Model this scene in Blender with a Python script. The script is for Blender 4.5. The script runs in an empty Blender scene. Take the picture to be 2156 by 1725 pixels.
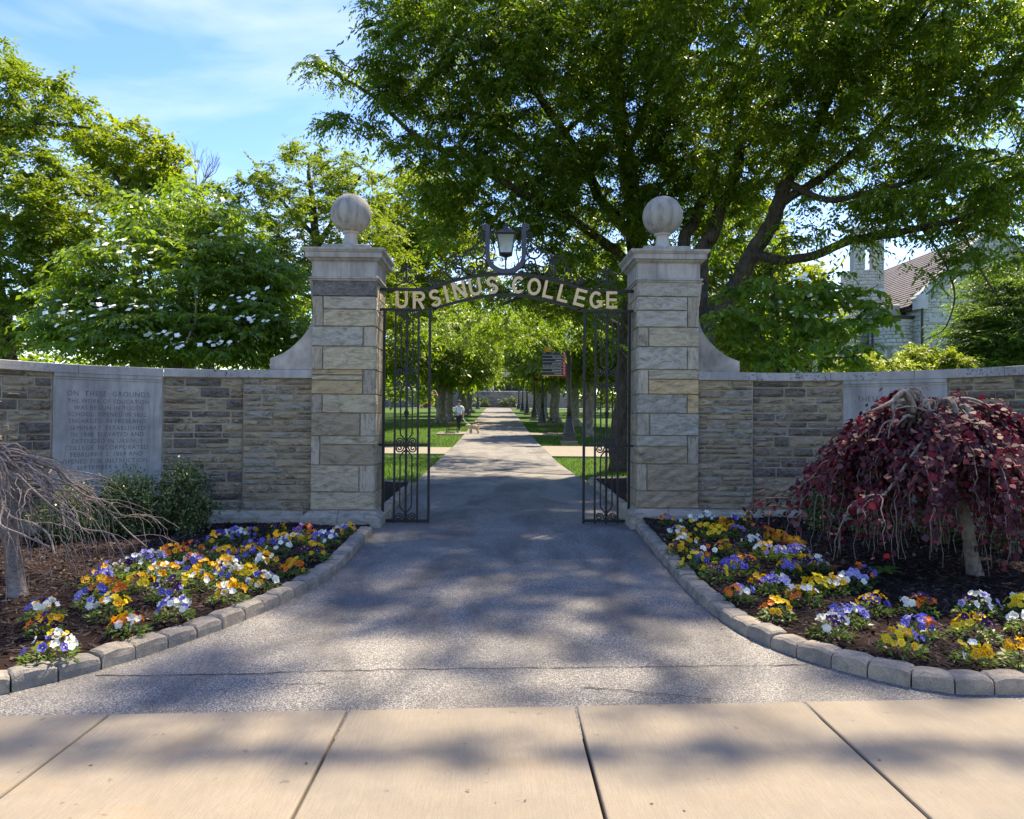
import bpy, math, random
import numpy as np
from mathutils import Vector, Matrix

SC = bpy.context.scene
COL = SC.collection
rad = math.radians
# ------------------------------------------------------------------ camera
CAM_POS = np.array([0.0, 0.0, 1.375])
YAW, PITCH, ROLL = rad(1.038), rad(0.806), rad(0.42)
CM = Matrix.Rotation(-YAW, 3, 'Z') @ Matrix.Rotation(math.pi / 2 + PITCH, 3, 'X') @ Matrix.Rotation(ROLL, 3, 'Z')
cam_data = bpy.data.cameras.new('camera')
cam = bpy.data.objects.new('camera', cam_data)
COL.objects.link(cam)
cam.matrix_world = Matrix.Translation(CAM_POS) @ CM.to_4x4()
cam_data.sensor_width = 36.0
cam_data.lens = 26.72
cam_data.clip_start = 0.05
cam_data.clip_end = 3000.0
SC.camera = cam
# ------------------------------------------------------------------ light
SUN_AZ, SUN_EL = rad(34), rad(58)          # azimuth to the right of +Y
sunv = Vector((math.sin(SUN_AZ) * math.cos(SUN_EL), math.cos(SUN_AZ) * math.cos(SUN_EL), math.sin(SUN_EL)))
sl = bpy.data.lights.new('sun', 'SUN')
sl.energy = 3.4
sl.angle = rad(1.2)      # thin cirrus softens the sun a little
sl.color = (1.0, 0.945, 0.85)
so = bpy.data.objects.new('sun', sl)
COL.objects.link(so)
so.rotation_euler = sunv.to_track_quat('Z', 'Y').to_euler()
W = bpy.data.worlds.new('World')
SC.world = W
W.use_nodes = True
wn = W.node_tree
wn.nodes.clear()
w_out = wn.nodes.new('ShaderNodeOutputWorld')
w_bg = wn.nodes.new('ShaderNodeBackground')
w_sky = wn.nodes.new('ShaderNodeTexSky')
w_sky.sky_type = 'NISHITA'
w_sky.sun_disc = False
w_sky.sun_elevation = SUN_EL
w_sky.sun_rotation = SUN_AZ
w_sky.air_density = 1.0
w_sky.dust_density = 0.35
w_sky.ozone_density = 4.0
w_bg.inputs['Strength'].default_value = 0.15
# thin cirrus over the whole dome
w_tc = wn.nodes.new('ShaderNodeTexCoord')
w_map = wn.nodes.new('ShaderNodeMapping')
w_map.inputs['Rotation'].default_value = (0.3, 0.25, 0.5)
w_map.inputs['Scale'].default_value = (1.2, 1.6, 4.2)
w_n1 = wn.nodes.new('ShaderNodeTexNoise')
w_n1.inputs['Scale'].default_value = 1.35
w_n1.inputs['Detail'].default_value = 7
w_n1.inputs['Roughness'].default_value = 0.5
w_n1.inputs['Distortion'].default_value = 0.6
w_rmp = wn.nodes.new('ShaderNodeValToRGB')
w_rmp.color_ramp.elements[0].position = 0.48
w_rmp.color_ramp.elements[0].color = (0.0, 0.0, 0.0, 1)
w_rmp.color_ramp.elements[1].position = 0.72
w_rmp.color_ramp.elements[1].color = (0.60, 0.60, 0.60, 1)
w_mix = wn.nodes.new('ShaderNodeMix')
w_mix.data_type = 'RGBA'
w_mix.inputs[7].default_value = (2.5, 2.9, 3.4, 1)
wn.links.new(w_tc.outputs['Generated'], w_map.inputs['Vector'])
wn.links.new(w_map.outputs['Vector'], w_n1.inputs['Vector'])
wn.links.new(w_n1.outputs['Fac'], w_rmp.inputs['Fac'])
wn.links.new(w_rmp.outputs['Color'], w_mix.inputs[0])
w_hs = wn.nodes.new('ShaderNodeHueSaturation')
w_hs.inputs['Hue'].default_value = 0.517
w_hs.inputs['Saturation'].default_value = 1.28
w_hs.inputs['Value'].default_value = 0.80
wn.links.new(w_sky.outputs['Color'], w_hs.inputs['Color'])
wn.links.new(w_hs.outputs['Color'], w_mix.inputs[6])
wn.links.new(w_mix.outputs[2], w_bg.inputs['Color'])
wn.links.new(w_bg.outputs['Background'], w_out.inputs['Surface'])
SC.view_settings.view_transform = 'Standard'
SC.view_settings.look = 'None'
SC.view_settings.exposure = 1.8
SC.view_settings.gamma = 1.0
SC.view_settings.use_white_balance = True      # camera white balance set for open shade
SC.view_settings.white_balance_temperature = 8300
SC.view_settings.use_curve_mapping = False
SC.render.engine = 'CYCLES'
SC.cycles.use_denoising = True
SC.cycles.max_bounces = 7
SC.cycles.diffuse_bounces = 4
SC.cycles.glossy_bounces = 2
SC.cycles.transmission_bounces = 4
SC.cycles.transparent_max_bounces = 4
SC.cycles.caustics_reflective = False
SC.cycles.caustics_refractive = False
SC.cycles.sample_clamp_indirect = 6.0

# ------------------------------------------------------------------ survey helpers
# sight lines measured on the photograph (2156 px wide) turned into real places
CMn = np.array(CM)
def ray(x, y): return CMn @ np.array([(x - 1078) / 1600, (862.5 - y) / 1600, -1.0])
def P(x, y, Y):
    d = ray(x, y); return CAM_POS + d * (Y / d[1])
PROF_Y = [-60, 3.9, 9.78, 20, 29.3, 34.5, 40.2, 48, 57, 110, 135, 3000]
PROF_Z = [-.13, -.10, 0, .19, .386, .54, .72, 1.03, 1.375, 3.15, 3.35, 3.35]
def gz(Y): return np.interp(Y, PROF_Y, PROF_Z)
def G(x, y, dz=0.0):
    d = ray(x, y); lo, hi = 1.0, 400.0
    for _ in range(50):
        m = (lo + hi) / 2
        if (CAM_POS + d * (m / d[1]))[2] - gz(m) - dz > 0: lo = m
        else: hi = m
    return CAM_POS + d * (lo / d[1])
def PX(px, Y): return px * Y / 1600.0     # pixels to metres at a distance

# ------------------------------------------------------------------ object helpers
def link(o, parent=None):
    COL.objects.link(o)
    if parent is not None: o.parent = parent
    return o
def tag(o, label=None, cat=None, group=None, kind=None):
    if label: o['label'] = label
    if cat: o['category'] = cat
    if group: o['group'] = group
    if kind: o['kind'] = kind
    return o
def thing(name, label, cat, loc=(0, 0, 0), group=None, kind='thing'):
    o = bpy.data.objects.new(name, None)
    o.empty_display_size = 0.2
    o.location = loc
    COL.objects.link(o)
    return tag(o, label, cat, group, kind)
def put(o, parent):
    """parent a mesh that was made in world coordinates"""
    o.parent = parent
    o.location = o.location - parent.location
    return o
class MB:
    """collects shapes into one mesh"""
    def __init__(s): s.v = []; s.f = []
    def add(s, vs, fs):
        o = len(s.v); s.v.extend([tuple(map(float, p)) for p in vs]); s.f.extend([tuple(i + o for i in f) for f in fs]); return s
    def box(s, x0, x1, y0, y1, z0, z1, bev=0.0):
        if bev <= 0:
            vs = [(x, y, z) for z in (z0, z1) for y in (y0, y1) for x in (x0, x1)]
            return s.add(vs, [(0, 2, 3, 1), (4, 5, 7, 6), (0, 1, 5, 4), (2, 6, 7, 3), (0, 4, 6, 2), (1, 3, 7, 5)])
        b = bev
        vs = []
        for z, ins in ((z0, 0), (z1 - b, 0), (z1, b)):
            i = ins
            vs += [(x0 + i, y0 + b + 0, z), (x0 + b + 0, y0 + i, z), (x1 - b, y0 + i, z), (x1 - i, y0 + b, z), (x1 - i, y1 - b, z), (x1 - b, y1 - i, z), (x0 + b, y1 - i, z), (x0 + i, y1 - b, z)]
        fs = [tuple(range(7, -1, -1)), tuple(range(16, 24))]
        for r in (0, 8):
            fs += [(r + k, r + (k + 1) % 8, r + 8 + (k + 1) % 8, r + 8 + k) for k in range(8)]
        return s.add(vs, fs)
    def lathe(s, c, prof, n=24, sq=None):
        """prof: (r, z) list"""
        vs = []
        for r, z in prof:
            for k in range(n):
                a = 2 * math.pi * k / n
                vs.append((c[0] + r * math.cos(a), c[1] + r * math.sin(a), c[2] + z))
        fs = [(i * n + k, i * n + (k + 1) % n, (i + 1) * n + (k + 1) % n, (i + 1) * n + k) for i in range(len(prof) - 1) for k in range(n)]
        fs.append(tuple(range(n - 1, -1, -1))); fs.append(tuple(range((len(prof) - 1) * n, len(prof) * n)))
        return s.add(vs, fs)
    def tube(s, pts, rs, n=6, cap=True):
        pts = [np.asarray(p, float) for p in pts]
        m = len(pts)
        if not hasattr(rs, '__len__'): rs = [rs] * m
        ref = np.array([0.31, 0.17, 0.93]); vs = []
        prev = None
        for i, p in enumerate(pts):
            t = pts[min(i + 1, m - 1)] - pts[max(i - 1, 0)]
            t = t / (np.linalg.norm(t) + 1e-9)
            if prev is None:
                a = np.cross(t, ref)
                if np.linalg.norm(a) < 1e-3: a = np.cross(t, (1, 0, 0))
            else: a = prev - t * (prev @ t)
            a = a / (np.linalg.norm(a) + 1e-9); prev = a
            b = np.cross(t, a)
            for k in range(n):
                q = 2 * math.pi * k / n
                vs.append(p + rs[i] * (a * math.cos(q) + b * math.sin(q)))
        fs = [(i * n + k, i * n + (k + 1) % n, (i + 1) * n + (k + 1) % n, (i + 1) * n + k) for i in range(m - 1) for k in range(n)]
        if cap: fs += [tuple(range(n - 1, -1, -1)), tuple(range((m - 1) * n, m * n))]
        return s.add(vs, fs)
    def strip(s, pts, w, Y, d, taper=None):
        """flat bar along (x, z) points in the plane Y, width w in the plane, depth d across it"""
        pts = [np.asarray(p, float) for p in pts]; m = len(pts); vs = []
        for i, p in enumerate(pts):
            t0 = pts[i] - pts[i - 1] if i > 0 else pts[1] - pts[0]
            t1 = pts[i + 1] - pts[i] if i < m - 1 else t0
            t0 = t0 / (np.linalg.norm(t0) + 1e-9); t1 = t1 / (np.linalg.norm(t1) + 1e-9)
            n0 = np.array([-t0[1], t0[0]]); n1 = np.array([-t1[1], t1[0]])
            nn = n0 + n1; nn = nn / (np.linalg.norm(nn) + 1e-9)
            k = 1 / max(0.5, nn @ n0)
            ww = w * (taper[i] if taper is not None else 1)
            a = p + nn * ww / 2 * k; b = p - nn * ww / 2 * k
            vs += [(a[0], Y - d / 2, a[1]), (b[0], Y - d / 2, b[1]), (b[0], Y + d / 2, b[1]), (a[0], Y + d / 2, a[1])]
        fs = [(i * 4 + k, i * 4 + (k + 1) % 4, i * 4 + 4 + (k + 1) % 4, i * 4 + 4 + k) for i in range(m - 1) for k in range(4)]
        fs += [(3, 2, 1, 0), tuple((m - 1) * 4 + k for k in range(4))]
        return s.add(vs, fs)
    def mesh(s, name, smooth=False):
        me = bpy.data.meshes.new(name)
        me.from_pydata(s.v, [], s.f)
        me.update()
        if smooth: me.polygons.foreach_set('use_smooth', [True] * len(me.polygons))
        return me
    def build(s, name, mat, parent=None, smooth=False, world=True):
        o = bpy.data.objects.new(name, s.mesh(name, smooth))
        o.data.materials.append(mat)
        COL.objects.link(o)
        if parent is not None:
            if world: put(o, parent)
            else: o.parent = parent
        return o
def quad_mesh(name, V):
    """V: (n,4,3) array of separate quads"""
    V = np.ascontiguousarray(V, dtype=np.float32); n = len(V)
    me = bpy.data.meshes.new(name)
    me.vertices.add(4 * n); me.vertices.foreach_set('co', V.reshape(-1))
    me.loops.add(4 * n); me.loops.foreach_set('vertex_index', np.arange(4 * n, dtype=np.int32))
    me.polygons.add(n); me.polygons.foreach_set('loop_start', np.arange(0, 4 * n, 4, dtype=np.int32))
    me.update(calc_edges=True)
    return me
def obj(name, me, mat=None, parent=None, world=True):
    o = bpy.data.objects.new(name, me)
    if mat is not None: me.materials.append(mat)
    COL.objects.link(o)
    if parent is not None:
        if world: put(o, parent)
        else: o.parent = parent
    return o
def inst(name, me, parent, loc, rotz=0.0, scale=(1, 1, 1), rot=None):
    o = bpy.data.objects.new(name, me)
    COL.objects.link(o)
    o.parent = parent
    pl = parent.location
    if parent.parent: pl = pl + parent.parent.location
    o.location = Vector(loc) - pl
    o.rotation_euler = rot if rot is not None else (0, 0, rotz)
    o.scale = scale
    return o
def catmull(pts, k=6):
    pts = [np.asarray(p, float) for p in pts]
    q = [2 * pts[0] - pts[1]] + pts + [2 * pts[-1] - pts[-2]]
    out = []
    for i in range(1, len(q) - 2):
        a, b, c, d = q[i - 1], q[i], q[i + 1], q[i + 2]
        for j in range(k):
            t = j / k
            out.append(0.5 * (2 * b + (c - a) * t + (2 * a - 5 * b + 4 * c - d) * t * t + (3 * b - a - 3 * c + d) * t ** 3))
    out.append(pts[-1])
    return out

# ------------------------------------------------------------------ material helpers
def new_mat(name):
    m = bpy.data.materials.new(name); m.use_nodes = True
    nt = m.node_tree
    return m, nt, nt.nodes['Principled BSDF']
def N(nt, typ, **kw):
    n = nt.nodes.new('ShaderNode' + typ)
    for k, v in kw.items():
        if k in n.inputs.keys(): n.inputs[k].default_value = v
        else: setattr(n, k, v)
    return n
def L(nt, a, b): nt.links.new(a, b)
def ramp(nt, fac, stops, interp='LINEAR'):
    r = nt.nodes.new('ShaderNodeValToRGB'); r.color_ramp.interpolation = interp
    e = r.color_ramp.elements
    while len(e) > 1: e.remove(e[-1])
    for i, (p, c) in enumerate(stops):
        if not hasattr(c, '__len__'): c = (c, c, c)
        if i == 0: e[0].position = p; e[0].color = (*c[:3], 1)
        else:
            q = e.new(p); q.color = (*c[:3], 1)
    L(nt, fac, r.inputs['Fac'])
    return r.outputs['Color']
def mixc(nt, fac, a, b, blend='MIX'):
    n = nt.nodes.new('ShaderNodeMix'); n.data_type = 'RGBA'; n.blend_type = blend; n.clamp_factor = True
    for sock, v in ((0, fac), (6, a), (7, b)):
        if hasattr(v, 'is_output'): L(nt, v, n.inputs[sock])
        elif sock == 0: n.inputs[0].default_value = v
        else: n.inputs[sock].default_value = (*v[:3], 1)
    return n.outputs[2]
def wpos(nt, scale=(1, 1, 1), obj_coords=False, rot=(0, 0, 0)):
    mp = N(nt, 'Mapping'); mp.inputs['Scale'].default_value = scale; mp.inputs['Rotation'].default_value = rot
    if obj_coords: L(nt, N(nt, 'TexCoord').outputs['Object'], mp.inputs['Vector'])
    else: L(nt, N(nt, 'NewGeometry').outputs['Position'], mp.inputs['Vector'])
    return mp.outputs['Vector']
def noise(nt, vec, scale, detail=4, rough=0.55, dist=0.0):
    n = N(nt, 'TexNoise', Scale=scale, Detail=detail, Roughness=rough, Distortion=dist)
    L(nt, vec, n.inputs['Vector'])
    return n.outputs['Fac']
def bump(nt, bsdf, height, strength=0.5, dist=0.02):
    b = N(nt, 'Bump', Strength=strength, Distance=dist)
    L(nt, height, b.inputs['Height']); L(nt, b.outputs['Normal'], bsdf.inputs['Normal'])
    return b
def plain(name, col, rough=0.6, metal=0.0, spec=0.4, var=0.12, vscale=6, bmp=0.0, bscale=60):
    m, nt, b = new_mat(name)
    v = wpos(nt)
    c = mixc(nt, ramp(nt, noise(nt, v, vscale), [(0.3, 0.0), (0.75, 1.0)]), tuple(x * (1 - var) for x in col), tuple(min(1, x * (1 + var)) for x in col))
    L(nt, c, b.inputs['Base Color'])
    b.inputs['Roughness'].default_value = rough; b.inputs['Metallic'].default_value = metal
    b.inputs['Specular IOR Level'].default_value = spec
    if bmp: bump(nt, b, noise(nt, v, bscale, 5), bmp, 0.01)
    return m
def rock(name, tones, scale=(1, 1, 3.2), freq=7, bstr=0.9, bdist=0.03, flecks=0.0, dark=0.45, rough=0.9):
    """split-faced bedded stone: tone by piece, bedding grain, dark seams, pale flecks"""
    m, nt, b = new_mat(name)
    v = wpos(nt, scale)
    oi = N(nt, 'ObjectInfo')
    n = len(tones)
    tones = [(t[0], t[1] * 0.985, t[2] * 0.92) for t in tones]
    base = ramp(nt, oi.outputs['Random'], [(i / n, t) for i, t in enumerate(tones)], 'CONSTANT')
    off = N(nt, 'VectorMath', operation='MULTIPLY_ADD')
    cmb = N(nt, 'CombineXYZ'); L(nt, oi.outputs['Random'], cmb.inputs[0]); L(nt, oi.outputs['Random'], cmb.inputs[2])
    L(nt, cmb.outputs[0], off.inputs[0]); off.inputs[1].default_value = (37, 11, 53); L(nt, v, off.inputs[2])
    v = off.outputs[0]
    grain = noise(nt, v, freq, 8, 0.68, 0.8)
    fine = noise(nt, v, freq * 6, 5, 0.7)
    seams = ramp(nt, noise(nt, v, freq * 0.8, 9, 0.72, 1.6), [(0.40, dark), (0.47, 0.9), (0.53, 1.0), (0.60, 1.12), (0.75, 0.85)])
    c = mixc(nt, 1.0, base, seams, 'MULTIPLY')
    c = mixc(nt, ramp(nt, fine, [(0.45, 0.0), (0.8, 0.5)]), c, (0.5, 0.45, 0.37), 'MIX')
    c = mixc(nt, ramp(nt, grain, [(0.3, 0.5), (0.45, 0.0)]), c, (0.05, 0.045, 0.045))
    if flecks:
        f1 = noise(nt, v, freq * 3.0, 7, 0.75, 0.4)
        f2 = noise(nt, v, freq * 0.35, 3, 0.5)
        fm = mixc(nt, 1.0, ramp(nt, f1, [(0.56, 0.0), (0.66, 1.0)]), ramp(nt, f2, [(0.48, 0.0), (0.64, flecks)]), 'MULTIPLY')
        c = mixc(nt, fm, c, (0.62, 0.60, 0.57))
    L(nt, c, b.inputs['Base Color'])
    b.inputs['Roughness'].default_value = rough; b.inputs['Specular IOR Level'].default_value = 0.25
    h = mixc(nt, 0.55, noise(nt, v, freq * 0.8, 9, 0.72, 1.6), noise(nt, v, freq * 3.2, 7, 0.7, 0.5))
    bump(nt, b, h, bstr, bdist)
    return m
def limestone(name, col, streak=0.5, specks=0.0, blot=0.35, bstr=0.25):
    m, nt, b = new_mat(name)
    v = wpos(nt); vs = wpos(nt, (9, 9, 0.9))
    c = mixc(nt, ramp(nt, noise(nt, v, 2.6, 6, 0.6), [(0.35, 0.0), (0.7, 1.0)]), tuple(x * (1 - blot) for x in col), tuple(x * (1 + blot * 0.6) for x in col))
    c = mixc(nt, ramp(nt, noise(nt, vs, 1.6, 6, 0.6), [(0.44, 0.0), (0.7, streak)]), c, (0.12, 0.115, 0.12))
    c = mixc(nt, ramp(nt, noise(nt, vs, 2.3, 4, 0.6), [(0.55, 0.0), (0.8, streak * 0.6)]), c, (0.50, 0.48, 0.45))
    if specks:
        sp = noise(nt, v, 34, 6, 0.75); big = noise(nt, v, 1.7, 3)
        c = mixc(nt, mixc(nt, 1.0, ramp(nt, sp, [(0.54, 0.0), (0.6, 1.0)]), ramp(nt, big, [(0.47, 0.0), (0.6, specks)]), 'MULTIPLY'), c, (0.025, 0.025, 0.028))
    c = mixc(nt, ramp(nt, noise(nt, v, 90, 3), [(0.4, 0.0), (0.8, 0.25)]), c, tuple(x * 0.6 for x in col))
    L(nt, c, b.inputs['Base Color'])
    b.inputs['Roughness'].default_value = 0.85; b.inputs['Specular IOR Level'].default_value = 0.25
    bump(nt, b, noise(nt, v, 45, 6, 0.65), bstr, 0.012)
    return m
def leafmat(name, cols, trans, tfac=0.45, rough=0.45, spec=0.35):
    """leaf: two-sided diffuse with light passing through"""
    m, nt, b = new_mat(name)
    g = N(nt, 'NewGeometry')
    rnd = g.outputs['Random Per Island']
    n = len(cols)
    c = ramp(nt, rnd, [((i + 0.5) / n, t) for i, t in enumerate(cols)])
    big = noise(nt, wpos(nt), 0.55, 3)
    c = mixc(nt, 1.0, c, ramp(nt, big, [(0.3, (0.82, 0.86, 0.85)), (0.7, (1.18, 1.14, 1.05))]), 'MULTIPLY')
    L(nt, c, b.inputs['Base Color'])
    b.inputs['Roughness'].default_value = rough; b.inputs['Specular IOR Level'].default_value = spec
    t = N(nt, 'BsdfTranslucent')
    tc = mixc(nt, 1.0, trans, ramp(nt, rnd, [(0, 0.75), (1, 1.25)]), 'MULTIPLY')
    L(nt, tc, t.inputs['Color'])
    mx = N(nt, 'MixShader'); mx.inputs[0].default_value = tfac
    L(nt, b.outputs[0], mx.inputs[1]); L(nt, t.outputs[0], mx.inputs[2])
    L(nt, mx.outputs[0], nt.nodes['Material Output'].inputs['Surface'])
    return m
def barkmat(name, a, bcol, scale=(6, 6, 1.3), freq=4, bstr=0.8):
    m, nt, b = new_mat(name)
    v = wpos(nt, scale)
    n1 = noise(nt, v, freq, 7, 0.65, 0.6)
    n2 = noise(nt, wpos(nt), 5, 4)
    c = mixc(nt, ramp(nt, n1, [(0.38, 0.0), (0.62, 1.0)]), a, bcol)
    c = mixc(nt, ramp(nt, n2, [(0.5, 0.0), (0.7, 0.55)]), c, tuple(x * 1.6 for x in bcol))
    L(nt, c, b.inputs['Base Color']); b.inputs['Roughness'].default_value = 0.9; b.inputs['Specular IOR Level'].default_value = 0.2
    bump(nt, b, n1, bstr, 0.03)
    return m
# ------------------------------------------------------------------ materials
MT = {}
MT['ashlar'] = rock('ashlar_stone', [(0.48, 0.41, 0.31), (0.40, 0.365, 0.315), (0.54, 0.455, 0.33), (0.36, 0.285, 0.205), (0.46, 0.415, 0.35), (0.50, 0.42, 0.30)], (1, 1, 3.0), 5, 1.0, 0.04, 0.25, 0.62)
MT['ashlar_grey'] = rock('grey_ashlar_stone', [(0.40, 0.375, 0.34), (0.44, 0.415, 0.375), (0.36, 0.335, 0.30)], (1, 1, 2.6), 6, 1.0, 0.04, 0.35, 0.62)
MT['ashlar_tan'] = rock('tan_ashlar_stone', [(0.52, 0.37, 0.21), (0.44, 0.32, 0.19)], (1, 1, 3.4), 5, 0.8, 0.025, 0.2, 0.5)
MT['ashlar_dark'] = rock('dark_ashlar_stone', [(0.14, 0.135, 0.14)], (1, 1, 3.0), 5, 1.0, 0.03, 0.7, 0.4)
MT['quoin'] = rock('quoin_stone', [(0.38, 0.32, 0.25), (0.33, 0.285, 0.235), (0.41, 0.36, 0.295)], (3.4, 3.4, 0.9), 5, 0.8, 0.02, 0.3, 0.55)
MT['rubble'] = rock('wall_stone', [(0.26, 0.205, 0.155), (0.17, 0.14, 0.12), (0.36, 0.29, 0.205), (0.27, 0.24, 0.21), (0.40, 0.33, 0.24), (0.16, 0.135, 0.125)], (1, 1, 2.4), 4.5, 1.0, 0.06, 0.85, 0.4)
MT['rubble_tan'] = rock('pilaster_stone', [(0.36, 0.295, 0.215), (0.27, 0.22, 0.165), (0.41, 0.325, 0.22), (0.32, 0.29, 0.25)], (1, 1, 2.4), 4.5, 1.0, 0.055, 0.5, 0.45)
MT['mortar'] = plain('mortar', (0.38, 0.32, 0.24), 0.95, spec=0.15, var=0.25, vscale=5, bmp=0.5, bscale=70)
MT['lime'] = limestone('limestone', (0.44, 0.405, 0.37), 0.35)
MT['lime_cap'] = limestone('cap_limestone', (0.41, 0.38, 0.35), 0.55, 0.0, 0.3)
MT['coping'] = limestone('coping_limestone', (0.39, 0.375, 0.36), 0.25, 0.9, 0.3)
MT['tablet'] = limestone('tablet_limestone', (0.38, 0.37, 0.355), 0.55, 0.0, 0.3, 0.12)
MT['ball'] = limestone('ball_stone', (0.37, 0.345, 0.32), 0.75, 0.0, 0.2)
MT['scroll'] = limestone('buttress_limestone', (0.43, 0.385, 0.34), 0.2, 0.0, 0.55)
MT['basest'] = rock('base_stone', [(0.37, 0.33, 0.275), (0.33, 0.30, 0.265), (0.40, 0.36, 0.30)], (1, 1, 2.6), 4, 0.6, 0.02, 0.2, 0.6)
MT['engrave'] = plain('engraved_letter', (0.09, 0.088, 0.09), 0.95, spec=0.1)
MT['iron'] = plain('black_iron', (0.009, 0.009, 0.012), 0.5, 0.0, 0.4, 0.4, 20, 0.15, 90)
MT['bluepaint'] = plain('lyre_paint', (0.035, 0.04, 0.065), 0.42, 0.0, 0.5, 0.3, 14, 0.2, 60)
MT['sign_letter'] = plain('bronze_letter', (0.78, 0.53, 0.31), 0.55, 0.0, 0.4, 0.12, 20)
MT['soil'] = plain('mulch_soil', (0.024, 0.014, 0.012), 1.0, spec=0.1, var=0.5, vscale=40, bmp=1.0, bscale=70)
def chipmat():
    m, nt, b = new_mat('mulch_chip')
    r = N(nt, 'NewGeometry').outputs['Random Per Island']
    L(nt, ramp(nt, r, [(0.0, (0.013, 0.008, 0.007)), (0.5, (0.030, 0.017, 0.014)), (0.85, (0.055, 0.032, 0.026)), (0.975, (0.10, 0.065, 0.05)), (1.0, (0.26, 0.20, 0.14))]), b.inputs['Base Color'])
    b.inputs['Roughness'].default_value = 0.9
    return m
MT['chip'] = chipmat()
def asphalt():
    m, nt, b = new_mat('worn_asphalt')
    v = wpos(nt)
    vo = N(nt, 'TexVoronoi', Scale=125.0); L(nt, v, vo.inputs['Vector'])
    vo2 = N(nt, 'TexVoronoi', Scale=210.0); L(nt, v, vo2.inputs['Vector'])
    sep = N(nt, 'SeparateColor'); L(nt, vo.outputs['Color'], sep.inputs[0])
    agg = ramp(nt, sep.outputs[0], [(0.0, (0.15, 0.145, 0.138)), (0.45, (0.33, 0.32, 0.30)), (0.8, (0.46, 0.44, 0.405)), (1.0, (0.66, 0.62, 0.57))])
    sep2 = N(nt, 'SeparateColor'); L(nt, vo2.outputs['Color'], sep2.inputs[0])
    agg2 = ramp(nt, sep2.outputs[1], [(0.0, (0.13, 0.127, 0.124)), (0.6, (0.29, 0.28, 0.265)), (1.0, (0.5, 0.48, 0.45))])
    c = mixc(nt, 0.4, agg, agg2)
    edge = ramp(nt, vo.outputs['Distance'], [(0.25, 1.0), (0.62, 0.35)])
    c = mixc(nt, 1.0, c, edge, 'MULTIPLY')
    big = noise(nt, wpos(nt, (0.9, 0.35, 1)), 1.6, 6, 0.62, 0.7)
    c = mixc(nt, ramp(nt, big, [(0.42, 0.0), (0.62, 0.62)]), c, (0.055, 0.055, 0.058))
    pale = noise(nt, v, 0.8, 5, 0.6)
    c = mixc(nt, ramp(nt, pale, [(0.5, 0.0), (0.7, 0.22)]), c, (0.30, 0.28, 0.25))
    L(nt, c, b.inputs['Base Color']); b.inputs['Roughness'].default_value = 0.85; b.inputs['Specular IOR Level'].default_value = 0.3
    bump(nt, b, vo.outputs['Distance'], 0.5, -0.006)
    return m
MT['asphalt'] = asphalt()
def concrete(name, col, stain=True):
    m, nt, b = new_mat(name)
    v = wpos(nt)
    oi = N(nt, 'ObjectInfo')
    c = mixc(nt, ramp(nt, noise(nt, v, 3.0, 7, 0.65), [(0.3, 0.0), (0.75, 1.0)]), tuple(x * 0.84 for x in col), tuple(x * 1.1 for x in col))
    c = mixc(nt, 1.0, c, ramp(nt, oi.outputs['Random'], [(0, (0.93, 0.93, 0.94)), (1, (1.05, 1.04, 1.02))]), 'MULTIPLY')
    c = mixc(nt, ramp(nt, noise(nt, wpos(nt, (90, 3, 1)), 3, 5, 0.7), [(0.38, 0.5), (0.56, 0.0)]), c, tuple(x * 0.66 for x in col))
    c = mixc(nt, ramp(nt, noise(nt, v, 130, 4, 0.7), [(0.3, 0.45), (0.5, 0.0)]), c, tuple(x * 0.5 for x in col))
    if stain:
        c = mixc(nt, ramp(nt, noise(nt, wpos(nt, (1, 2.6, 1)), 1.1, 6, 0.6), [(0.58, 0.0), (0.70, 0.45)]), c, (0.27, 0.19, 0.11))
        c = mixc(nt, ramp(nt, noise(nt, v, 1.7, 7, 0.65, 0.5), [(0.5, 0.0), (0.68, 0.5)]), c, (0.17, 0.155, 0.135))
        c = mixc(nt, ramp(nt, noise(nt, v, 11, 3, 0.5), [(0.70, 0.0), (0.74, 0.6)]), c, (0.10, 0.09, 0.08))
    L(nt, c, b.inputs['Base Color']); b.inputs['Roughness'].default_value = 0.9; b.inputs['Specular IOR Level'].default_value = 0.25
    bump(nt, b, mixc(nt, 0.5, noise(nt, wpos(nt, (120, 4, 1)), 3, 4), noise(nt, v, 160, 3)), 0.25, 0.004)
    return m
MT['walk'] = concrete('sidewalk_concrete', (0.255, 0.22, 0.172))
MT['path_concrete'] = concrete('path_concrete', (0.25, 0.225, 0.185), False)
MT['joint'] = plain('joint_filler', (0.06, 0.055, 0.05), 0.95, spec=0.1)
def kerbmat():
    m, nt, b = new_mat('kerb_block')
    v = wpos(nt); oi = N(nt, 'ObjectInfo')
    c = ramp(nt, oi.outputs['Random'], [(0.1, (0.40, 0.335, 0.255)), (0.5, (0.355, 0.305, 0.24)), (0.9, (0.29, 0.26, 0.22))])
    c = mixc(nt, ramp(nt, noise(nt, v, 6, 6, 0.65), [(0.42, 0.0), (0.62, 0.75)]), c, (0.15, 0.145, 0.14))
    c = mixc(nt, ramp(nt, noise(nt, v, 120, 4, 0.7), [(0.35, 0.55), (0.52, 0.0)]), c, (0.12, 0.115, 0.11))
    L(nt, c, b.inputs['Base Color']); b.inputs['Roughness'].default_value = 0.92; b.inputs['Specular IOR Level'].default_value = 0.2
    bump(nt, b, mixc(nt, 0.6, noise(nt, v, 28, 7, 0.7), noise(nt, v, 110, 4)), 0.8, 0.015)
    return m
MT['kerb'] = kerbmat()
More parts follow.
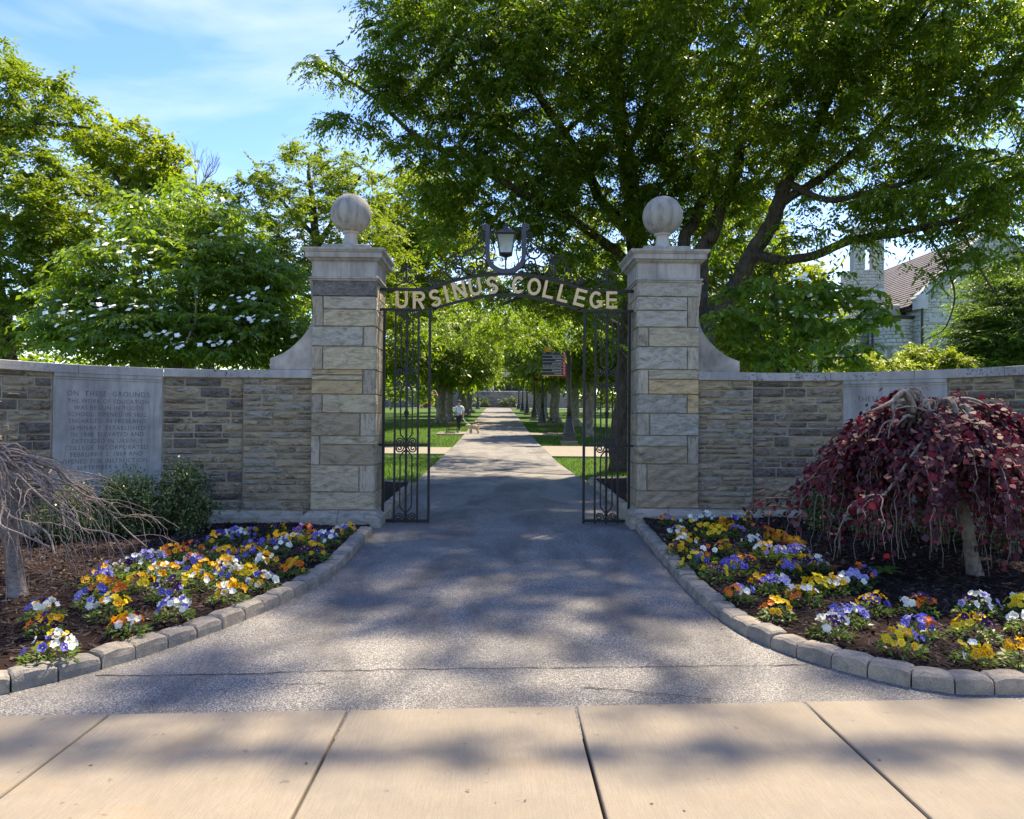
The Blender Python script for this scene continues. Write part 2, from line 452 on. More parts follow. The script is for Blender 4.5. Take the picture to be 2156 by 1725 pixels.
def lawnmat():
    m, nt, b = new_mat('lawn_turf')
    v = wpos(nt)
    c = mixc(nt, noise(nt, v, 1.3, 5), (0.035, 0.085, 0.012), (0.075, 0.15, 0.02))
    c = mixc(nt, ramp(nt, noise(nt, v, 90, 4, 0.7), [(0.3, 0.6), (0.6, 0.0)]), c, (0.02, 0.045, 0.008))
    L(nt, c, b.inputs['Base Color']); b.inputs['Roughness'].default_value = 0.9; b.inputs['Specular IOR Level'].default_value = 0.15
    bump(nt, b, noise(nt, v, 70, 5, 0.7), 1.0, 0.03)
    return m
MT['lawn'] = lawnmat()
MT['grass'] = leafmat('grass_blade', [(0.04, 0.10, 0.012), (0.07, 0.15, 0.018), (0.10, 0.19, 0.025)], (0.14, 0.30, 0.02), 0.35, 0.6, 0.2)
MT['road'] = plain('street_asphalt', (0.17, 0.165, 0.155), 0.9, spec=0.2, var=0.3, vscale=30, bmp=0.4, bscale=200)

# ------------------------------------------------------------------ ground, road, sidewalk, driveway
def sheet(name, xs, ys, zf, mat, parent=None, kind='structure'):
    vs = []; fs = []
    for y in ys:
        for x in xs: vs.append((x, y, zf(x, y)))
    n = len(xs)
    for j in range(len(ys) - 1):
        for i in range(n - 1): fs.append((j * n + i, j * n + i + 1, (j + 1) * n + i + 1, (j + 1) * n + i))
    o = MB().add(vs, fs).build(name, mat, parent)
    if parent is None: o['kind'] = kind
    return o
GY = [-400, -60, -6.5, 0, 3.0] + list(np.arange(4, 12, 1.0)) + list(np.arange(12, 60, 2.0)) + list(np.arange(60, 140, 5.0)) + [200, 400, 1500]
sheet('ground', [-1500, -200, -60, -30, -15, -7, -3, 0, 3, 7, 15, 30, 60, 200, 1500], GY, lambda x, y: gz(y) - (0.06 if y > 3.9 else 0.30), MT['lawn'])
def swy(x): return 3.935 + 0.0489 * (x - 0.0)     # back edge of the sidewalk
road = sheet('street', [-60, -20, 0, 20, 60], [-9.0, -1.05], lambda x, y: -0.26, MT['road'])
walk = sheet('sidewalk', list(np.arange(-12, 12.1, 2)), [-0.9, 0.0, 2.0, 3.94], lambda x, y: -0.135 + (0.0489 * x if False else 0), MT['joint'])
rng = random.Random(4)
JX = [-11.4, -10.2, -9.0, -7.85, -6.65, -5.45, -4.27, -3.12, -1.922, -0.752, 0.410, 1.625, 2.80, 4.0, 5.2, 6.4, 7.6, 8.8, 10.0, 11.2]
for j in range(len(JX) - 1):
    for y0, y1 in ((-0.85, 1.52), (1.53, None)):
        a, b2 = JX[j] + 0.006, JX[j + 1] - 0.006
        m = MB(); bv = 0.010
        ya, yb = (y1, y1) if y1 else (swy(a), swy(b2))
        zt = -0.101 + rng.uniform(-.0015, .0015)
        def ringp(i, z): return [(a + i, y0 + i, z), (b2 - i, y0 + i, z), (b2 - i, yb - i, z), (a + i, ya - i, z)]
        vs = ringp(0, -0.25) + ringp(0, zt - bv) + ringp(bv * 0.35, zt - bv * 0.3) + ringp(bv, zt)
        fs = [(12, 13, 14, 15)] + [(r * 4 + k, r * 4 + (k + 1) % 4, r * 4 + 4 + (k + 1) % 4, r * 4 + 4 + k) for r in range(3) for k in range(4)]
        m.add(vs, fs).build('slab', MT['walk'], walk)
kb = MB(); kb.box(-60, 60, -1.06, -0.86, -0.28, -0.11, 0.02)
tag(kb.build('kerb', MT['path_concrete']), kind='structure')
# driveway and path (one asphalt sheet with the flare in front of the gate)
dv = MB()
dy = [3.6] + list(np.arange(4.2, 9.6, 0.6)) + [9.8, 11, 13, 15, 18, 21, 24, 27, 30, 33, 36, 40.2, 44, 48, 52, 57, 66, 76, 86, 96, 106]
vs = []
for y in dy:
    xl, xr = (-3.9, 4.0) if y < 4.3 else ((-2.9, 3.1) if y < 9.7 else ((-1.75, 1.95) if y < 16 else (-1.68, 1.66)))
    if 9.7 < y < 20: xl, xr = (-1.66, 1.92) if y < 15.2 else (-1.68, 1.75)
    for k in range(7):
        x = xl + (xr - xl) * k / 6
        z = gz(y)
        if y < 3.95: z = -0.125
        vs.append((x, y, z))
fs = [(j * 7 + i, j * 7 + i + 1, (j + 1) * 7 + i + 1, (j + 1) * 7 + i) for j in range(len(dy) - 1) for i in range(6)]
drive = tag(dv.add(vs, fs).build('driveway', MT['asphalt']), kind='structure')
MT['crack'] = plain('crack', (0.012, 0.012, 0.013), 1.0, spec=0.05)
def crack(pix, w):
    pts = [G(*p) for p in pix]
    pts = catmull(pts, 8); r2 = random.Random(len(pix) * 7 + int(pix[0][0]))
    vs = []
    for p in pts:
        j = r2.uniform(-1, 1) * w * 1.2; ww = w * r2.uniform(0.35, 1.2)
        vs += [(p[0], p[1] + j - ww / 2, p[2] + 0.004), (p[0], p[1] + j + ww / 2, p[2] + 0.004)]
    MB().add(vs, [(2 * i, 2 * i + 2, 2 * i + 3, 2 * i + 1) for i in range(len(pts) - 1)]).build('crack', MT['crack'], drive)
crack([(200, 1424), (420, 1422), (640, 1416), (820, 1411), (1000, 1409), (1200, 1407), (1420, 1404), (1620, 1402), (1700, 1401)], 0.009)
crack([(876, 1023), (940, 1020), (1000, 1013), (1060, 1006), (1120, 997), (1180, 990)], 0.05)
crack([(1230, 1448), (1350, 1458), (1450, 1468), (1500, 1474)], 0.008)
crack([(560, 1440), (640, 1442), (700, 1438)], 0.006)
# crossing paths and pads (concrete, 4 mm above the asphalt / lawn)
def pave(name, corners, lift=0.004):
    vs = [(x, y, gz(y) + lift) for x, y in corners]
    vb = [(x, y, gz(y) - 0.1) for x, y in corners]
    n = len(vs)
    MB().add(vs + vb, [tuple(range(n))] + [(i, i + n, (i + 1) % n + n, (i + 1) % n) for i in range(n)]).build(name, MT['path_concrete'])['kind'] = 'structure'
pave('cross_path', [(-14, 24.6), (-1.69, 24.4), (-1.69, 28.0), (-14, 28.2)])
pave('cross_path', [(1.665, 23.6), (16, 23.3), (16, 29.3), (1.665, 29.3)])
pave('far_path', [(-40, 105.5), (40, 105.5), (40, 110.5), (-40, 110.5)], 0.02)
pave('bench_pad', [(-3.1, 38.3), (-1.68, 38.3), (-1.68, 40.6), (-3.1, 40.6)])
pave('bench_pad', [(1.66, 38.0), (3.4, 38.0), (3.4, 40.2), (1.66, 40.2)])

# ------------------------------------------------------------------ kerbs of the flower beds
KL = [G(*p)[:2] for p in [(784, 1123), (762, 1148), (750, 1162), (738, 1177.6), (724.6, 1191), (711, 1205), (693, 1218.6), (672, 1232), (644.5, 1246.7), (609, 1265.5), (566, 1286), (519.5, 1306.5), (467, 1326), (412, 1345.5), (346, 1370), (273, 1394), (195, 1416), (113, 1437), (23.4, 1464.7)]] + [(-2.85, 3.88), (-3.3, 3.83), (-4.0, 3.79), (-5.5, 3.72), (-7.5, 3.62)]
KR = [G(*p)[:2] for p in [(1339, 1115), (1368.4, 1155.9), (1388, 1177), (1407, 1196.8), (1423, 1218), (1437, 1237), (1452, 1252), (1475.5, 1270.8), (1502, 1296), (1532, 1319.5), (1575, 1344.8), (1623.6, 1366), (1686, 1390.8), (1760, 1410), (1838, 1432.5), (1921.6, 1450.8), (2009, 1470)]] + [(2.71, 4.10), (2.95, 4.115), (4.2, 4.18), (5.8, 4.26), (7.5, 4.34)]
def smooth_path(pts, it=2):
    p = [np.array(q, float) for q in pts]
    for _ in range(it): p = [p[0]] + [(p[i - 1] + 2 * p[i] + p[i + 1]) / 4 for i in range(1, len(p) - 1)] + [p[-1]]
    return p
KL = smooth_path(KL); KR = smooth_path(KR)
def resample(pts, step):
    pts = [np.asarray(p, float) for p in pts]
    d = [0]
    for a, b2 in zip(pts, pts[1:]): d.append(d[-1] + np.linalg.norm(b2 - a))
    out = []; s = 0
    while s <= d[-1]:
        out.append(np.array([np.interp(s, d, [p[k] for p in pts]) for k in range(len(pts[0]))])); s += step(s) if callable(step) else step
    return out
def kerb_block(name, parent, a, b2, side, seed, depth=0.145, h=0.105):
    """one tumbled concrete kerb block from a to b2; side = direction of the bed (+1 left of travel)"""
    r = random.Random(seed)
    t = (b2 - a); ln = np.linalg.norm(t); t = t / ln; n = np.array([-t[1], t[0]]) * side
    ang = math.atan2(t[1], t[0])
    nx, ny = 6, 3
    g = 0.005
    c = 0.022
    def top(u, v):     # u along 0..1, v across 0..1
        e = min(u, 1 - u) * ln; f = min(v, 1 - v) * depth
        z = h
        for q, w in ((e, 1), (f, 1)):
            if q < c: z -= (c - q) * 0.75 * w
        return z
    us = [0, 0.06, 0.28, 0.5, 0.72, 0.94, 1]; vv = [0, 0.13, 0.5, 0.87, 1]
    vs = []; idx = {}
    zg = gz((a[1] + b2[1]) / 2)
    for i, u in enumerate(us):
        for j, v in enumerate(vv):
            p = a + t * (g + (ln - 2 * g) * u) + n * depth * v
            z = top(u, v) + r.uniform(-.004, .004)
            jit = r.uniform(-.003, .003)
            idx[i, j] = len(vs); vs.append((p[0] + n[0] * jit, p[1] + n[1] * jit, zg + z))
    fs = [(idx[i, j], idx[i + 1, j], idx[i + 1, j + 1], idx[i, j + 1]) for i in range(6) for j in range(4)]
    if side < 0: fs = [f[::-1] for f in fs]
    # front (road) face with a rough belly, then the bed side and ends
    mid = []
    bot = []
    for i, u in enumerate(us):
        p = a + t * (g + (ln - 2 * g) * u)
        q = p - n * r.uniform(0.0, 0.009); mid.append(len(vs)); vs.append((q[0], q[1], zg + h * 0.45))
        q = p - n * r.uniform(0.0, 0.006); bot.append(len(vs)); vs.append((q[0], q[1], zg - 0.04))
    bk = []
    for i, u in enumerate(us):
        p = a + t * (g + (ln - 2 * g) * u) + n * depth
        bk.append(len(vs)); vs.append((p[0], p[1], zg - 0.04))
    for i in range(6):
        fs += [(idx[i, 0], mid[i], mid[i + 1], idx[i + 1, 0]), (mid[i], bot[i], bot[i + 1], mid[i + 1]), (idx[i, 4], idx[i + 1, 4], bk[i + 1], bk[i])]
    for i in (0, 6):
        fs.append((idx[i, 0], idx[i, 1], idx[i, 2], idx[i, 3], idx[i, 4], bk[i], bot[i], mid[i]))
    o = MB().add(vs, fs).build(name, MT['kerb'], parent, smooth=False)
    return o
def kerb_run(pts, side, seed, lens):
    """the run of kerb along a bed; the strip of bedding sand under it is the structure"""
    m = MB(); vs = []
    fine = resample(pts, 0.25)
    for i, p in enumerate(fine):
        q = fine[min(i + 1, len(fine) - 1)] - fine[max(i - 1, 0)]; q = q / np.linalg.norm(q); n = np.array([-q[1], q[0]]) * side
        a, b2 = p + n * 0.01, p + n * 0.13
        vs += [(a[0], a[1], gz(a[1]) + 0.012), (b2[0], b2[1], gz(b2[1]) + 0.012)]
    k = m.add(vs, [(2 * i, 2 * i + 1, 2 * i + 3, 2 * i + 2) for i in range(len(fine) - 1)]).build('kerb', MT['joint'])
    k['kind'] = 'structure'
    r = random.Random(seed)
    st = resample(pts, lambda s: lens * r.uniform(0.93, 1.07))
    for i in range(len(st) - 1): kerb_block('kerb_stone', k, st[i], st[i + 1], side, seed * 100 + i, h=0.096 + r.uniform(-.008, .008))
    return k
kerb_run(KL, -1, 3, 0.225)
kerb_run(KR, 1, 5, 0.225)
# kerb behind the pillars
kl2 = [G(*p)[:2] for p in [(812, 1090), (845, 1055), (874, 1026)]]
kr2 = [G(*p)[:2] for p in [(1316, 1085), (1276, 1049), (1237, 1017)]]
kerb_run([np.array(p) for p in kl2] + [np.array(kl2[-1]) + (-0.08, 0.25), np.array(kl2[-1]) + (-0.5, 0.4), np.array(kl2[-1]) + (-1.6, 0.4)], 1, 7, 0.4)
kerb_run([np.array(p) for p in kr2] + [np.array(kr2[-1]) + (0.08, 0.25), np.array(kr2[-1]) + (0.5, 0.4), np.array(kr2[-1]) + (1.6, 0.4)], -1, 8, 0.4)

# ------------------------------------------------------------------ walls: the curved lines they follow
WALL = {-1: dict(x0=-3.30, y0=9.84, R=2.35), 1: dict(x0=3.32, y0=9.78, R=2.62)}
def wall_pt(side, s, off=0.0):
    """point on the front face at arc length s from the pilaster; off = distance in front of the face"""
    w = WALL[side]; R = w['R']; a = s / R
    r = R - off
    x = w['x0'] + side * r * math.sin(a)
    y = w['y0'] - R + r * math.cos(a)
    return np.array([x, y]), -side * a       # heading: rotation about z of the outward (-Y) facing piece
def wall_s(side, x_pix, z):
    """arc length where the sight line x_pix meets the face"""
    best = None
    for s in np.linspace(0, 3.9, 800):
        p, _ = wall_pt(side, s)
        q = CMn.T @ (np.array([p[0], p[1], z]) - CAM_POS)
        d = abs(1078 + 1600 * q[0] / -q[2] - x_pix)
        if best is None or d < best[0]: best = (d, s)
    return best[1]

# ------------------------------------------------------------------ mulch beds
def bed_z(x, y):
    base = gz(y) + 0.085
    if x > 0: base += 0.05 * np.clip((y - 6) / 4, 0, 1)
    else: base -= 0.06 * np.clip((y - 7.5) / 2.5, 0, 1)
    return base + 0.012 * math.sin(3.1 * x + 1.7 * y) + 0.008 * math.sin(7.3 * x - 5.1 * y)
def bed(side, kpts, seed):
    fine = resample(kpts, 0.14)
    inner = []
    n = len(fine)
    for i, p in enumerate(fine):
        q = fine[min(i + 1, n - 1)] - fine[max(i - 1, 0)]; q = q / np.linalg.norm(q); nn = np.array([-q[1], q[0]]) * side
        inner.append(p + nn * 0.125)
    # back line: pillar, pilaster, wall arc, then on
    back = [np.array([side * 1.62 if side < 0 else 1.83, 9.9]), np.array([side * 3.2, 9.95])] + [wall_pt(side, s, -0.1)[0] for s in np.linspace(0, 3.6, 12)] + [np.array([side * 7.6, 6.0])]
    bl = np.array(back); d = np.concatenate([[0], np.cumsum(np.linalg.norm(np.diff(bl, axis=0), axis=1))])
    rows = 44; vs = []
    for i in range(n):
        t = (i / (n - 1)) * d[-1]
        bp = np.array([np.interp(t, d, bl[:, 0]), np.interp(t, d, bl[:, 1])])
        for j in range(rows + 1):
            u = j / rows
            p = inner[i] * (1 - u) + bp * u
            z = bed_z(*p)
            if u < 0.06: z -= (0.06 - u) * 0.35
            vs.append((p[0], p[1], z))
    fs = [(i * (rows + 1) + j, (i + 1) * (rows + 1) + j, (i + 1) * (rows + 1) + j + 1, i * (rows + 1) + j + 1) for i in range(n - 1) for j in range(rows)]
    if side > 0: fs = [f[::-1] for f in fs]
    o = MB().add(vs, fs).build('mulch_bed', MT['soil'], smooth=True)
    o['kind'] = 'structure'
    # shredded bark chips
    R2 = np.random.default_rng(seed)
    V = np.array(vs).reshape(n, rows + 1, 3)
    k = 28000
    ii = R2.random(k) * (n - 1.001); jj = R2.random(k) * (rows - 0.001)
    i0 = ii.astype(int); j0 = jj.astype(int); fi = (ii - i0)[:, None]; fj = (jj - j0)[:, None]
    c = (V[i0, j0] * (1 - fi) + V[i0 + 1, j0] * fi) * (1 - fj) + (V[i0, j0 + 1] * (1 - fi) + V[i0 + 1, j0 + 1] * fi) * fj
    a = R2.random(k) * 2 * math.pi
    ln = R2.uniform(0.012, 0.038, k)[:, None]; wd = R2.uniform(0.003, 0.008, k)[:, None]
    D = np.stack([np.cos(a), np.sin(a), R2.normal(0, 0.32, k)], 1)
    S = np.stack([-np.sin(a), np.cos(a), R2.normal(0, 0.5, k)], 1)
    c = c + np.array([0, 0, 0.006])
    q = np.stack([c - D * ln - S * wd, c + D * ln - S * wd * 0.6, c + D * ln + S * wd * 0.6, c - D * ln + S * wd], 1)
    ch = obj('mulch', quad_mesh('mulch', q), MT['chip'])
    tag(ch, 'dark brown shredded bark mulch over the %s flower bed' % ('left' if side < 0 else 'right'), 'mulch', kind='stuff')
    # fallen petals and pale bits
    return o
bed(-1, KL, 21)
bed(1, KR, 22)
for sd, (kx, ky) in ((-1, kl2[-1]), (1, kr2[-1])):
    xs = np.linspace(1.55, 3.2, 8) if sd < 0 else np.linspace(1.84, 3.2, 8)
    xs = sorted(sd * xs)
    if sd < 0: xs = [x - 0.12 for x in xs]
    else: xs = [x + 0.10 for x in xs]
    sheet('mulch_bed', xs, list(np.linspace(10.62, ky + 0.4, 9)), lambda x, y: gz(y) + 0.075 + 0.01 * math.sin(9 * x + 4 * y), MT['soil'])
# ------------------------------------------------------------------ stone pieces
WALL[-1]['y0'] = 9.93; WALL[1]['y0'] = 9.89
def rough_box(x0, x1, y0, y1, z0, z1, seed, amp=0.010, cell=0.11, faces='-Y', edge=0.006):
    """squared stone with split rough faces"""
    r = random.Random(seed); m = MB()
    ph = [(r.uniform(2, 5), r.uniform(6, 14), r.uniform(0, 6.3), r.uniform(0.4, 1)) for _ in range(4)]
    def nz(u, v): return sum(w * math.sin(a * 3 * u + b2 * 2.2 * v + c) for a, b2, c, w in ph) / 2.2
    def grid(fu, lu, lv, rough):
        nu = max(2, int(lu / cell)) if rough else 1; nv = max(2, int(lv / (cell * 0.6))) if rough else 1
        us = [0] + [min(edge / lu, 0.1)] * (1 if rough else 0) + [k / nu for k in range(1, nu)] + [1 - min(edge / lu, 0.1)] * (1 if rough else 0) + [1]
        vv = [0] + [min(edge / lv, 0.1)] * (1 if rough else 0) + [k / nv for k in range(1, nv)] + [1 - min(edge / lv, 0.1)] * (1 if rough else 0) + [1]
        vs = []
        for u in us:
            for v in vv:
                brd = u in (0, 1) or v in (0, 1)
                dsp = 0 if brd or not rough else amp * (0.9 + 0.7 * nz(u * lu * 2, v * lv * 2) + r.uniform(-.35, .35))
                vs.append(fu(u, v, dsp))
        n = len(vv)
        m.add(vs, [(i * n + j, (i + 1) * n + j, (i + 1) * n + j + 1, i * n + j + 1) for i in range(len(us) - 1) for j in range(n - 1)])
    lx, ly, lz = x1 - x0, y1 - y0, z1 - z0
    grid(lambda u, v, d: (x0 + lx * u, y0 - d, z0 + lz * v), lx, lz, '-Y' in faces)
    grid(lambda u, v, d: (x1 - lx * u, y1 + d, z0 + lz * v), lx, lz, '+Y' in faces)
    grid(lambda u, v, d: (x1 + d, y0 + ly * u, z0 + lz * v), ly, lz, '+X' in faces)
    grid(lambda u, v, d: (x0 - d, y1 - ly * u, z0 + lz * v), ly, lz, '-X' in faces)
    grid(lambda u, v, d: (x0 + lx * u, y0 + ly * v, z1), lx, ly, False)
    grid(lambda u, v, d: (x0 + lx * u, y1 - ly * v, z0), lx, ly, False)
    return m
def square_moulding(m, x0, x1, y0, y1, prof):
    """lofted rectangle: prof = (outset, z) from bottom to top"""
    vs = []
    for o, z in prof: vs += [(x0 - o, y0 - o, z), (x1 + o, y0 - o, z), (x1 + o, y1 + o, z), (x0 - o, y1 + o, z)]
    n = len(prof)
    fs = [(i * 4 + k, i * 4 + (k + 1) % 4, i * 4 + 4 + (k + 1) % 4, i * 4 + 4 + k) for i in range(n - 1) for k in range(4)]
    fs += [(3, 2, 1, 0), tuple((n - 1) * 4 + k for k in range(4))]
    m.add(vs, fs)
    return m
PY0, PY1 = 9.78, 10.57
def pillar(side, x0, x1, rows, base, dz, label):
    t = thing('gate_pillar', label, 'pillar', ((x0 + x1) / 2, (PY0 + PY1) / 2, 0), 'stone gate pillars')
    MB().box(x0 + 0.02, x1 - 0.02, PY0 + 0.02, PY1 - 0.02, -0.1, 3.16 + dz).build('core', MT['mortar'], t)
    w = x1 - x0; g = 0.004; sd = 0
    inner_right = side < 0
    for (fa, fb, zb, zt, mk) in rows:
        sd += 1
        xa = x0 + w * fa + (0 if fa == 0 else g); xb = x0 + w * fb - (0 if fb == 1 else g)
        dp = 0.17 if (fb - fa) < 0.4 else 0.12
        faces = '-Y' + (' +X' if fb == 1 and inner_right else '') + (' -X' if fa == 0 and not inner_right else '')
        rough_box(xa, xb, PY0, PY0 + dp, zb + g, zt - g, 100 * side + sd, 0.008 if mk == 'quoin' else 0.017, faces=faces).build('stone', MT[mk], t)
    # inner side and outer side stones, course by course
    zs = sorted({round(r[2], 3) for r in rows if r[0] == (0 if not inner_right else r[0])} | {round(rows[0][3], 3)})
    lv = sorted({r[2] for r in rows if (r[1] == 1 if inner_right else r[0] == 0)} | {rows[0][3]})
    for k, (zb, zt) in enumerate(zip(lv, lv[1:])):
        rr = random.Random(side * 31 + k)
        dpf = 0.17 if any((abs(r[2] - zb) < 1e-6 and (r[1] - r[0]) < 0.4 and (r[1] == 1 if inner_right else r[0] == 0)) for r in rows) else 0.12
        cut = PY0 + dpf + g * 2 + (PY1 - PY0 - dpf) * rr.choice([0.35, 0.55, 0.7])
        xi0, xi1 = (x1 - 0.1, x1) if inner_right else (x0, x0 + 0.1)
        xo0, xo1 = (x0, x0 + 0.1) if inner_right else (x1 - 0.1, x1)
        fi, fo = ('+X', '-X') if inner_right else ('-X', '+X')
        mk = rr.choice(['quoin', 'ashlar', 'ashlar'])
        rough_box(xi0, xi1, PY0 + dpf + g * 2, cut - g, zb + g, zt - g, k + 900 + side, 0.006, faces=fi).build('stone', MT[mk], t)
        rough_box(xi0, xi1, cut + g, PY1, zb + g, zt - g, k + 950 + side, 0.006, faces=fi + '+Y').build('stone', MT[rr.choice(['quoin', 'ashlar_grey'])], t)
        rough_box(xo0, xo1, PY0 + dpf + g * 2, PY1, zb + g, zt - g, k + 990 + side, 0.006, faces=fo + '+Y').build('stone', MT['ashlar'], t)
        rough_box(xi0 + (-0.62 if inner_right else 0.11), xi1 + (-0.11 if inner_right else 0.62), PY1 - 0.12, PY1, zb + g, zt - g, k + 1200 + side, 0.008, faces='+Y').build('stone', MT['ashlar'], t)
    # chamfered base stones
    zt = rows[-1][2]; pj = 0.105
    for k, (fa, fb) in enumerate(base):
        xa = x0 - pj + (w + 2 * pj) * fa + (0 if fa == 0 else g); xb = x0 - pj + (w + 2 * pj) * fb - (0 if fb == 1 else g)
        m = MB()
        y0 = PY0 - pj; y1 = PY1 + pj
        il = pj if fa == 0 else 0; ir = pj if fb == 1 else 0
        ch = 0.085; zb = -0.12; zm = zt - ch; ze = zt - g
        vs = [(xa, y0, zb), (xb, y0, zb), (xb, y1, zb), (xa, y1, zb), (xa, y0, zm), (xb, y0, zm), (xb, y1, zm), (xa, y1, zm), (xa + il, y0 + pj, ze), (xb - ir, y0 + pj, ze), (xb - ir, y1 - pj, ze), (xa + il, y1 - pj, ze)]
        m.add(vs, [(i + a, i + (a + 1) % 4, i + 4 + (a + 1) % 4, i + 4 + a) for i in (0, 4) for a in range(4)] + [(8, 9, 10, 11)])
        m.build('base_stone', MT['basest'], t)
    # cap
    cap = square_moulding(MB(), x0, x1, PY0, PY1, [(0.006, 3.146 + dz), (0.022, 3.150 + dz), (0.030, 3.168 + dz), (0.045, 3.176 + dz), (0.045, 3.192 + dz), (0.012, 3.205 + dz), (0.012, 3.385 + dz), (0.024, 3.40 + dz), (0.045, 3.412 + dz), (0.06, 3.43 + dz), (0.085, 3.44 + dz), (0.085, 3.50 + dz), (0.098, 3.51 + dz), (0.112, 3.53 + dz), (0.118, 3.537 + dz), (0.118, 3.560 + dz)])
    cap.build('cap', MT['lime_cap'], t)
    cx, cy = (x0 + x1) / 2, (PY0 + PY1) / 2
    fin = MB().box(cx - 0.31, cx + 0.31, cy - 0.31, cy + 0.31, 3.562 + dz, 3.645 + dz, 0.008).build('plinth', MT['lime_cap'], t)
    MB().lathe((cx, cy, dz), [(0.150, 3.646), (0.142, 3.66), (0.118, 3.685), (0.098, 3.72), (0.088, 3.77), (0.084, 3.83), (0.088, 3.845), (0.108, 3.85), (0.113, 3.865), (0.113, 3.885), (0.095, 3.895)], 32).build('ball_neck', MT['lime'], t, True)
    rb = 0.268
    MB().lathe((cx, cy, 4.115 + dz), [(max(0.002, rb * math.sin(a)), -rb * math.cos(a)) for a in np.linspace(0.04, math.pi - 0.01, 28)], 44).build('stone_ball', MT['ball'], t, True)
    # concave sweep buttress standing on the wall end
    prof = [(655, 583), (647, 583), (645, 589), (640, 589), (640, 592), (644, 593), (645.5, 612), (646.5, 612), (646.8, 626), (648, 626), (648.5, 638), (650.5, 639), (651, 650), (650.5, 661), (649, 672), (646, 683), (641.5, 693), (635, 703), (627, 713), (618, 722), (608.5, 731), (598.5, 738.5), (589, 744.5), (579, 749), (563, 755), (563, 778.2), (655, 778.2)]
    px = [((655 - a) * 9.9 / 1600, 2.010 + (778.2 - b2) * 9.9 / 1600) for a, b2 in prof]
    ya, yb = PY0 + 0.10, PY1 - 0.12
    xs = x0 if side < 0 else x1
    vs = [(xs + side * (u - 0.004), y, z + (0.012 if side > 0 else 0)) for y in (ya, yb) for u, z in px]
    n = len(px)
    fs = [tuple(range(n)), tuple(range(2 * n - 1, n - 1, -1))] + [(i, i + n, (i + 1) % n + n, (i + 1) % n) for i in range(n)]
    if side > 0: fs = [f[::-1] for f in fs]
    MB().add(vs, fs).build('sweep_buttress', MT['scroll'], t)
    return t
LROWS = [(0, 1, 2.952, 3.151, 'ashlar_dark'), (0, .17, 2.564, 2.952, 'quoin'), (.17, 1, 2.784, 2.952, 'ashlar'), (.17, 1, 2.564, 2.784, 'ashlar'), (0, .81, 2.307, 2.564, 'ashlar_grey'), (.81, 1, 2.307, 2.564, 'quoin'),
         (0, .17, 2.007, 2.307, 'quoin'), (.17, 1, 2.007, 2.307, 'ashlar'), (0, .81, 1.938, 2.007, 'ashlar_tan'), (0, .81, 1.869, 1.938, 'ashlar'), (0, .81, 1.691, 1.869, 'ashlar_tan'), (.81, 1, 1.691, 2.007, 'quoin'),
         (0, .17, 1.451, 1.691, 'quoin'), (.17, 1, 1.451, 1.691, 'ashlar'), (0, .775, 1.156, 1.451, 'ashlar'), (.775, 1, 1.156, 1.451, 'quoin'), (0, .14, .783, 1.156, 'quoin'), (.14, 1, 1.046, 1.156, 'ashlar'), (.14, 1, .783, 1.046, 'ashlar'),
         (0, .765, .44, .783, 'ashlar'), (.765, 1, .44, .783, 'quoin'), (0, 1, .212, .44, 'ashlar')]
RROWS = [(0, 1, 2.988, 3.178, 'ashlar_grey'), (0, .81, 2.808, 2.988, 'ashlar_grey'), (0, .81, 2.59, 2.808, 'ashlar_grey'), (.81, 1, 2.59, 2.988, 'quoin'), (0, .17, 2.337, 2.59, 'quoin'), (.17, 1, 2.337, 2.59, 'ashlar'),
         (0, .81, 2.043, 2.337, 'ashlar_grey'), (.81, 1, 2.043, 2.337, 'quoin'), (0, .17, 1.723, 2.043, 'quoin'), (.17, 1, 1.917, 2.043, 'ashlar'), (.17, 1, 1.723, 1.917, 'ashlar_tan'), (0, .81, 1.477, 1.723, 'ashlar_grey'), (.81, 1, 1.477, 1.723, 'ashlar_tan'),
         (0, .19, 1.19, 1.477, 'quoin'), (.19, 1, 1.19, 1.477, 'ashlar_grey'), (0, .82, 1.051, 1.19, 'ashlar'), (0, .82, .823, 1.051, 'ashlar'), (.82, 1, .823, 1.19, 'quoin'), (0, .15, .478, .823, 'quoin'), (.15, 1, .478, .823, 'ashlar'), (0, 1, .256, .478, 'ashlar')]
LPX = (-2.392, -1.587); RPX = (1.806, 2.588)
pillar(-1, *LPX, LROWS, [(0, .46), (.46, 1)], 0.0, 'squared stone gate pillar with a streaked stone ball, left of the iron arch')
pillar(1, *RPX, RROWS, [(0, .5), (.5, 1)], 0.024, 'squared stone gate pillar with a smooth grey ball, right of the iron arch')

# unit rubble stones, shared by all walls
def unit_stone(seed, nx=4, nz=2):
    r = random.Random(seed); m = MB(); vs = []
    us = [-0.5] + [-0.5 + (k + r.uniform(-.25, .25)) / nx for k in range(1, nx)] + [0.5]
    ws = [-0.5] + [-0.5 + (k + r.uniform(-.2, .2)) / (nz + 1) for k in range(1, nz + 1)] + [0.5]
    for w in ws:
        for u in us:
            b2 = abs(u) == 0.5 or abs(w) == 0.5
            vs.append((u * (1 if not b2 else r.uniform(0.975, 1)), -(r.uniform(0.32, 0.5) if b2 else r.uniform(0.55, 1.0)), w * (1 if not b2 else r.uniform(0.93, 1))))
    n = nx + 1; k = len(ws)
    fs = [(j * n + i, j * n + i + 1, (j + 1) * n + i + 1, (j + 1) * n + i) for j in range(k - 1) for i in range(nx)]
    ring = [i for i in range(n)] + [j * n + nx for j in range(1, k)] + [(k - 1) * n + i for i in range(nx - 1, -1, -1)] + [j * n for j in range(k - 2, 0, -1)]
    o = len(vs)
    for i in ring: vs.append((vs[i][0], 0.0, vs[i][2]))
    q = len(ring)
    fs += [(ring[i], o + i, o + (i + 1) % q, ring[(i + 1) % q]) for i in range(q)]
    return m.add(vs, fs).mesh('stone')
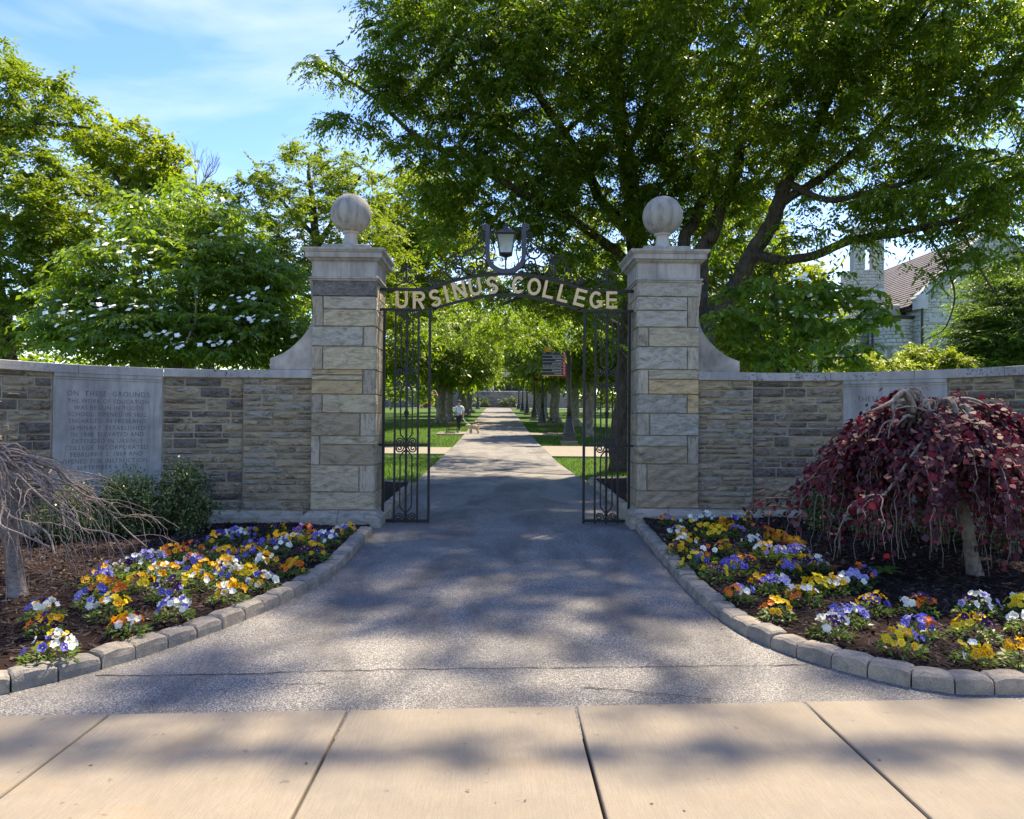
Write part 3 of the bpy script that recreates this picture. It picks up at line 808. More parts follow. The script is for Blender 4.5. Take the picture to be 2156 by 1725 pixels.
UNIT = {}
def units(mk, n=14):
    if mk not in UNIT:
        UNIT[mk] = []
        for k in range(n):
            me = unit_stone(k * 17 + len(mk)); me.materials.append(MT[mk]); UNIT[mk].append(me)
    return UNIT[mk]
def lay_courses(z0, z1, s0, s1, r, hh=(0.075, 0.165), ll=(0.17, 0.50)):
    """coursed rubble: list of (s_a, s_b, z_a, z_b)"""
    out = []; z = z0
    while z < z1 - 0.02:
        h = min(r.uniform(*hh), z1 - z)
        if z1 - z - h < hh[0] * 0.8: h = z1 - z
        s = s0; first = True
        while s < s1 - 0.01:
            l = r.uniform(*ll) * (0.6 if first and r.random() < .5 else 1); first = False
            if s1 - s - l < ll[0] * 0.6: l = s1 - s
            if h > hh[0] * 1.75 and r.random() < 0.35:
                q = h * r.uniform(0.42, 0.58); out += [(s, s + l, z, z + q), (s, s + l, z + q, z + h)]
            else: out.append((s, s + l, z, z + h))
            s += l
        z += h
    return out
def arc_box(side, s0, s1, off, depth, z0, z1, ch=0.0, n=None):
    n = n or max(1, int((s1 - s0) / 0.12)); m = MB(); vs = []
    for k in range(n + 1):
        s = s0 + (s1 - s0) * k / n
        f, _ = wall_pt(side, s, off); f2, _ = wall_pt(side, s, off - ch); b2, _ = wall_pt(side, s, off - depth)
        vs += [(f[0], f[1], z0), (f[0], f[1], z1 - ch), (f2[0], f2[1], z1), (b2[0], b2[1], z1), (b2[0], b2[1], z0)]
    fs = [(i * 5 + k, i * 5 + (k + 1) % 5, i * 5 + 5 + (k + 1) % 5, i * 5 + 5 + k) for i in range(n) for k in range(5)]
    fs += [(4, 3, 2, 1, 0), tuple(n * 5 + k for k in range(5))]
    if side > 0: fs = [f[::-1] for f in fs]
    return m.add(vs, fs)
def text_mesh(body, thin=0.0, spacing=1.12):
    cu = bpy.data.curves.new('t', 'FONT'); cu.body = body; cu.offset = thin; cu.space_character = spacing; cu.resolution_u = 3
    o = bpy.data.objects.new('t', cu)
    COL.objects.link(o)
    dg = bpy.context.evaluated_depsgraph_get()
    me = bpy.data.meshes.new_from_object(o.evaluated_get(dg))
    bpy.data.objects.remove(o); bpy.data.curves.remove(cu)
    return me
WZ = {-1: 2.004, 1: 2.018}
def garden_wall(side, xp0, tab_pix, lines, label, seed):
    w = WALL[side]; r = random.Random(seed)
    t = thing('garden_wall', label, 'wall', (w['x0'], w['y0'], 0), 'curved stone walls beside the gate')
    zt = WZ[side]; zc = zt - 0.105; zb = 0.19 if side < 0 else 0.235
    SM = 3.75
    TH = 0.42
    arc_box(side, 0.0, SM, -0.018, TH - 0.04, -0.1, zc).build('core', MT['mortar'], t)
    # pilaster beside the pillar
    xa, xb = (w['x0'], xp0) if side < 0 else (xp0, w['x0'])
    yf = w['y0'] - 0.055
    MB().box(xa + 0.012, xb, yf + 0.018, w['y0'] + 0.36, -0.1, zc).build('pilaster_core', MT['mortar'], t)
    # tablet
    sa, sb = sorted((wall_s(side, tab_pix[0], 1.4), wall_s(side, tab_pix[1], 1.4)))
    zta, ztb = 0.40, zc - 0.002
    tab = arc_box(side, sa, sb, 0.012, 0.05, zta, ztb - 0.075, n=24).build('tablet', MT['tablet'], t)
    arc_box(side, sa, sb, 0.020, 0.058, ztb - 0.0735, ztb - 0.045, n=24).build('tablet_moulding', MT['tablet'], t)
    arc_box(side, sa, sb, 0.034, 0.072, ztb - 0.0435, ztb, n=24).build('tablet_moulding', MT['tablet'], t)
    # inscription: flat dark letters laid on the tablet in place of cut ones
    for body, px0, px1, py, hpx in lines:
        me = text_mesh(body, -0.012)
        n = len(me.vertices); co = np.empty(n * 3); me.vertices.foreach_get('co', co); co = co.reshape(n, 3)
        u = (co[:, 0] - co[:, 0].min()) / (co[:, 0].max() - co[:, 0].min()); h = co[:, 1].max() - co[:, 1].min() if n else 1
        cap = 0.73
        s0, s1 = wall_s(side, px0, 1.4), wall_s(side, px1, 1.4)
        sm, _ = wall_pt(side, (s0 + s1) / 2); zmid = P((px0 + px1) / 2, py, sm[1])[2]; hm = hpx * sm[1] / 1600
        out = np.empty((n, 3))
        for i in range(n):
            p, _ = wall_pt(side, s0 + (s1 - s0) * u[i], 0.0142)
            out[i] = (p[0], p[1], zmid + (co[i, 1] / cap - 0.5) * hm)
        me.vertices.foreach_set('co', out.reshape(-1)); me.update()
        o = bpy.data.objects.new('inscription', me); me.materials.append(MT['engrave']); COL.objects.link(o)
        o.parent = tab; o.location = -t.location - tab.location; o['kind'] = 'stuff'
    # stones of the curved face
    ms = units('rubble')
    def place(s, e, a, b2, jit=0.008):
        c = (s + e) / 2; p, ang = wall_pt(side, c, -0.02); g = 0.008
        inst('stone', r.choice(ms), t, (p[0], p[1], (a + b2) / 2), ang, (max(0.03, e - s - 2.4 * g), r.uniform(0.034, 0.062), b2 - a - 2.0 * g))
    for s, e, a, b2 in lay_courses(zb, zc - 0.004, 0.012, sa - 0.012, r): place(s, e, a, b2)
    for s, e, a, b2 in lay_courses(zb, zta - 0.01, sa, sb, r): place(s, e, a, b2)
    for s, e, a, b2 in lay_courses(zb, zc - 0.004, sb + 0.012, SM, r): place(s, e, a, b2)
    ms2 = units('rubble_tan')
    for s, e, a, b2 in lay_courses(zb, zc - 0.004, xa + 0.003, xb - 0.003, r, (0.065, 0.125), (0.16, 0.5)):
        inst('stone', r.choice(ms2), t, ((s + e) / 2, yf + 0.02, (a + b2) / 2), 0, (e - s - 0.018, r.uniform(0.034, 0.055), b2 - a - 0.015))
    # base course
    nseg = 4
    for k in range(nseg):
        arc_box(side, 0.05 + SM * k / nseg + 0.004, 0.05 + SM * (k + 1) / nseg - 0.004, 0.05, 0.3, -0.12, zb - 0.005, 0.05).build('base_stone', MT['basest'], t)
    m = MB(); px = 0.105
    xs = (xa - px, xb - 0.107) if side < 0 else (xa + 0.107, xb + px)
    vs = [(xs[0], yf - px, -0.12), (xs[1], yf - px, -0.12), (xs[1], yf + 0.3, -0.12), (xs[0], yf + 0.3, -0.12)]
    vs += [(x, y, zb - 0.085) for x, y, _ in vs[:4]]
    il, ir = (px, 0) if side < 0 else (0, px)
    vs += [(xs[0] + il, yf - 0.001, zb - 0.004), (xs[1] - ir, yf - 0.001, zb - 0.004), (xs[1] - ir, yf + 0.3, zb - 0.004), (xs[0] + il, yf + 0.3, zb - 0.004)]
    m.add(vs, [(i + a, i + (a + 1) % 4, i + 4 + (a + 1) % 4, i + 4 + a) for i in (0, 4) for a in range(4)] + [(8, 9, 10, 11)])
    m.build('base_stone', MT['basest'], t)
    # coping
    cuts = [0.03, 0.98, 1.95, 2.95, SM]
    for k in range(4):
        arc_box(side, cuts[k] + 0.003, cuts[k + 1] - 0.003, 0.042, 0.48, zc, zt - 0.002, 0.006).build('coping_stone', MT['coping'], t)
    MB().box(xa - (0.02 if side < 0 else -0.002), xb + (0.02 if side > 0 else -0.002), yf - 0.045, w['y0'] + 0.40, zc + 0.001, zt, 0.006).build('coping_stone', MT['coping'], t)
    return t
def zl(x, y): return (180 + x / 3.45) / 1.9007, (1480 + y / 3.45) / 1.9007
LT = []
for body, a, b2, y, h in [('ON  THESE  GROUNDS', 295, 1440, 333, 72), ('THE WORK OF EDUCATION', 302, 1432, 437, 60), ('WAS BEGUN IN TODDS', 398, 1352, 525, 60), ('SCHOOL. OPENED IN 1832', 315, 1398, 615, 60), ('ENLARGED IN FREELAND', 330, 1398, 707, 60), ('SEMINARY. ESTABLISHED', 340, 1385, 800, 60), ('IN 1848: ELEVATED AND', 366, 1365, 890, 60), ('EXTENDED IN URSINUS', 370, 1348, 980, 60), ('COLLEGE. INCORPORATED', 275, 1425, 1070, 62), ('FEBRUARY 5. 1869 AND', 358, 1355, 1160, 60), ('OPENED FOR INSTRUCTION.', 248, 1445, 1255, 62), ('SEPTEMBER 6. 1870', 450, 1262, 1340, 60), ('SUPER FIRMUM', 520, 1240, 1527, 58), ('FUNDAMENTUM DEI', 420, 1330, 1612, 58)]:
    xa, ya = zl(a, y); xb, _ = zl(b2, y)
    LT.append((body, xa, xb, ya, h / 3.45 / 1.9007))
garden_wall(-1, LPX[0] - 0.001, (341, 110.8), LT, 'curved stone wall with an engraved education tablet, left of the gate', 12)
RT = [('THESE GE', 1805, 1878, 840, 11.5)]
garden_wall(1, RPX[1] + 0.001, (1775.8, 1995), RT, 'curved stone wall with a tablet half hidden by the purple tree', 15)

# ------------------------------------------------------------------ iron gate
GY0 = 10.12
def gp(x, y):
    p = P(x, y, GY0); return np.array([p[0], p[2]])
def spiral(c, r0, turns, a0, d=1, r1=0.12, n=26):
    out = []
    for k in range(n + 1):
        u = k / n; r = r0 * (1 - u) + r0 * r1 * u; a = a0 + d * turns * 2 * math.pi * u
        out.append(np.array([c[0] + r * math.cos(a), c[1] + r * math.sin(a)]))
    return out
def iron(name, pts, w, d, parent, mat='iron', y=GY0, taper=None):
    return MB().strip(pts, w, y, d, taper).build(name, MT[mat], parent)
def gate_panel(side, label):
    # bar positions measured on the left leaf; the right leaf is its mirror image
    zc = lambda z: 0.001831 * z
    if side < 0: cx = gp(855.5, 900)[0]; top = gp(855.5, 653.3)[1]
    else: cx = gp(1277, 900)[0]; top = gp(1277, 656.0)[1]
    Zt = lambda z: top - zc(z - 75)
    t = thing('iron_gate', label, 'gate', (cx, GY0, Zt(1640)), 'wrought iron gate leaves')
    hs = side          # hinge stile side
    for u, nm in ((-0.302, 'stile'), (0.302, 'stile')):
        iron(nm, [(cx + u, Zt(75)), (cx + u, Zt(1640))], 0.034, 0.032, t)
    for u in (-0.153, 0.153): iron('bar', [(cx + u, Zt(77)), (cx + u, Zt(1630))], 0.026, 0.022, t)
    iron('centre_bar', [(cx, Zt(77)), (cx, Zt(1635))], 0.030, 0.026, t)
    for z, wv in ((1055, 0.030), (1602, 0.038)):
        xs = (cx - 0.302, cx + 0.302)
        if z == 1055: xs = (LPX[1] - 0.03, cx + 0.30) if side < 0 else (cx - 0.30, RPX[0] + 0.03)
        iron('rail', [(xs[0], Zt(z)), (xs[1], Zt(z))], wv, 0.03, t)
    # thin bars bending in to the centre bar
    for (za, zb) in ((165, 465), (660, 975), (1135, 1500)):
        for s in (-1, 1):
            u = s * 0.078
            pts = [(cx + s * 0.006, Zt(za - 45)), (cx + u * 0.35, Zt(za - 35)), (cx + u * 0.9, Zt(za - 6)), (cx + u, Zt(za + 14)), (cx + u, Zt(zb - 14)), (cx + u * 0.9, Zt(zb + 6)), (cx + u * 0.35, Zt(zb + 35)), (cx + s * 0.006, Zt(zb + 48))]
            iron('thin_bar', catmull(pts[:4], 3) + catmull(pts[4:], 3), 0.018, 0.016, t)
    # scrolls
    for (zn, up) in ((118, -1), (500, 1), (642, -1), (1002, 1), (1108, -1), (1545, 1)):
        for s in (-1, 1):
            r = 0.052; c = np.array([cx + s * 0.090, Zt(zn + (28 if up > 0 else -28)) ])
            a0 = math.pi if s > 0 else 0.0
            d = -1 if (s > 0) == (up > 0) else 1
            # stem leaves the centre bar, sweeps round the outside and curls in
            sp = spiral(c, r, 1.55, a0 + (0.2 if (s > 0) else -0.2), d * 1, 0.16)
            stem = [np.array([cx + s * 0.010, Zt(zn + up * 62)]), np.array([cx + s * 0.022, Zt(zn + up * 42)])]
            iron('scroll', catmull(stem + sp[:1], 4)[:-1] + sp, 0.017, 0.018, t, taper=None)
    for z in (115, 560, 1015, 1098, 1560):
        MB().box(cx - 0.024, cx + 0.024, GY0 - 0.024, GY0 + 0.024, Zt(z + 9), Zt(z - 9), 0.006).build('collar', MT['iron'], t)
    for z in (310, 822, 1330):
        MB().lathe((cx, GY0, Zt(z)), [(0.013, -0.055), (0.022, -0.048), (0.024, -0.036), (0.016, -0.028), (0.034, -0.008), (0.034, 0.012), (0.018, 0.03), (0.023, 0.036), (0.013, 0.05)], 14).build('knop', MT['iron'], t, True)
    return t
gate_panel(-1, 'tall narrow wrought iron gate leaf beside the left pillar')
gate_panel(1, 'tall narrow wrought iron gate leaf beside the right pillar')

arch = thing('gate_arch', 'black iron arch with bronze letters and lantern spanning the two pillars', 'arch', (0.1, GY0, 2.6))
XC = 1066.5
def sym(p): return (2 * XC - p[0], p[1] + 0.0075 * 2 * (XC - p[0]))
tb = [(790, 610), (881.6, 610), (898, 608.3), (913, 604.7), (945, 594), (994, 583), (1042.7, 578), (XC, 577.2)]
lb = [(790, 652), (903.6, 652), (916, 650), (928, 645.5), (969.5, 634.5), (1018, 624.7), (1055, 621), (XC, 620.6)]
for nm, pts in (('top_rail', tb), ('bottom_rail', lb)):
    full = pts + [sym(p) for p in pts[-2::-1]]
    full[-1] = (1335, full[-1][1])
    q = catmull([gp(*p) for p in full], 5)
    q[0][0] = LPX[1] - 0.03; q[-1][0] = RPX[0] + 0.03
    iron(nm, q, 0.036 if nm == 'top_rail' else 0.032, 0.05, arch)
# lettering
def arcp(cx, cz, rx, rz, a0, a1, n=12): return [(cx + rx * math.cos(rad(a0 + (a1 - a0) * k / n)), cz + rz * math.sin(rad(a0 + (a1 - a0) * k / n))) for k in range(n + 1)]
def glyph(ch):
    t = 0.165; h = t / 2
    if ch == 'U': w = .70; return w, [[(h, 1), (h, .35)] + arcp(w / 2, .35, w / 2 - h, .35 - h, 180, 360)[1:] + [(w - h, 1)]]
    if ch == 'I': return t, [[(h, 0), (h, 1)]]
    if ch == 'N': w = .74; return w, [[(h, 0), (h, 1)], [(h * 0.9, 1), (w - h * 0.9, 0)], [(w - h, 0), (w - h, 1)]]
    if ch == 'R': w = .70; return w, [[(h, 0), (h, 1)], [(h, 1 - h), (.40, 1 - h)] + arcp(.40, .715, w - .40 - h, .285 - h, 90, -90)[1:] + [(h, .43 + h)], [(.36, .45), (w - .08, 0)]]
    if ch == 'S': w = .64; rx = w / 2 - h; rz = (1 - t) / 4; return w, [arcp(w / 2, 1 - h - rz, rx, rz, 25, 270, 14) + arcp(w / 2, h + rz, rx, rz, 90, -155, 14)[1:]]
    if ch == 'C': w = .74; return w, [arcp(w / 2 + .02, .5, w / 2 - h, .5 - h, 48, 312, 22)]
    if ch == 'O': w = .78; return w, [arcp(w / 2, .5, w / 2 - h, .5 - h, 0, 362, 28)]
    if ch == 'G': w = .76; return w, [arcp(w / 2, .5, w / 2 - h, .5 - h, 45, 340, 22), [(w - h, .12), (w - h, .46)], [(w / 2 + .03, .42), (w, .42)]]
    if ch == 'L': w = .62; return w, [[(h, 0), (h, 1)], [(h, h), (w, h)]]
    if ch == 'E': w = .64; return w, [[(h, 0), (h, 1)], [(h, h), (w, h)], [(h, .5), (w - .03, .5)], [(h, 1 - h), (w, 1 - h)]]
LET = [('U', 846.3, 632, 0), ('R', 882.5, 632.8, 0), ('S', 916.5, 628.6, 9), ('I', 940, 620.5, 14), ('N', 967.5, 612, 15), ('U', 1000.3, 605, 10), ('S', 1036.6, 601.5, 5), ('C', 1091, 600.8, -4), ('O', 1124.5, 604.6, -6), ('L', 1155.5, 611, -12), ('L', 1186.5, 619, -14), ('E', 1221, 627.5, -14), ('G', 1254.5, 632.5, -3), ('E', 1287.5, 632.5, 0)]
LH = 36.5 * GY0 / 1600
for ch, x, y, rot in LET:
    w, strokes = glyph(ch); c = gp(x, y); ca, sa = math.cos(rad(rot)), math.sin(rad(rot)); m = MB()
    for k, st in enumerate(strokes):
        pts = []
        for u, v in st:
            a, b2 = (u - w / 2) * LH, (v - 0.5) * LH
            pts.append((c[0] + a * ca - b2 * sa, c[1] + a * sa + b2 * ca))
        m.strip(pts, 0.165 * LH, GY0 - 0.022, 0.016 - 0.003 * k)
    m.build('letter', MT['sign_letter'], arch)
# lyre, lantern and scrollwork over the arch
def lz(x, y): return gp((1800 + x / 4.312) / 1.9007, (880 + y / 4.312) / 1.9007)
def mir(x): return 1930 - x
ly = [(652, 95), (652, 250), (652, 420), (652, 590), (665, 690), (710, 775), (790, 845), (880, 885), (965, 895)]
ly = catmull([lz(*p) for p in ly], 5); ly2 = catmull([lz(mir(p[0]), p[1]) for p in [(965, 895), (880, 885), (790, 845), (710, 775), (665, 690), (652, 590), (652, 420), (652, 250), (652, 95)]], 5)
lyre = iron('lyre', ly + ly2[1:], 0.060, 0.055, arch, 'bluepaint', GY0 - 0.005)
for s in (0, 1):
    c = lz(612 if not s else mir(612), 140)
    MB().strip(spiral(c, 0.042, 1.1, (0.6 if not s else math.pi - 0.6), (1 if not s else -1), 0.25, 18), 0.026, GY0 - 0.005, 0.05).build('lyre_curl', MT['bluepaint'], arch)
def scr(pts, curls, w=0.021):
    """one scrollwork piece on each side of the lyre"""
    for s in (0, 1):
        f = (lambda p: lz(p[0] if not s else mir(p[0]), p[1]))
        path = catmull([f(p) for p in pts], 5)
        pre, post = [], []
        for (cc, a0, turns, d, end) in curls:
            c = f(cc); e = path[0] if end == 0 else path[-1]
            v = e - c; r0 = np.linalg.norm(v); a = math.atan2(v[1], v[0]); dd = d if not s else -d
            sp = spiral(c, r0, turns, a, dd, 0.15, 22)
            if end == 0: pre = sp[:0:-1]
            else: post = sp[1:]
        iron('scroll', pre + path + post, w, 0.016, arch)
scr([(598, 300), (560, 240), (600, 300), (520, 390), (380, 490), (270, 580), (215, 670), (203, 760), (225, 860), (300, 940)][2:], [((545, 268), 0, 1.1, 1, 0), ((352, 862), 0, 1.25, 1, 1)])
scr([(470, 975), (560, 930), (625, 850), (640, 760), (612, 700)], [((525, 745), 0, 1.35, 1, 1)])
scr([(300, 940), (370, 968), (470, 975)], [])
scr([(360, 560), (365, 600), (420, 655), (500, 672), (575, 630), (608, 560)], [((410, 548), 0, 1.2, -1, 0), ((548, 520), 0, 1.3, 1, 1)])
scr([(185, 700), (150, 640), (80, 618), (0, 650), (-60, 740), (-72, 860), (-30, 960), (60, 1020), (150, 1000), (205, 930)], [((118, 712), 0, 1.25, -1, 0), ((140, 885), 0, 1.2, 1, 1)])
scr([(-75, 848), (-150, 850), (-158, 900), (-170, 980), (-215, 1060), (-290, 1110), (-360, 1075)], [((-318, 1040), 0, 1.25, -1, 1)])
# scrolls inside the lyre beside the lantern
scr([(690, 215), (700, 290), (740, 400), (780, 520), (770, 620), (745, 700), (750, 770)], [((760, 205), 0, 1.1, -1, 0)], 0.014)
scr([(782, 540), (760, 490), (715, 500)], [((730, 520), 0, 0.9, 1, 1)], 0.013)
# side finials
def fz(x, y): return ((1540 + x / 4.146) / 1.9007, (1040 + y / 4.146) / 1.9007)
for s in (0, 1):
    f = lambda x, y: gp(*(fz(x, y) if not s else (sym(fz(x, y))[0] - 1.0, sym(fz(x, y))[1] + 0.5)))
    iron('finial_arch', catmull([f(*p) for p in [(170, 488), (230, 412), (360, 372), (485, 412), (548, 492)]], 5), 0.018, 0.018, arch)
    iron('finial_post', [f(357, 380), f(357, 80)], 0.024, 0.020, arch)
    c = f(357, 68); MB().lathe((c[0], GY0, c[1]), [(0.004, -0.022), (0.016, -0.012), (0.021, 0), (0.016, 0.012), (0.004, 0.022)], 12).build('finial_ball', MT['iron'], arch, True)
    for q in (1, -1):
        g = lambda x, y: f(357 + q * (357 - x), y)
        path = catmull([g(*p) for p in [(350, 378), (265, 370), (200, 318), (186, 250), (200, 200), (255, 212), (310, 205), (335, 165)]], 5)
        c = g(302, 150); v = path[-1] - c; dd = 1 if (q > 0) ^ (s == 1) else -1
        iron('finial_scroll', path + spiral(c, np.linalg.norm(v), 1.1, math.atan2(v[1], v[0]), dd, 0.2, 18)[1:], 0.015, 0.014, arch)
        path = catmull([g(*p) for p in [(350, 372), (330, 330), (318, 290)]], 4)
        c = g(290, 300); v = path[-1] - c
        iron('finial_scroll', path + spiral(c, np.linalg.norm(v), 1.0, math.atan2(v[1], v[0]), dd, 0.2, 16)[1:], 0.014, 0.014, arch)
# lantern
MT['glass'] = None
def glassmat():
    m, nt, b = new_mat('lantern_glass')
    b.inputs['Base Color'].default_value = (0.62, 0.66, 0.60, 1); b.inputs['Roughness'].default_value = 0.25
    t = N(nt, 'BsdfTranslucent'); t.inputs['Color'].default_value = (0.7, 0.74, 0.68, 1)
    tr = N(nt, 'BsdfTransparent'); tr.inputs['Color'].default_value = (0.8, 0.85, 0.8, 1)
    mx = N(nt, 'MixShader'); mx.inputs[0].default_value = 0.55
    L(nt, b.outputs[0], mx.inputs[1]); L(nt, t.outputs[0], mx.inputs[2])
    m2 = N(nt, 'MixShader'); m2.inputs[0].default_value = 0.35
    L(nt, mx.outputs[0], m2.inputs[1]); L(nt, tr.outputs[0], m2.inputs[2])
    L(nt, m2.outputs[0], nt.nodes['Material Output'].inputs['Surface'])
    return m
MT['glass'] = glassmat()
MT['bulb'] = plain('bulb_glass', (0.8, 0.8, 0.76), 0.15, var=0.02)
MT['lampmetal'] = plain('lantern_metal', (0.035, 0.03, 0.032), 0.5, 0.0, 0.5, 0.3, 25, 0.2, 80)
lc = lz(968, 270); LXc = lc[0]; s1 = GY0 / 1600 / 4.312 / 1.9007 * 1.0
def LZ(y): return lz(968, y)[1]
LYc = GY0 - 0.02
lan = MB()
def frust(m, w0, w1, z0, z1):
    a, b2 = w0 / 2, w1 / 2
    vs = [(LXc + sx * a, LYc + sy * a, z0) for sx, sy in ((-1, -1), (1, -1), (1, 1), (-1, 1))] + [(LXc + sx * b2, LYc + sy * b2, z1) for sx, sy in ((-1, -1), (1, -1), (1, 1), (-1, 1))]
    m.add(vs, [(0, 1, 5, 4), (1, 2, 6, 5), (2, 3, 7, 6), (3, 0, 4, 7), (3, 2, 1, 0), (4, 5, 6, 7)])
wt, wb = 300 * s1, 205 * s1
body = MB()
for sx in (-1, 1):
    for sy in (-1, 1):
        body.tube([(LXc + sx * wb / 2, LYc + sy * wb / 2, LZ(592)), (LXc + sx * wt / 2, LYc + sy * wt / 2, LZ(278))], 0.0085, 4)
frust(body, wt + 0.006, wt + 0.028, LZ(290), LZ(268)); frust(body, wb + 0.018, wb + 0.010, LZ(608), LZ(586)); frust(body, 0.03, wb + 0.012, LZ(660), LZ(609.5))
body.tube([(LXc, LYc, LZ(880)), (LXc, LYc, LZ(655))], 0.0115, 10)
body.lathe((LXc, LYc, 0), [(0.018, LZ(700)), (0.02, LZ(690)), (0.018, LZ(660))], 10)
lo = body.build('lantern', MT['lampmetal'], arch)
rf = MB(); frust(rf, 365 * s1, 350 * s1, LZ(267.5), LZ(258)); frust(rf, 350 * s1, 130 * s1, LZ(257.5), LZ(178))
rf.lathe((LXc, LYc, 0), [(0.042, LZ(177)), (0.04, LZ(160)), (0.034, LZ(158)), (0.034, LZ(122)), (0.046, LZ(120)), (0.044, LZ(112)), (0.022, LZ(98)), (0.012, LZ(84)), (0.004, LZ(70))], 16)
def sub(o, par):
    """turn a part of the arch into a piece of one of its parts"""
    o.location = o.location - par.location; o.parent = par; return o
sub(rf.build('lantern_roof', MT['lampmetal'], arch), lo)
for k in range(4):
    a = k * math.pi / 2
    def rt(x, y): return (LXc + x * math.cos(a) - y * math.sin(a), LYc + x * math.sin(a) + y * math.cos(a))
    b0, b1 = wb / 2 - 0.004, wt / 2 - 0.004
    vs = [(*rt(-b0, -b0), LZ(588)), (*rt(b0, -b0), LZ(588)), (*rt(b1, -b1), LZ(288)), (*rt(-b1, -b1), LZ(288))]
    sub(MB().add(vs, [(0, 1, 2, 3)]).build('pane', MT['glass'], arch), lo)
sub(MB().lathe((LXc, LYc, 0), [(0.006, LZ(520)), (0.02, LZ(500)), (0.027, LZ(470)), (0.024, LZ(440)), (0.018, LZ(400)), (0.018, LZ(300))], 14).build('bulb', MT['bulb'], arch, True), lo)
# ------------------------------------------------------------------ leaves
def poly_mesh(name, V):
    """V: (n,k,3) array of separate k-gons"""
    V = np.ascontiguousarray(V, dtype=np.float32); n, k = V.shape[:2]
    me = bpy.data.meshes.new(name)
    me.vertices.add(k * n); me.vertices.foreach_set('co', V.reshape(-1))
    me.loops.add(k * n); me.loops.foreach_set('vertex_index', np.arange(k * n, dtype=np.int32))
    me.polygons.add(n); me.polygons.foreach_set('loop_start', np.arange(0, k * n, k, dtype=np.int32))
    me.update(calc_edges=True)
    return me
def unit(a): return a / (np.linalg.norm(a, axis=-1, keepdims=True) + 1e-9)
def leaves(P0, D, Nn, Ln, Wd, k=4, fold=0.12):
    """leaf polygons from base points, directions, face normals, lengths and widths"""
    D = unit(D); S = unit(np.cross(D, Nn)); U = np.cross(S, D)
    Ln = np.asarray(Ln)[..., None] * np.ones((len(P0), 1)); Wd = np.asarray(Wd)[..., None] * np.ones((len(P0), 1))
    if k == 4:
        m = P0 + D * Ln * 0.42 + U * Ln * fold * 0.5
        return np.stack([P0, m + S * Wd * 0.5, P0 + D * Ln - U * Ln * fold, m - S * Wd * 0.5], 1)
    a = P0 + D * Ln * 0.20 + U * Ln * fold * 0.4; b2 = P0 + D * Ln * 0.58 + U * Ln * fold * 0.2
    return np.stack([P0, a + S * Wd * 0.46, b2 + S * Wd * 0.46, P0 + D * Ln - U * Ln * fold, b2 - S * Wd * 0.46, a - S * Wd * 0.46], 1)
MT['redbud_leaf'] = leafmat('purple_leaf', [(0.040, 0.014, 0.024), (0.055, 0.022, 0.033), (0.075, 0.034, 0.044), (0.048, 0.016, 0.027), (0.12, 0.065, 0.074), (0.15, 0.018, 0.03)], (0.20, 0.012, 0.035), 0.18, 0.6, 0.12)
MT['redbud_bark'] = barkmat('redbud_bark', (0.11, 0.092, 0.08), (0.22, 0.19, 0.165), (5, 5, 3), 6, 0.4)
MT['cherry_bark'] = barkmat('cherry_bark', (0.11, 0.09, 0.082), (0.23, 0.19, 0.175), (4, 4, 6), 6, 0.4)
MT['shrub_leaf'] = leafmat('variegated_leaf', [(0.045, 0.085, 0.022), (0.07, 0.12, 0.03), (0.12, 0.17, 0.05), (0.38, 0.41, 0.20), (0.06, 0.105, 0.028)], (0.12, 0.22, 0.03), 0.25, 0.35, 0.5)
MT['shrub_leaf_dark'] = leafmat('evergreen_leaf', [(0.035, 0.07, 0.02), (0.055, 0.10, 0.028), (0.085, 0.14, 0.04), (0.28, 0.31, 0.16)], (0.09, 0.18, 0.03), 0.22, 0.35, 0.5)
MT['twig'] = barkmat('twig_bark', (0.09, 0.07, 0.055), (0.18, 0.145, 0.115))
MT['pansy_leaf'] = leafmat('pansy_leaf', [(0.045, 0.095, 0.02), (0.075, 0.14, 0.028), (0.10, 0.18, 0.035), (0.16, 0.22, 0.06)], (0.20, 0.34, 0.04), 0.3, 0.45, 0.35)

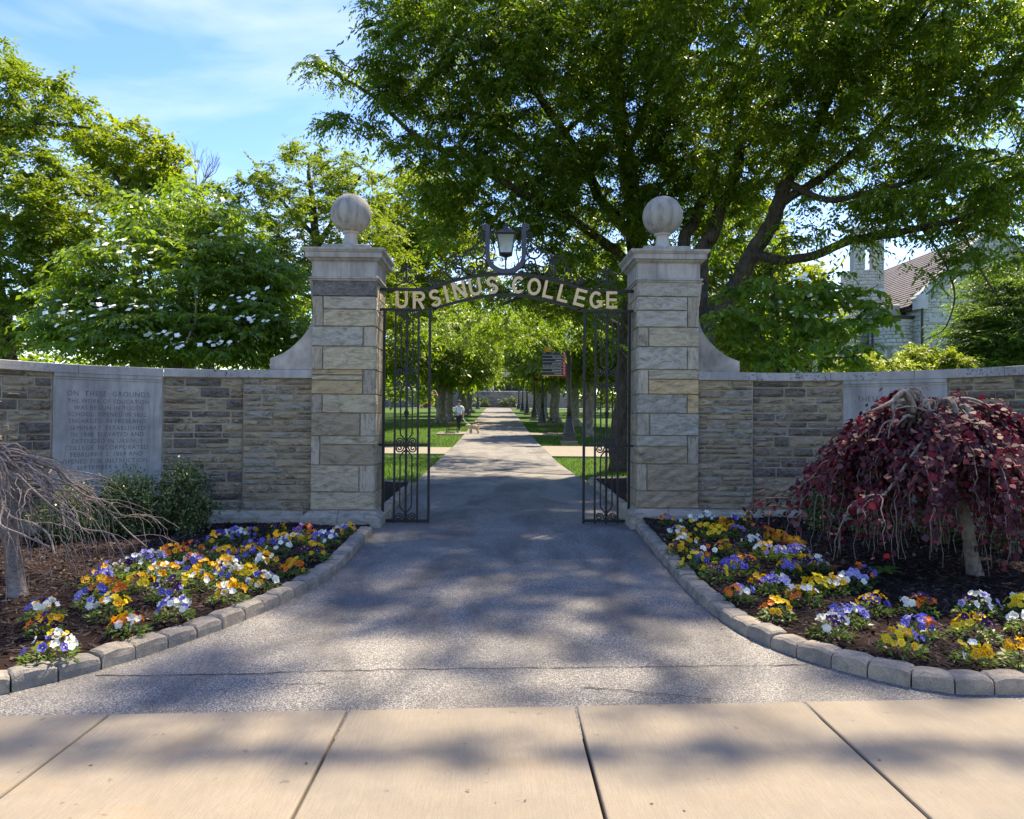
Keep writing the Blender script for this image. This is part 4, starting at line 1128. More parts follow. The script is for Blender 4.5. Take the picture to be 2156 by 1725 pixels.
# ------------------------------------------------------------------ weeping trees
def weeping(name, label, cat, base, trunk, head, rx, ztop, zlow, nl, ns, seed, bark, leaf=None, nleaf=0, dirbias=None, thick=1.0, ex=2.3, sweep=(0.05, 0.42)):
    """umbrella tree: trunk, contorted head, limbs that arch over and hang to the ground"""
    r = random.Random(seed); R = np.random.default_rng(seed)
    t = thing(name, label, cat, base)
    tm = MB(); tm.tube(catmull([p[:3] for p in trunk], 5), list(np.interp(np.linspace(0, 1, (len(trunk) - 1) * 5 + 1), np.linspace(0, 1, len(trunk)), [p[3] for p in trunk])), 10)
    tm.build('trunk', bark, t, True)
    bm = MB(); LP = []; LD = []
    head = np.array(head)
    def shell(q):     # height of the umbrella at relative radius q
        return ztop - (ztop - zlow) * (0.75 * q ** ex)
    for i in range(nl):
        a = 2 * math.pi * (i + r.uniform(-.4, .4)) / nl
        if dirbias is not None: a = dirbias + (a - math.pi) * 0.62
        reach = rx * r.uniform(0.55, 1.02)
        start = head + np.array([r.uniform(-.10, .10), r.uniform(-.10, .10), r.uniform(-.30, -.02)])
        pts = []
        n = 9; wob = r.uniform(0, 6)
        for k in range(n + 1):
            u = k / n; rr = reach * u
            aa = a + 0.22 * math.sin(u * 5 + wob) * u
            z = start[2] * (1 - min(1, u * 4)) + min(1, u * 4) * (shell(rr / rx) + r.uniform(-.05, .06) - 0.05 * (i % 3))
            p = np.array([head[0] + math.cos(aa) * rr, head[1] + math.sin(aa) * rr, z])
            if k == 0: p = start
            p[:2] += np.array([r.uniform(-.03, .03), r.uniform(-.03, .03)])
            pts.append(p)
        path = catmull(pts, 3)
        r0 = r.uniform(0.022, 0.036) * thick
        bm.tube(path, list(np.linspace(r0, 0.006, len(path))), 6)
        for q in path[4:]:
            if r.random() < 0.85: LP.append(q); LD.append((math.cos(a), math.sin(a), -0.2))
        for j in range(ns):
            k = r.randint(3, len(path) - 2); p = path[k].copy(); rr = math.hypot(p[0] - head[0], p[1] - head[1])
            aa = math.atan2(p[1] - head[1], p[0] - head[0]) + r.uniform(-.7, .7)
            out = r.uniform(*sweep) * rx; drop = r.uniform(0.3, 1.0)
            if r.random() < 0.3: drop = 1.0
            zend = zlow + (p[2] - zlow) * (1 - drop) + r.uniform(0, .2)
            m = max(5, int((p[2] - zend + out) / 0.09)); hp = []
            for q in range(m + 1):
                u = q / m
                o2 = out * (1 - (1 - u) ** 2.2)
                z = p[2] + 0.05 * math.sin(u * 3.1) * (1 - u) - (p[2] - zend) * u ** 1.5
                hp.append(np.array([p[0] + math.cos(aa) * o2 + r.uniform(-.022, .022), p[1] + math.sin(aa) * o2 + r.uniform(-.022, .022), z]))
            rad0 = r.uniform(0.004, 0.0085) * thick
            bm.tube(hp, list(np.linspace(rad0, 0.0022, len(hp))), 4, cap=False)
            for q in hp[1:]: LP.append(q); LD.append((math.cos(aa), math.sin(aa), -0.5))
    bm.build('branches', bark, t)
    if leaf is not None:
        LP = np.array(LP); LD = np.array(LD); w = np.clip((LP[:, 2] - zlow) / (ztop - zlow), 0.06, 1) ** 1.5; w = w * np.where(np.linalg.norm(LP[:, :2] - head[:2] - np.array([-.05, -.15]), axis=1) < 0.33, 0.12, 1.0); w /= w.sum()
        idx = R.choice(len(LP), nleaf, p=w)
        p = LP[idx] + R.normal(0, 0.035, (nleaf, 3)); d = LD[idx] + R.normal(0, 0.6, (nleaf, 3)); d[:, 2] -= 0.25
        outw = p - (head - np.array([0, 0, 0.9])); nn = unit(outw) + R.normal(0, 0.42, (nleaf, 3))
        s = R.uniform(0.026, 0.066, nleaf)
        obj('foliage', poly_mesh('foliage', leaves(p, d, nn, s, s * R.uniform(0.85, 1.1, nleaf), 6)), leaf, t)
    return t
rb = G(2050, 1207, 0.10); RY = rb[1]
tr = [(*(P(x, y, RY + dy)), r) for x, y, dy, r in ((2053, 1215, 0, .075), (2047, 1180, 0, .060), (2033, 1100, 0, .052), (2013, 1010, .02, .050), (1998, 930, .05, .052), (1985, 885, .08, .055), (1972, 858, .1, .05))]
hd = P(1965, 838, RY + 0.1)
weeping('weeping_redbud', 'weeping tree with dark purple leaves in the right bed', 'tree', tuple(rb), tr, hd, 1.30, hd[2] + 0.05, 0.16, 24, 11, 5, MT['redbud_bark'], MT['redbud_leaf'], 21000, None, 1.1, 1.55)
# thick contorted crown of the redbud
ct = MB(); hy = RY - 0.12
def rp(x, y, dy=0.0): return P((3320 + x * 0.35993) / 1.9007, (1480 + y * 0.35993) / 1.9007, hy + dy)
for pts, r0, r1 in (([(900, 620, .12), (915, 500, .1), (905, 400, .05), (860, 300, -.02), (820, 240, -.05)], .050, .030), ([(820, 240, -.05), (760, 290, -.1), (700, 350, -.12), (660, 370, -.15), (560, 420, -.18), (450, 465, -.2)], .030, .012), ([(1000, 500, .1), (960, 380, .06), (930, 300, .02), (880, 240, .0), (830, 245, -.05)], .036, .024), ([(930, 470, -.1), (935, 400, -.12), (900, 320, -.12), (850, 250, -.08)], .026, .022), ([(850, 225, 0), (920, 205, 0), (1000, 225, 0), (1025, 270, 0), (1010, 330, -.02), (1050, 400, -.05), (1080, 440, -.08)], .020, .010), ([(1110, 410, 0), (1090, 360, .05), (1050, 320, .08), (980, 260, .1), (900, 230, .08)], .030, .02), ([(1020, 215, .1), (1040, 190, .1), (1080, 190, .1), (1105, 230, .1)], .010, .008), ([(690, 380, -.14), (700, 450, -.18), (715, 520, -.2), (670, 640, -.22), (650, 760, -.25)], .015, .006), ([(700, 440, -.16), (740, 400, -.14), (800, 390, -.1)], .016, .014), ([(930, 530, -.1), (860, 510, -.14), (800, 560, -.18), (740, 620, -.2)], .018, .008), ([(1160, 460, -.1), (1060, 450, -.14), (960, 420, -.16), (860, 410, -.18), (720, 440, -.2)], .012, .006), ([(1170, 470, -.1), (1280, 500, -.12), (1400, 560, -.16), (1440, 650, -.2), (1490, 760, -.24), (1540, 860, -.26)], .014, .007), ([(690, 560, -.2), (600, 600, -.24), (550, 700, -.28), (500, 800, -.3)], .010, .005), ([(1030, 460, -.1), (1040, 370, -.12), (1090, 335, -.1), (1160, 345, -.08), (1180, 400, -.1)], .011, .008)):
    q = catmull([rp(*p) for p in pts], 5); ct.tube(q, list(np.linspace(r0 * .85, r1 * .8, len(q))), 8)
rt_ = [o for o in COL.objects if o.name.startswith('weeping_redbud')][0]
ct.build('gnarled_limbs', MT['redbud_bark'], rt_, True)
cb = G(37, 1252, 0.085); CY = cb[1]
tr = [(*(P(x, y, CY)), r) for x, y, r in ((38, 1262, .085), (36, 1235, .062), (24, 1150, .056), (10, 1050, .052), (-6, 985, .05), (-22, 950, .05))]
hd = P(-45, 925, CY)
weeping('weeping_cherry', 'bare weeping tree with long drooping grey branches in the left bed', 'tree', tuple(cb), tr, hd, 1.16, hd[2] + 0.02, 0.10, 24, 6, 9, MT['cherry_bark'], None, 0, 0.0, 0.5, 1.35, (0.12, 0.52))

# ------------------------------------------------------------------ clipped evergreen shrubs
def shrub(label, x0, x1, y0, y1, Y, n, mat, seed, zb=None, ls=0.042):
    R = np.random.default_rng(seed)
    c = P((x0 + x1) / 2, (y0 + y1) / 2, Y); rx = PX(x1 - x0, Y) / 2 * 1.12; rz = PX(y1 - y0, Y) / 2 * 1.1
    base = np.array([c[0], c[1], bed_z(c[0], c[1]) if zb is None else zb])
    t = thing('shrub', label, 'shrub', tuple(base), 'evergreen shrubs against the walls')
    k = 46      # twig tips forming a lumpy outline
    tips = unit(R.normal(0, 1, (k, 3))) * np.array([rx, rx * 0.85, rz]) * R.uniform(0.62, 1.0, (k, 1))
    st = MB()
    for p in tips[:26]:
        st.tube([base + R.normal(0, 0.03, 3) * (1, 1, 0), c + p * 0.35 + R.normal(0, .03, 3), c + p * 0.9], [0.009, 0.006, 0.003], 4, False)
    st.build('stems', MT['twig'], t)
    n = int(n * 1.7); idx = R.integers(0, k, n); d0 = unit(tips[idx])
    p = c + tips[idx] * R.uniform(0.55, 1.0, (n, 1)) + R.normal(0, 1, (n, 3)) * np.array([rx, rx, rz]) * 0.13
    d = d0 * 0.6 + R.normal(0, 0.6, (n, 3)); d[:, 2] += 0.35
    nn = d0 + R.normal(0, 0.6, (n, 3)) + np.array([0, 0, 0.5])
    s = R.uniform(0.6, 1.2, n) * ls
    obj('foliage', quad_mesh('foliage', leaves(p, d, nn, s, s * 0.5)), mat, t)
shrub('dark evergreen shrub behind the bare weeping tree', 78, 226, 1008, 1165, 8.35, 4200, MT['shrub_leaf_dark'], 1)
shrub('cream and green variegated shrub below the engraved tablet', 213, 332, 1000, 1146, 8.75, 4600, MT['shrub_leaf'], 2)
shrub('tallest dark green shrub right of the engraved tablet', 332, 452, 978, 1140, 8.95, 4600, MT['shrub_leaf_dark'], 3)
shrub('dark green shrub at the outer left edge of the purple tree', 1690, 1775, 972, 1132, 8.75, 3800, MT['shrub_leaf_dark'], 4)
shrub('variegated shrub seen through the middle of the purple tree', 1788, 1900, 950, 1135, 8.55, 4200, MT['shrub_leaf'], 5)
shrub('dark evergreen shrub behind the trunk of the purple tree', 1925, 2040, 960, 1150, 8.1, 3800, MT['shrub_leaf_dark'], 6)
shrub('evergreen shrub behind the right side of the purple tree', 2070, 2190, 980, 1170, 7.7, 3200, MT['shrub_leaf_dark'], 7)

# ------------------------------------------------------------------ pansies
PC = {'y': (0.86, 0.48, 0.006), 'l': (0.88, 0.68, 0.02), 'o': (0.86, 0.20, 0.008), 'w': (0.82, 0.83, 0.80), 'b': (0.13, 0.13, 0.55), 'v': (0.36, 0.36, 0.72), 'p': (0.050, 0.008, 0.095)}
PN = {'y': 'golden', 'l': 'lemon yellow', 'o': 'orange', 'w': 'white', 'b': 'blue', 'v': 'lavender', 'p': 'dark purple'}
def petalmat(k):
    m, nt, b = new_mat('petal_' + PN[k].replace(' ', '_'))
    c = PC[k]
    rnd = N(nt, 'ObjectInfo').outputs['Random']
    cc = mixc(nt, 1.0, c, ramp(nt, rnd, [(0, (0.72, 0.74, 0.8)), (1, (1.12, 1.1, 1.1))]), 'MULTIPLY')
    L(nt, cc, b.inputs['Base Color']); b.inputs['Roughness'].default_value = 0.55; b.inputs['Specular IOR Level'].default_value = 0.25
    t = N(nt, 'BsdfTranslucent'); L(nt, cc, t.inputs['Color'])
    mx = N(nt, 'MixShader'); mx.inputs[0].default_value = 0.3
    L(nt, b.outputs[0], mx.inputs[1]); L(nt, t.outputs[0], mx.inputs[2]); L(nt, mx.outputs[0], nt.nodes['Material Output'].inputs['Surface'])
    return m
EYE = {'y': plain('eye_amber', (0.45, 0.16, 0.01)), 'l': plain('eye_gold', (0.55, 0.28, 0.01)), 'o': plain('eye_rust', (0.40, 0.06, 0.01)), 'w': plain('eye_lemon', (0.70, 0.68, 0.42)), 'b': plain('eye_violet', (0.04, 0.03, 0.22)), 'v': plain('eye_blue', (0.10, 0.08, 0.40)), 'p': plain('eye_black', (0.012, 0.004, 0.02))}
EYE_DOT = plain('eye_dot', (0.8, 0.62, 0.08))
def blossom_mesh(k, seed):
    r = random.Random(seed); m = MB(); n = 20; R0 = 0.0265
    vs = [(0, 0, 0.004)]
    for ring, f in ((0, 0.14), (1, 0.48), (2, 1.0)):
        for i in range(n):
            a = 2 * math.pi * i / n
            lob = 1 - 0.20 * abs(math.sin(2.5 * a)) ** 4 if ring == 2 else 1
            rr = R0 * f * (lob + (r.uniform(-.05, .05) if ring == 2 else 0)) * (1.06 if math.sin(a) > 0 else 0.98)
            z = 0.003 + (0.006 + r.uniform(-.004, .005) + 0.003 * math.sin(5 * a) if ring == 2 else 0.001)
            vs.append((rr * math.cos(a), rr * math.sin(a), z))
    fs = [(0, 1 + i, 1 + (i + 1) % n) for i in range(n)]
    for ring in (0, 1): fs += [(1 + ring * n + i, 1 + (ring + 1) * n + i, 1 + (ring + 1) * n + (i + 1) % n, 1 + ring * n + (i + 1) % n) for i in range(n)]
    me = m.add(vs, fs).mesh('blossom', True)
    me.materials.append(PMAT[k]); me.materials.append(EYE[k]); me.materials.append(EYE_DOT)
    idx = [2] * n + [1] * n + [0] * n
    me.polygons.foreach_set('material_index', idx)
    return me
PMAT = {k: petalmat(k) for k in PC}
BLOS = {k: [blossom_mesh(k, 10 * i + 3) for i in range(4)] for k in PC}
def pansy_foliage(seed):
    R = np.random.default_rng(seed); n = 130
    a = R.random(n) * 6.283; rr = 0.13 * np.sqrt(R.random(n)); h = R.uniform(0.01, 0.10, n) * (1.15 - rr / 0.16)
    p = np.stack([rr * np.cos(a), rr * np.sin(a), h], 1)
    d = np.stack([np.cos(a), np.sin(a), R.uniform(-.2, .9, n)], 1) + R.normal(0, .4, (n, 3))
    nn = np.stack([np.zeros(n), np.zeros(n), np.ones(n)], 1) + R.normal(0, .45, (n, 3))
    s = R.uniform(0.026, 0.048, n)
    me = quad_mesh('foliage', leaves(p, d, nn, s, s * 0.48)); me.materials.append(MT['pansy_leaf'])
    return me
PFOL = [pansy_foliage(s) for s in range(6)]
PL = [(240, 595, 'wby'), (245, 660, 'yop'), (270, 800, 'wbl'), (530, 440, 'by'), (605, 400, 'wby'), (575, 490, 'oy'), (505, 540, 'bv'), (595, 590, 'lwy'), (690, 685, 'oyw'), (745, 455, 'yl'), (735, 350, 'wbp'), (820, 325, 'wv'), (880, 385, 'yw'), (935, 290, 'yo'), (945, 410, 'by'), (1060, 445, 'ylw'), (905, 500, 'pwb'), (945, 605, 'wb'), (1050, 330, 'owb'), (1040, 270, 'po'), (1110, 375, 'y'), (1205, 285, 'yb'), (1225, 350, 'wy'), (1235, 405, 'wb'), (1235, 505, 'yw'), (1415, 435, 'wby'), (1350, 300, 'yb'), (1330, 390, 'yl'), (1185, 210, 'by'), (1270, 180, 'wb'), (1350, 160, 'yb'), (1375, 225, 'pb'), (1430, 315, 'yw'), (1500, 140, 'yp'), (1510, 205, 'y'), (1505, 265, 'bw'), (1585, 215, 'wy'), (1650, 170, 'ob'), (1580, 365, 'yo'), (1695, 295, 'yp'), (1700, 230, 'byw'), (1755, 215, 'wb'), (1800, 172, 'yp'), (1865, 150, 'ywb')]
PR_ = [(230, 125, 'yob'), (285, 195, 'wby'), (345, 135, 'wl'), (445, 112, 'w'), (625, 122, 'wby'), (330, 245, 'yw'), (285, 270, 'py'), (425, 185, 'yl'), (485, 205, 'yl'), (545, 145, 'yo'), (600, 195, 'yb'), (725, 170, 'po'), (690, 235, 'pw'), (820, 215, 'oy'), (430, 305, 'opw'), (545, 275, 'yop'), (370, 338, 'bl'), (490, 395, 'lp'), (645, 345, 'oyp'), (585, 365, 'b'), (755, 295, 'wy'), (815, 312, 'wv'), (935, 300, 'bv'), (910, 258, 'oy'), (880, 375, 'yb'), (965, 365, 'yp'), (1045, 355, 'wvp'), (740, 450, 'ypb'), (830, 450, 'wbv'), (620, 505, 'wob'), (960, 515, 'yow'), (820, 600, 'yol'), (1040, 465, 'ly'), (1130, 460, 'yw'), (1230, 445, 'vw'), (1275, 415, 'opb'), (1335, 555, 'yb'), (1205, 620, 'bwv'), (1110, 695, 'wp'), (1590, 575, 'owp'), (1595, 690, 'bvo'), (1500, 785, 'bly'), (1910, 580, 'wpv'), (1885, 685, 'ylp'), (1885, 815, 'lwy'), (2140, 575, 'wl'), (2165, 670, 'w'), (2170, 830, 'y')]
ORD = ['first', 'second', 'third', 'fourth', 'fifth', 'sixth', 'seventh', 'eighth', 'ninth', 'tenth', 'eleventh', 'twelfth', 'thirteenth', 'fourteenth', 'fifteenth', 'sixteenth', 'seventeenth', 'eighteenth']
def plant_pansies(lst, side, kpts, ox, scale, seed):
    r = random.Random(seed)
    fine = np.array(resample(kpts, 0.05)); plants = []
    for zx, zy, cols in lst:
        x, y = ox + zx * scale, 1052.6 + zy * scale
        p = G(x, y, 0.15); d = np.linalg.norm(fine - p[:2], axis=1); k = int(d.argmin())
        plants.append([p, cols, d[k], k * 0.05])
    bands = [(0.48, 'front row'), (0.80, 'second row'), (1.15, 'third row'), (1.6, 'fourth row'), (9, 'back row')]
    rows = {}
    for q in plants: rows.setdefault(next(n for b2, n in bands if q[2] < b2), []).append(q)
    for rn, qs in rows.items():
        qs.sort(key=lambda q: q[3])
        for i, (p, cols, d, s) in enumerate(qs):
            nm = ' and '.join([PN[c] for c in cols[:2]])
            lab = '%s pansies, %s from the gate in the %s bed\'s %s' % (nm, ORD[i], 'left' if side < 0 else 'right', rn)
            z = bed_z(p[0], p[1])
            t = thing('pansy_plant', lab, 'flowers', (p[0], p[1], z), 'pansies in the %s flower bed' % ('left' if side < 0 else 'right'))
            sc = r.uniform(0.85, 1.12)
            inst('foliage', r.choice(PFOL), t, (p[0], p[1], z), r.uniform(0, 6.28), (sc, sc, sc * r.uniform(0.9, 1.15)))
            nfl = r.randint(14, 24)
            for f in range(nfl):
                c = cols[0] if r.random() < 0.55 else r.choice(cols)
                a = r.uniform(0, 6.283); u = math.sqrt(r.random()); rr = 0.115 * u * sc
                # keep the same colours together inside a clump
                if len(cols) > 1 and r.random() < 0.6: c = cols[int(((a + 6.283 * (hash(cols) % 7) / 7 * 0) % 6.283) / 6.283 * len(cols)) % len(cols)]
                h = (0.135 - 0.06 * u * u + r.uniform(-.015, .022)) * sc
                tilt = 0.35 + 0.75 * u + r.uniform(-.2, .3)
                da = r.gauss(-math.pi / 2, 0.7) if r.random() < 0.6 else a    # many faces look to the open side
                m = Matrix.Rotation(da, 3, 'Z') @ Matrix.Rotation(tilt, 3, 'Y') @ Matrix.Rotation(r.uniform(0, 6.28), 3, 'Z')
                s2 = r.uniform(0.78, 1.12)
                inst('blossom', r.choice(BLOS[c]), t, (p[0] + rr * math.cos(a), p[1] + rr * math.sin(a), z + h), 0, (s2, s2, s2), m.to_euler())
plant_pansies(PL, -1, KL, 0.0, 0.3906, 31)
plant_pansies(PR_, 1, KR, 1315.8, 0.3896, 32)
# weeds in the mulch
def weed(label, x, y, n, ln, seed):
    R = np.random.default_rng(seed); p = G(x, y, 0.10); p[2] = bed_z(p[0], p[1])
    t = thing('weed', label, 'weed', tuple(p))
    for i in range(n):
        a = 6.283 * i / n + R.uniform(-.3, .3); d = np.array([math.cos(a), math.sin(a), 0.0]); s = np.array([-d[1], d[0], 0]); l = ln * R.uniform(0.7, 1.1); vs = []
        for k in range(7):
            u = k / 6; w = l * 0.15 * (math.sin(u * 3.0) + 0.1) * (1.35 if k % 2 else 0.75)
            c = p + d * l * u + np.array([0, 0, l * (0.75 * u - 0.62 * u * u) + 0.004]); vs += [c + s * w, c - s * w]
        MB().add(vs, [(2 * k, 2 * k + 1, 2 * k + 3, 2 * k + 2) for k in range(6)]).build('leaf', MT['weed'], t)
MT['weed'] = leafmat('weed_leaf', [(0.07, 0.15, 0.03), (0.10, 0.20, 0.04)], (0.2, 0.38, 0.05), 0.3)
weed('dandelion rosette in the mulch below the purple tree', 1858, 1205, 8, 0.19, 1)
weed('small green weed in the mulch near the bare tree', 145, 1228, 4, 0.07, 2)
# ------------------------------------------------------------------ trees
MT['bark_dark'] = barkmat('dark_bark', (0.035, 0.028, 0.024), (0.085, 0.07, 0.06))
MT['bark_grey'] = barkmat('grey_bark', (0.13, 0.115, 0.10), (0.27, 0.245, 0.215), (3, 3, 1.2), 3, 0.5)
MT['zelkova'] = leafmat('zelkova_leaf', [(0.050, 0.090, 0.016), (0.070, 0.120, 0.020), (0.100, 0.160, 0.028), (0.060, 0.105, 0.018)], (0.26, 0.42, 0.025), 0.46, 0.42, 0.4)
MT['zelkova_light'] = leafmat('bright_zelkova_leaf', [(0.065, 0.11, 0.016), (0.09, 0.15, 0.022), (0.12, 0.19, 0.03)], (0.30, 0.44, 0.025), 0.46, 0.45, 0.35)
MT['dogwood'] = leafmat('dogwood_leaf', [(0.065, 0.125, 0.025), (0.09, 0.16, 0.03), (0.12, 0.20, 0.04)], (0.30, 0.48, 0.03), 0.42, 0.42, 0.4)
MT['maple'] = leafmat('yellow_green_leaf', [(0.09, 0.14, 0.018), (0.13, 0.18, 0.022), (0.17, 0.21, 0.026), (0.085, 0.13, 0.02)], (0.36, 0.46, 0.025), 0.45, 0.5, 0.3)
MT['oak'] = leafmat('olive_leaf', [(0.09, 0.15, 0.02), (0.12, 0.185, 0.025), (0.16, 0.195, 0.03), (0.08, 0.14, 0.02)], (0.28, 0.40, 0.025), 0.42, 0.5, 0.3)
MT['midgreen'] = leafmat('mid_green_leaf', [(0.055, 0.105, 0.018), (0.08, 0.14, 0.024), (0.11, 0.18, 0.028)], (0.30, 0.46, 0.02), 0.44, 0.45, 0.3)
MT['conifer'] = leafmat('feathery_leaf', [(0.04, 0.085, 0.026), (0.06, 0.115, 0.03), (0.085, 0.15, 0.034)], (0.2, 0.36, 0.03), 0.38, 0.5, 0.3)
MT['gold_shrub'] = leafmat('golden_shrub_leaf', [(0.20, 0.26, 0.03), (0.30, 0.36, 0.05), (0.38, 0.42, 0.09)], (0.4, 0.5, 0.05), 0.35, 0.5, 0.3)
MT['bract'] = plain('white_bract', (0.82, 0.84, 0.76), 0.6, var=0.05)
def spray(seed, nt, nl, L0, ll, lw, droop=0.5, elev=(-0.35, 0.5), hang=0.45, k=4, upn=0.4):
    """one leafy spray: twigs round a point with leaves set along both sides"""
    R = np.random.default_rng(seed); Pp, Dd, Nn, Ls = [], [], [], []
    for i in range(nt):
        a = R.random() * 6.283; e = R.uniform(*elev); d = np.array([math.cos(a) * math.cos(e), math.sin(a) * math.cos(e), math.sin(e)])
        Lg = L0 * R.uniform(0.45, 1.05); sd = np.array([-math.sin(a), math.cos(a), 0])
        for j in range(nl):
            u = (j + 0.6) / nl
            p = d * Lg * u + np.array([0, 0, -droop * Lg * u * u]); s = 1 if j % 2 else -1
            if j == nl - 1: s = 0
            ld = d * 0.65 + sd * s * 0.85 + np.array([0, 0, -hang]) + R.normal(0, 0.22, 3)
            Pp.append(p); Dd.append(ld); Nn.append(np.array([0, 0, upn + 0.3]) + R.normal(0, 0.45, 3)); Ls.append(ll * R.uniform(0.7, 1.15))
    V = leaves(np.array(Pp), np.array(Dd), np.array(Nn), np.array(Ls), np.array(Ls) * lw, k)
    return V
SPRAYS = {}
def sprays(key, *a, **kw):
    if key not in SPRAYS: SPRAYS[key] = [spray(s * 7 + 1, *a, **kw) for s in range(8)]
    return SPRAYS[key]
def blob(x, y, Y, rx, ry, rY, w=1.0):
    c = P(x, y, Y); return (c, np.array([PX(rx, Y), rY, PX(ry, Y)]), w)
def grow(name, label, base, limbs, blobs, nclump, sp, leaf, bark, seed, group=None, nsec=26, shell=0.55, cs=(0.8, 1.25), zmin=None, flowers=0, cat='tree', twig=0.028, keep=None, limbsides=9, extra=None):
    R = np.random.default_rng(seed)
    t = thing(name, label, cat, tuple(base), group)
    m = MB(); nodes = []; nr = []
    for lb in limbs:
        pts = catmull([np.array(p[:3]) for p in lb], 5); rr = np.interp(np.linspace(0, 1, len(pts)), np.linspace(0, 1, len(lb)), [p[3] for p in lb])
        jit = R.normal(0, 1, (len(pts), 3)) * rr[:, None] * 0.10; jit[0] = 0
        pts = [p + j for p, j in zip(pts, jit)]
        m.tube(pts, list(rr), limbsides)
        for p, q in zip(pts[3:], rr[3:]): nodes.append(p); nr.append(q)
    vol = np.array([np.prod(b2[1]) ** 0.75 * b2[2] for b2 in blobs]); vol /= vol.sum()
    def sample(n):
        idx = R.choice(len(blobs), n, p=vol); u = unit(R.normal(0, 1, (n, 3))) * (R.random((n, 1)) ** (1 / 3 * (1 - shell) + 0.02))
        c = np.array([blobs[i][0] for i in idx]); rd = np.array([blobs[i][1] for i in idx])
        q = c + u * rd
        if zmin is not None: q = q[q[:, 2] > zmin]
        if keep is not None: q = q[[keep(p) for p in q]]
        return q
    root = np.array(limbs[0][0][:3])
    nodes = list(nodes)
    NA = np.empty((len(nodes) + 40000, 3)); RA = np.empty(len(NA)); cnt = len(nodes)
    NA[:cnt] = nodes; RA[:cnt] = nr
    def connect(p, rmax, sides):
        nonlocal cnt
        # prefer joining a little back toward the root so limbs fork upward and outward
        d = np.linalg.norm(NA[:cnt] - p, axis=1) + 0.25 * np.clip(NA[:cnt, 2] - p[2], 0, 9)
        i = int(d.argmin()); a = NA[i].copy(); ln = np.linalg.norm(p - a)
        if ln < 0.05: return
        r0 = min(RA[i] * 0.7, rmax * (0.35 + 0.3 * ln)); mid = (a + p) / 2 + R.normal(0, 0.07 * ln, 3) + np.array([0, 0, 0.10 * ln])
        pts = catmull([a, mid, p], 2); rr = np.linspace(r0, max(0.004, r0 * 0.35), len(pts))
        m.tube(pts, list(rr), sides, False)
        for q, w in zip(pts[1:], rr[1:]):
            NA[cnt] = q; RA[cnt] = w; cnt += 1
    sec = sample(nsec); sec = sec[np.argsort(np.linalg.norm(sec - root, axis=1))]
    for p in sec: connect(p, twig * 3.2, 5)
    cl = sample(nclump); cl = cl[np.argsort(np.linalg.norm(cl - root, axis=1))]
    if extra is not None: cl = np.concatenate([cl, extra[0]])
    for p in cl: connect(p, twig, 3)
    m.build('trunk', bark, t, True)
    out = []
    a = R.random(len(cl)) * 6.283; s = R.uniform(*cs, len(cl)); tl = R.normal(0, 0.22, (len(cl), 2))
    if extra is not None: s[-len(extra[0]):] = R.uniform(*extra[1], len(extra[0]))
    ti = R.integers(0, len(sp), len(cl))
    for i, p in enumerate(cl):
        c_, s_ = math.cos(a[i]), math.sin(a[i])
        M3 = np.array([[c_, -s_, 0], [s_, c_, 0], [tl[i, 0], tl[i, 1], 1]]) * s[i]
        out.append(sp[ti[i]] @ M3.T + p)
    obj('crown', poly_mesh('crown', np.concatenate(out)), leaf, t)
    if flowers:
        fl = []
        ww = np.exp(-(cl[:, 1] - cl[:, 1].min()) * 1.6 - (cl[:, 2] - cl[:, 2].min()) * 0.28); vis = cl[R.choice(len(cl), flowers, p=ww / ww.sum())]
        for p in vis:
            for _ in range(R.integers(2, 6)):
                c = p + R.normal(0, 1, 3) * (0.16, 0.16, 0.03) + np.array([0, -0.22, 0.13])
                nrm = np.array([0, -0.75, 1]) + R.normal(0, .25, 3); nrm /= np.linalg.norm(nrm)
                e1 = unit(np.cross(nrm, R.normal(0, 1, 3))); e2 = np.cross(nrm, e1)
                sz = R.uniform(0.036, 0.056)
                for q in range(4):
                    dd = e1 * math.cos(q * 1.571) + e2 * math.sin(q * 1.571)
                    fl.append(leaves(c[None], dd[None], nrm[None], np.array([sz]), np.array([sz * 0.85]), 6, 0.05)[0])
        f = obj('blossom', poly_mesh('blossom', np.array(fl)), MT['bract'], t)
        f['kind'] = 'stuff'
    return t
ZSP = sprays('zelk', 9, 12, 0.55, 0.108, 0.38, 0.55, (-0.5, 0.45), 0.55)
ZSPF = sprays('zelkfar', 8, 7, 0.85, 0.25, 0.5, 0.5, (-0.5, 0.5), 0.5)
WSP = sprays('wood', 6, 6, 1.0, 0.30, 0.7, 0.35, (-0.5, 0.8), 0.2)
FSP = sprays('far', 8, 9, 0.85, 0.20, 0.6, 0.35, (-0.5, 0.8), 0.2)
MSP = sprays('mid', 9, 12, 0.62, 0.115, 0.55, 0.3, (-0.5, 0.8), 0.25)
DSP = sprays('dog', 8, 9, 0.50, 0.105, 0.46, 0.25, (-0.10, 0.22), 0.55)
DSP2 = sprays('dogbig', 5, 7, 0.42, 0.125, 0.52, 0.35, (-0.25, 0.35), 0.6, k=6)
CSP = sprays('con', 9, 16, 0.75, 0.13, 0.22, 0.25, (-0.15, 0.25), 0.3)
def L3(pts, Y0): return [(*P(x, y, Y0 + dy), r) for x, y, dy, r in pts]
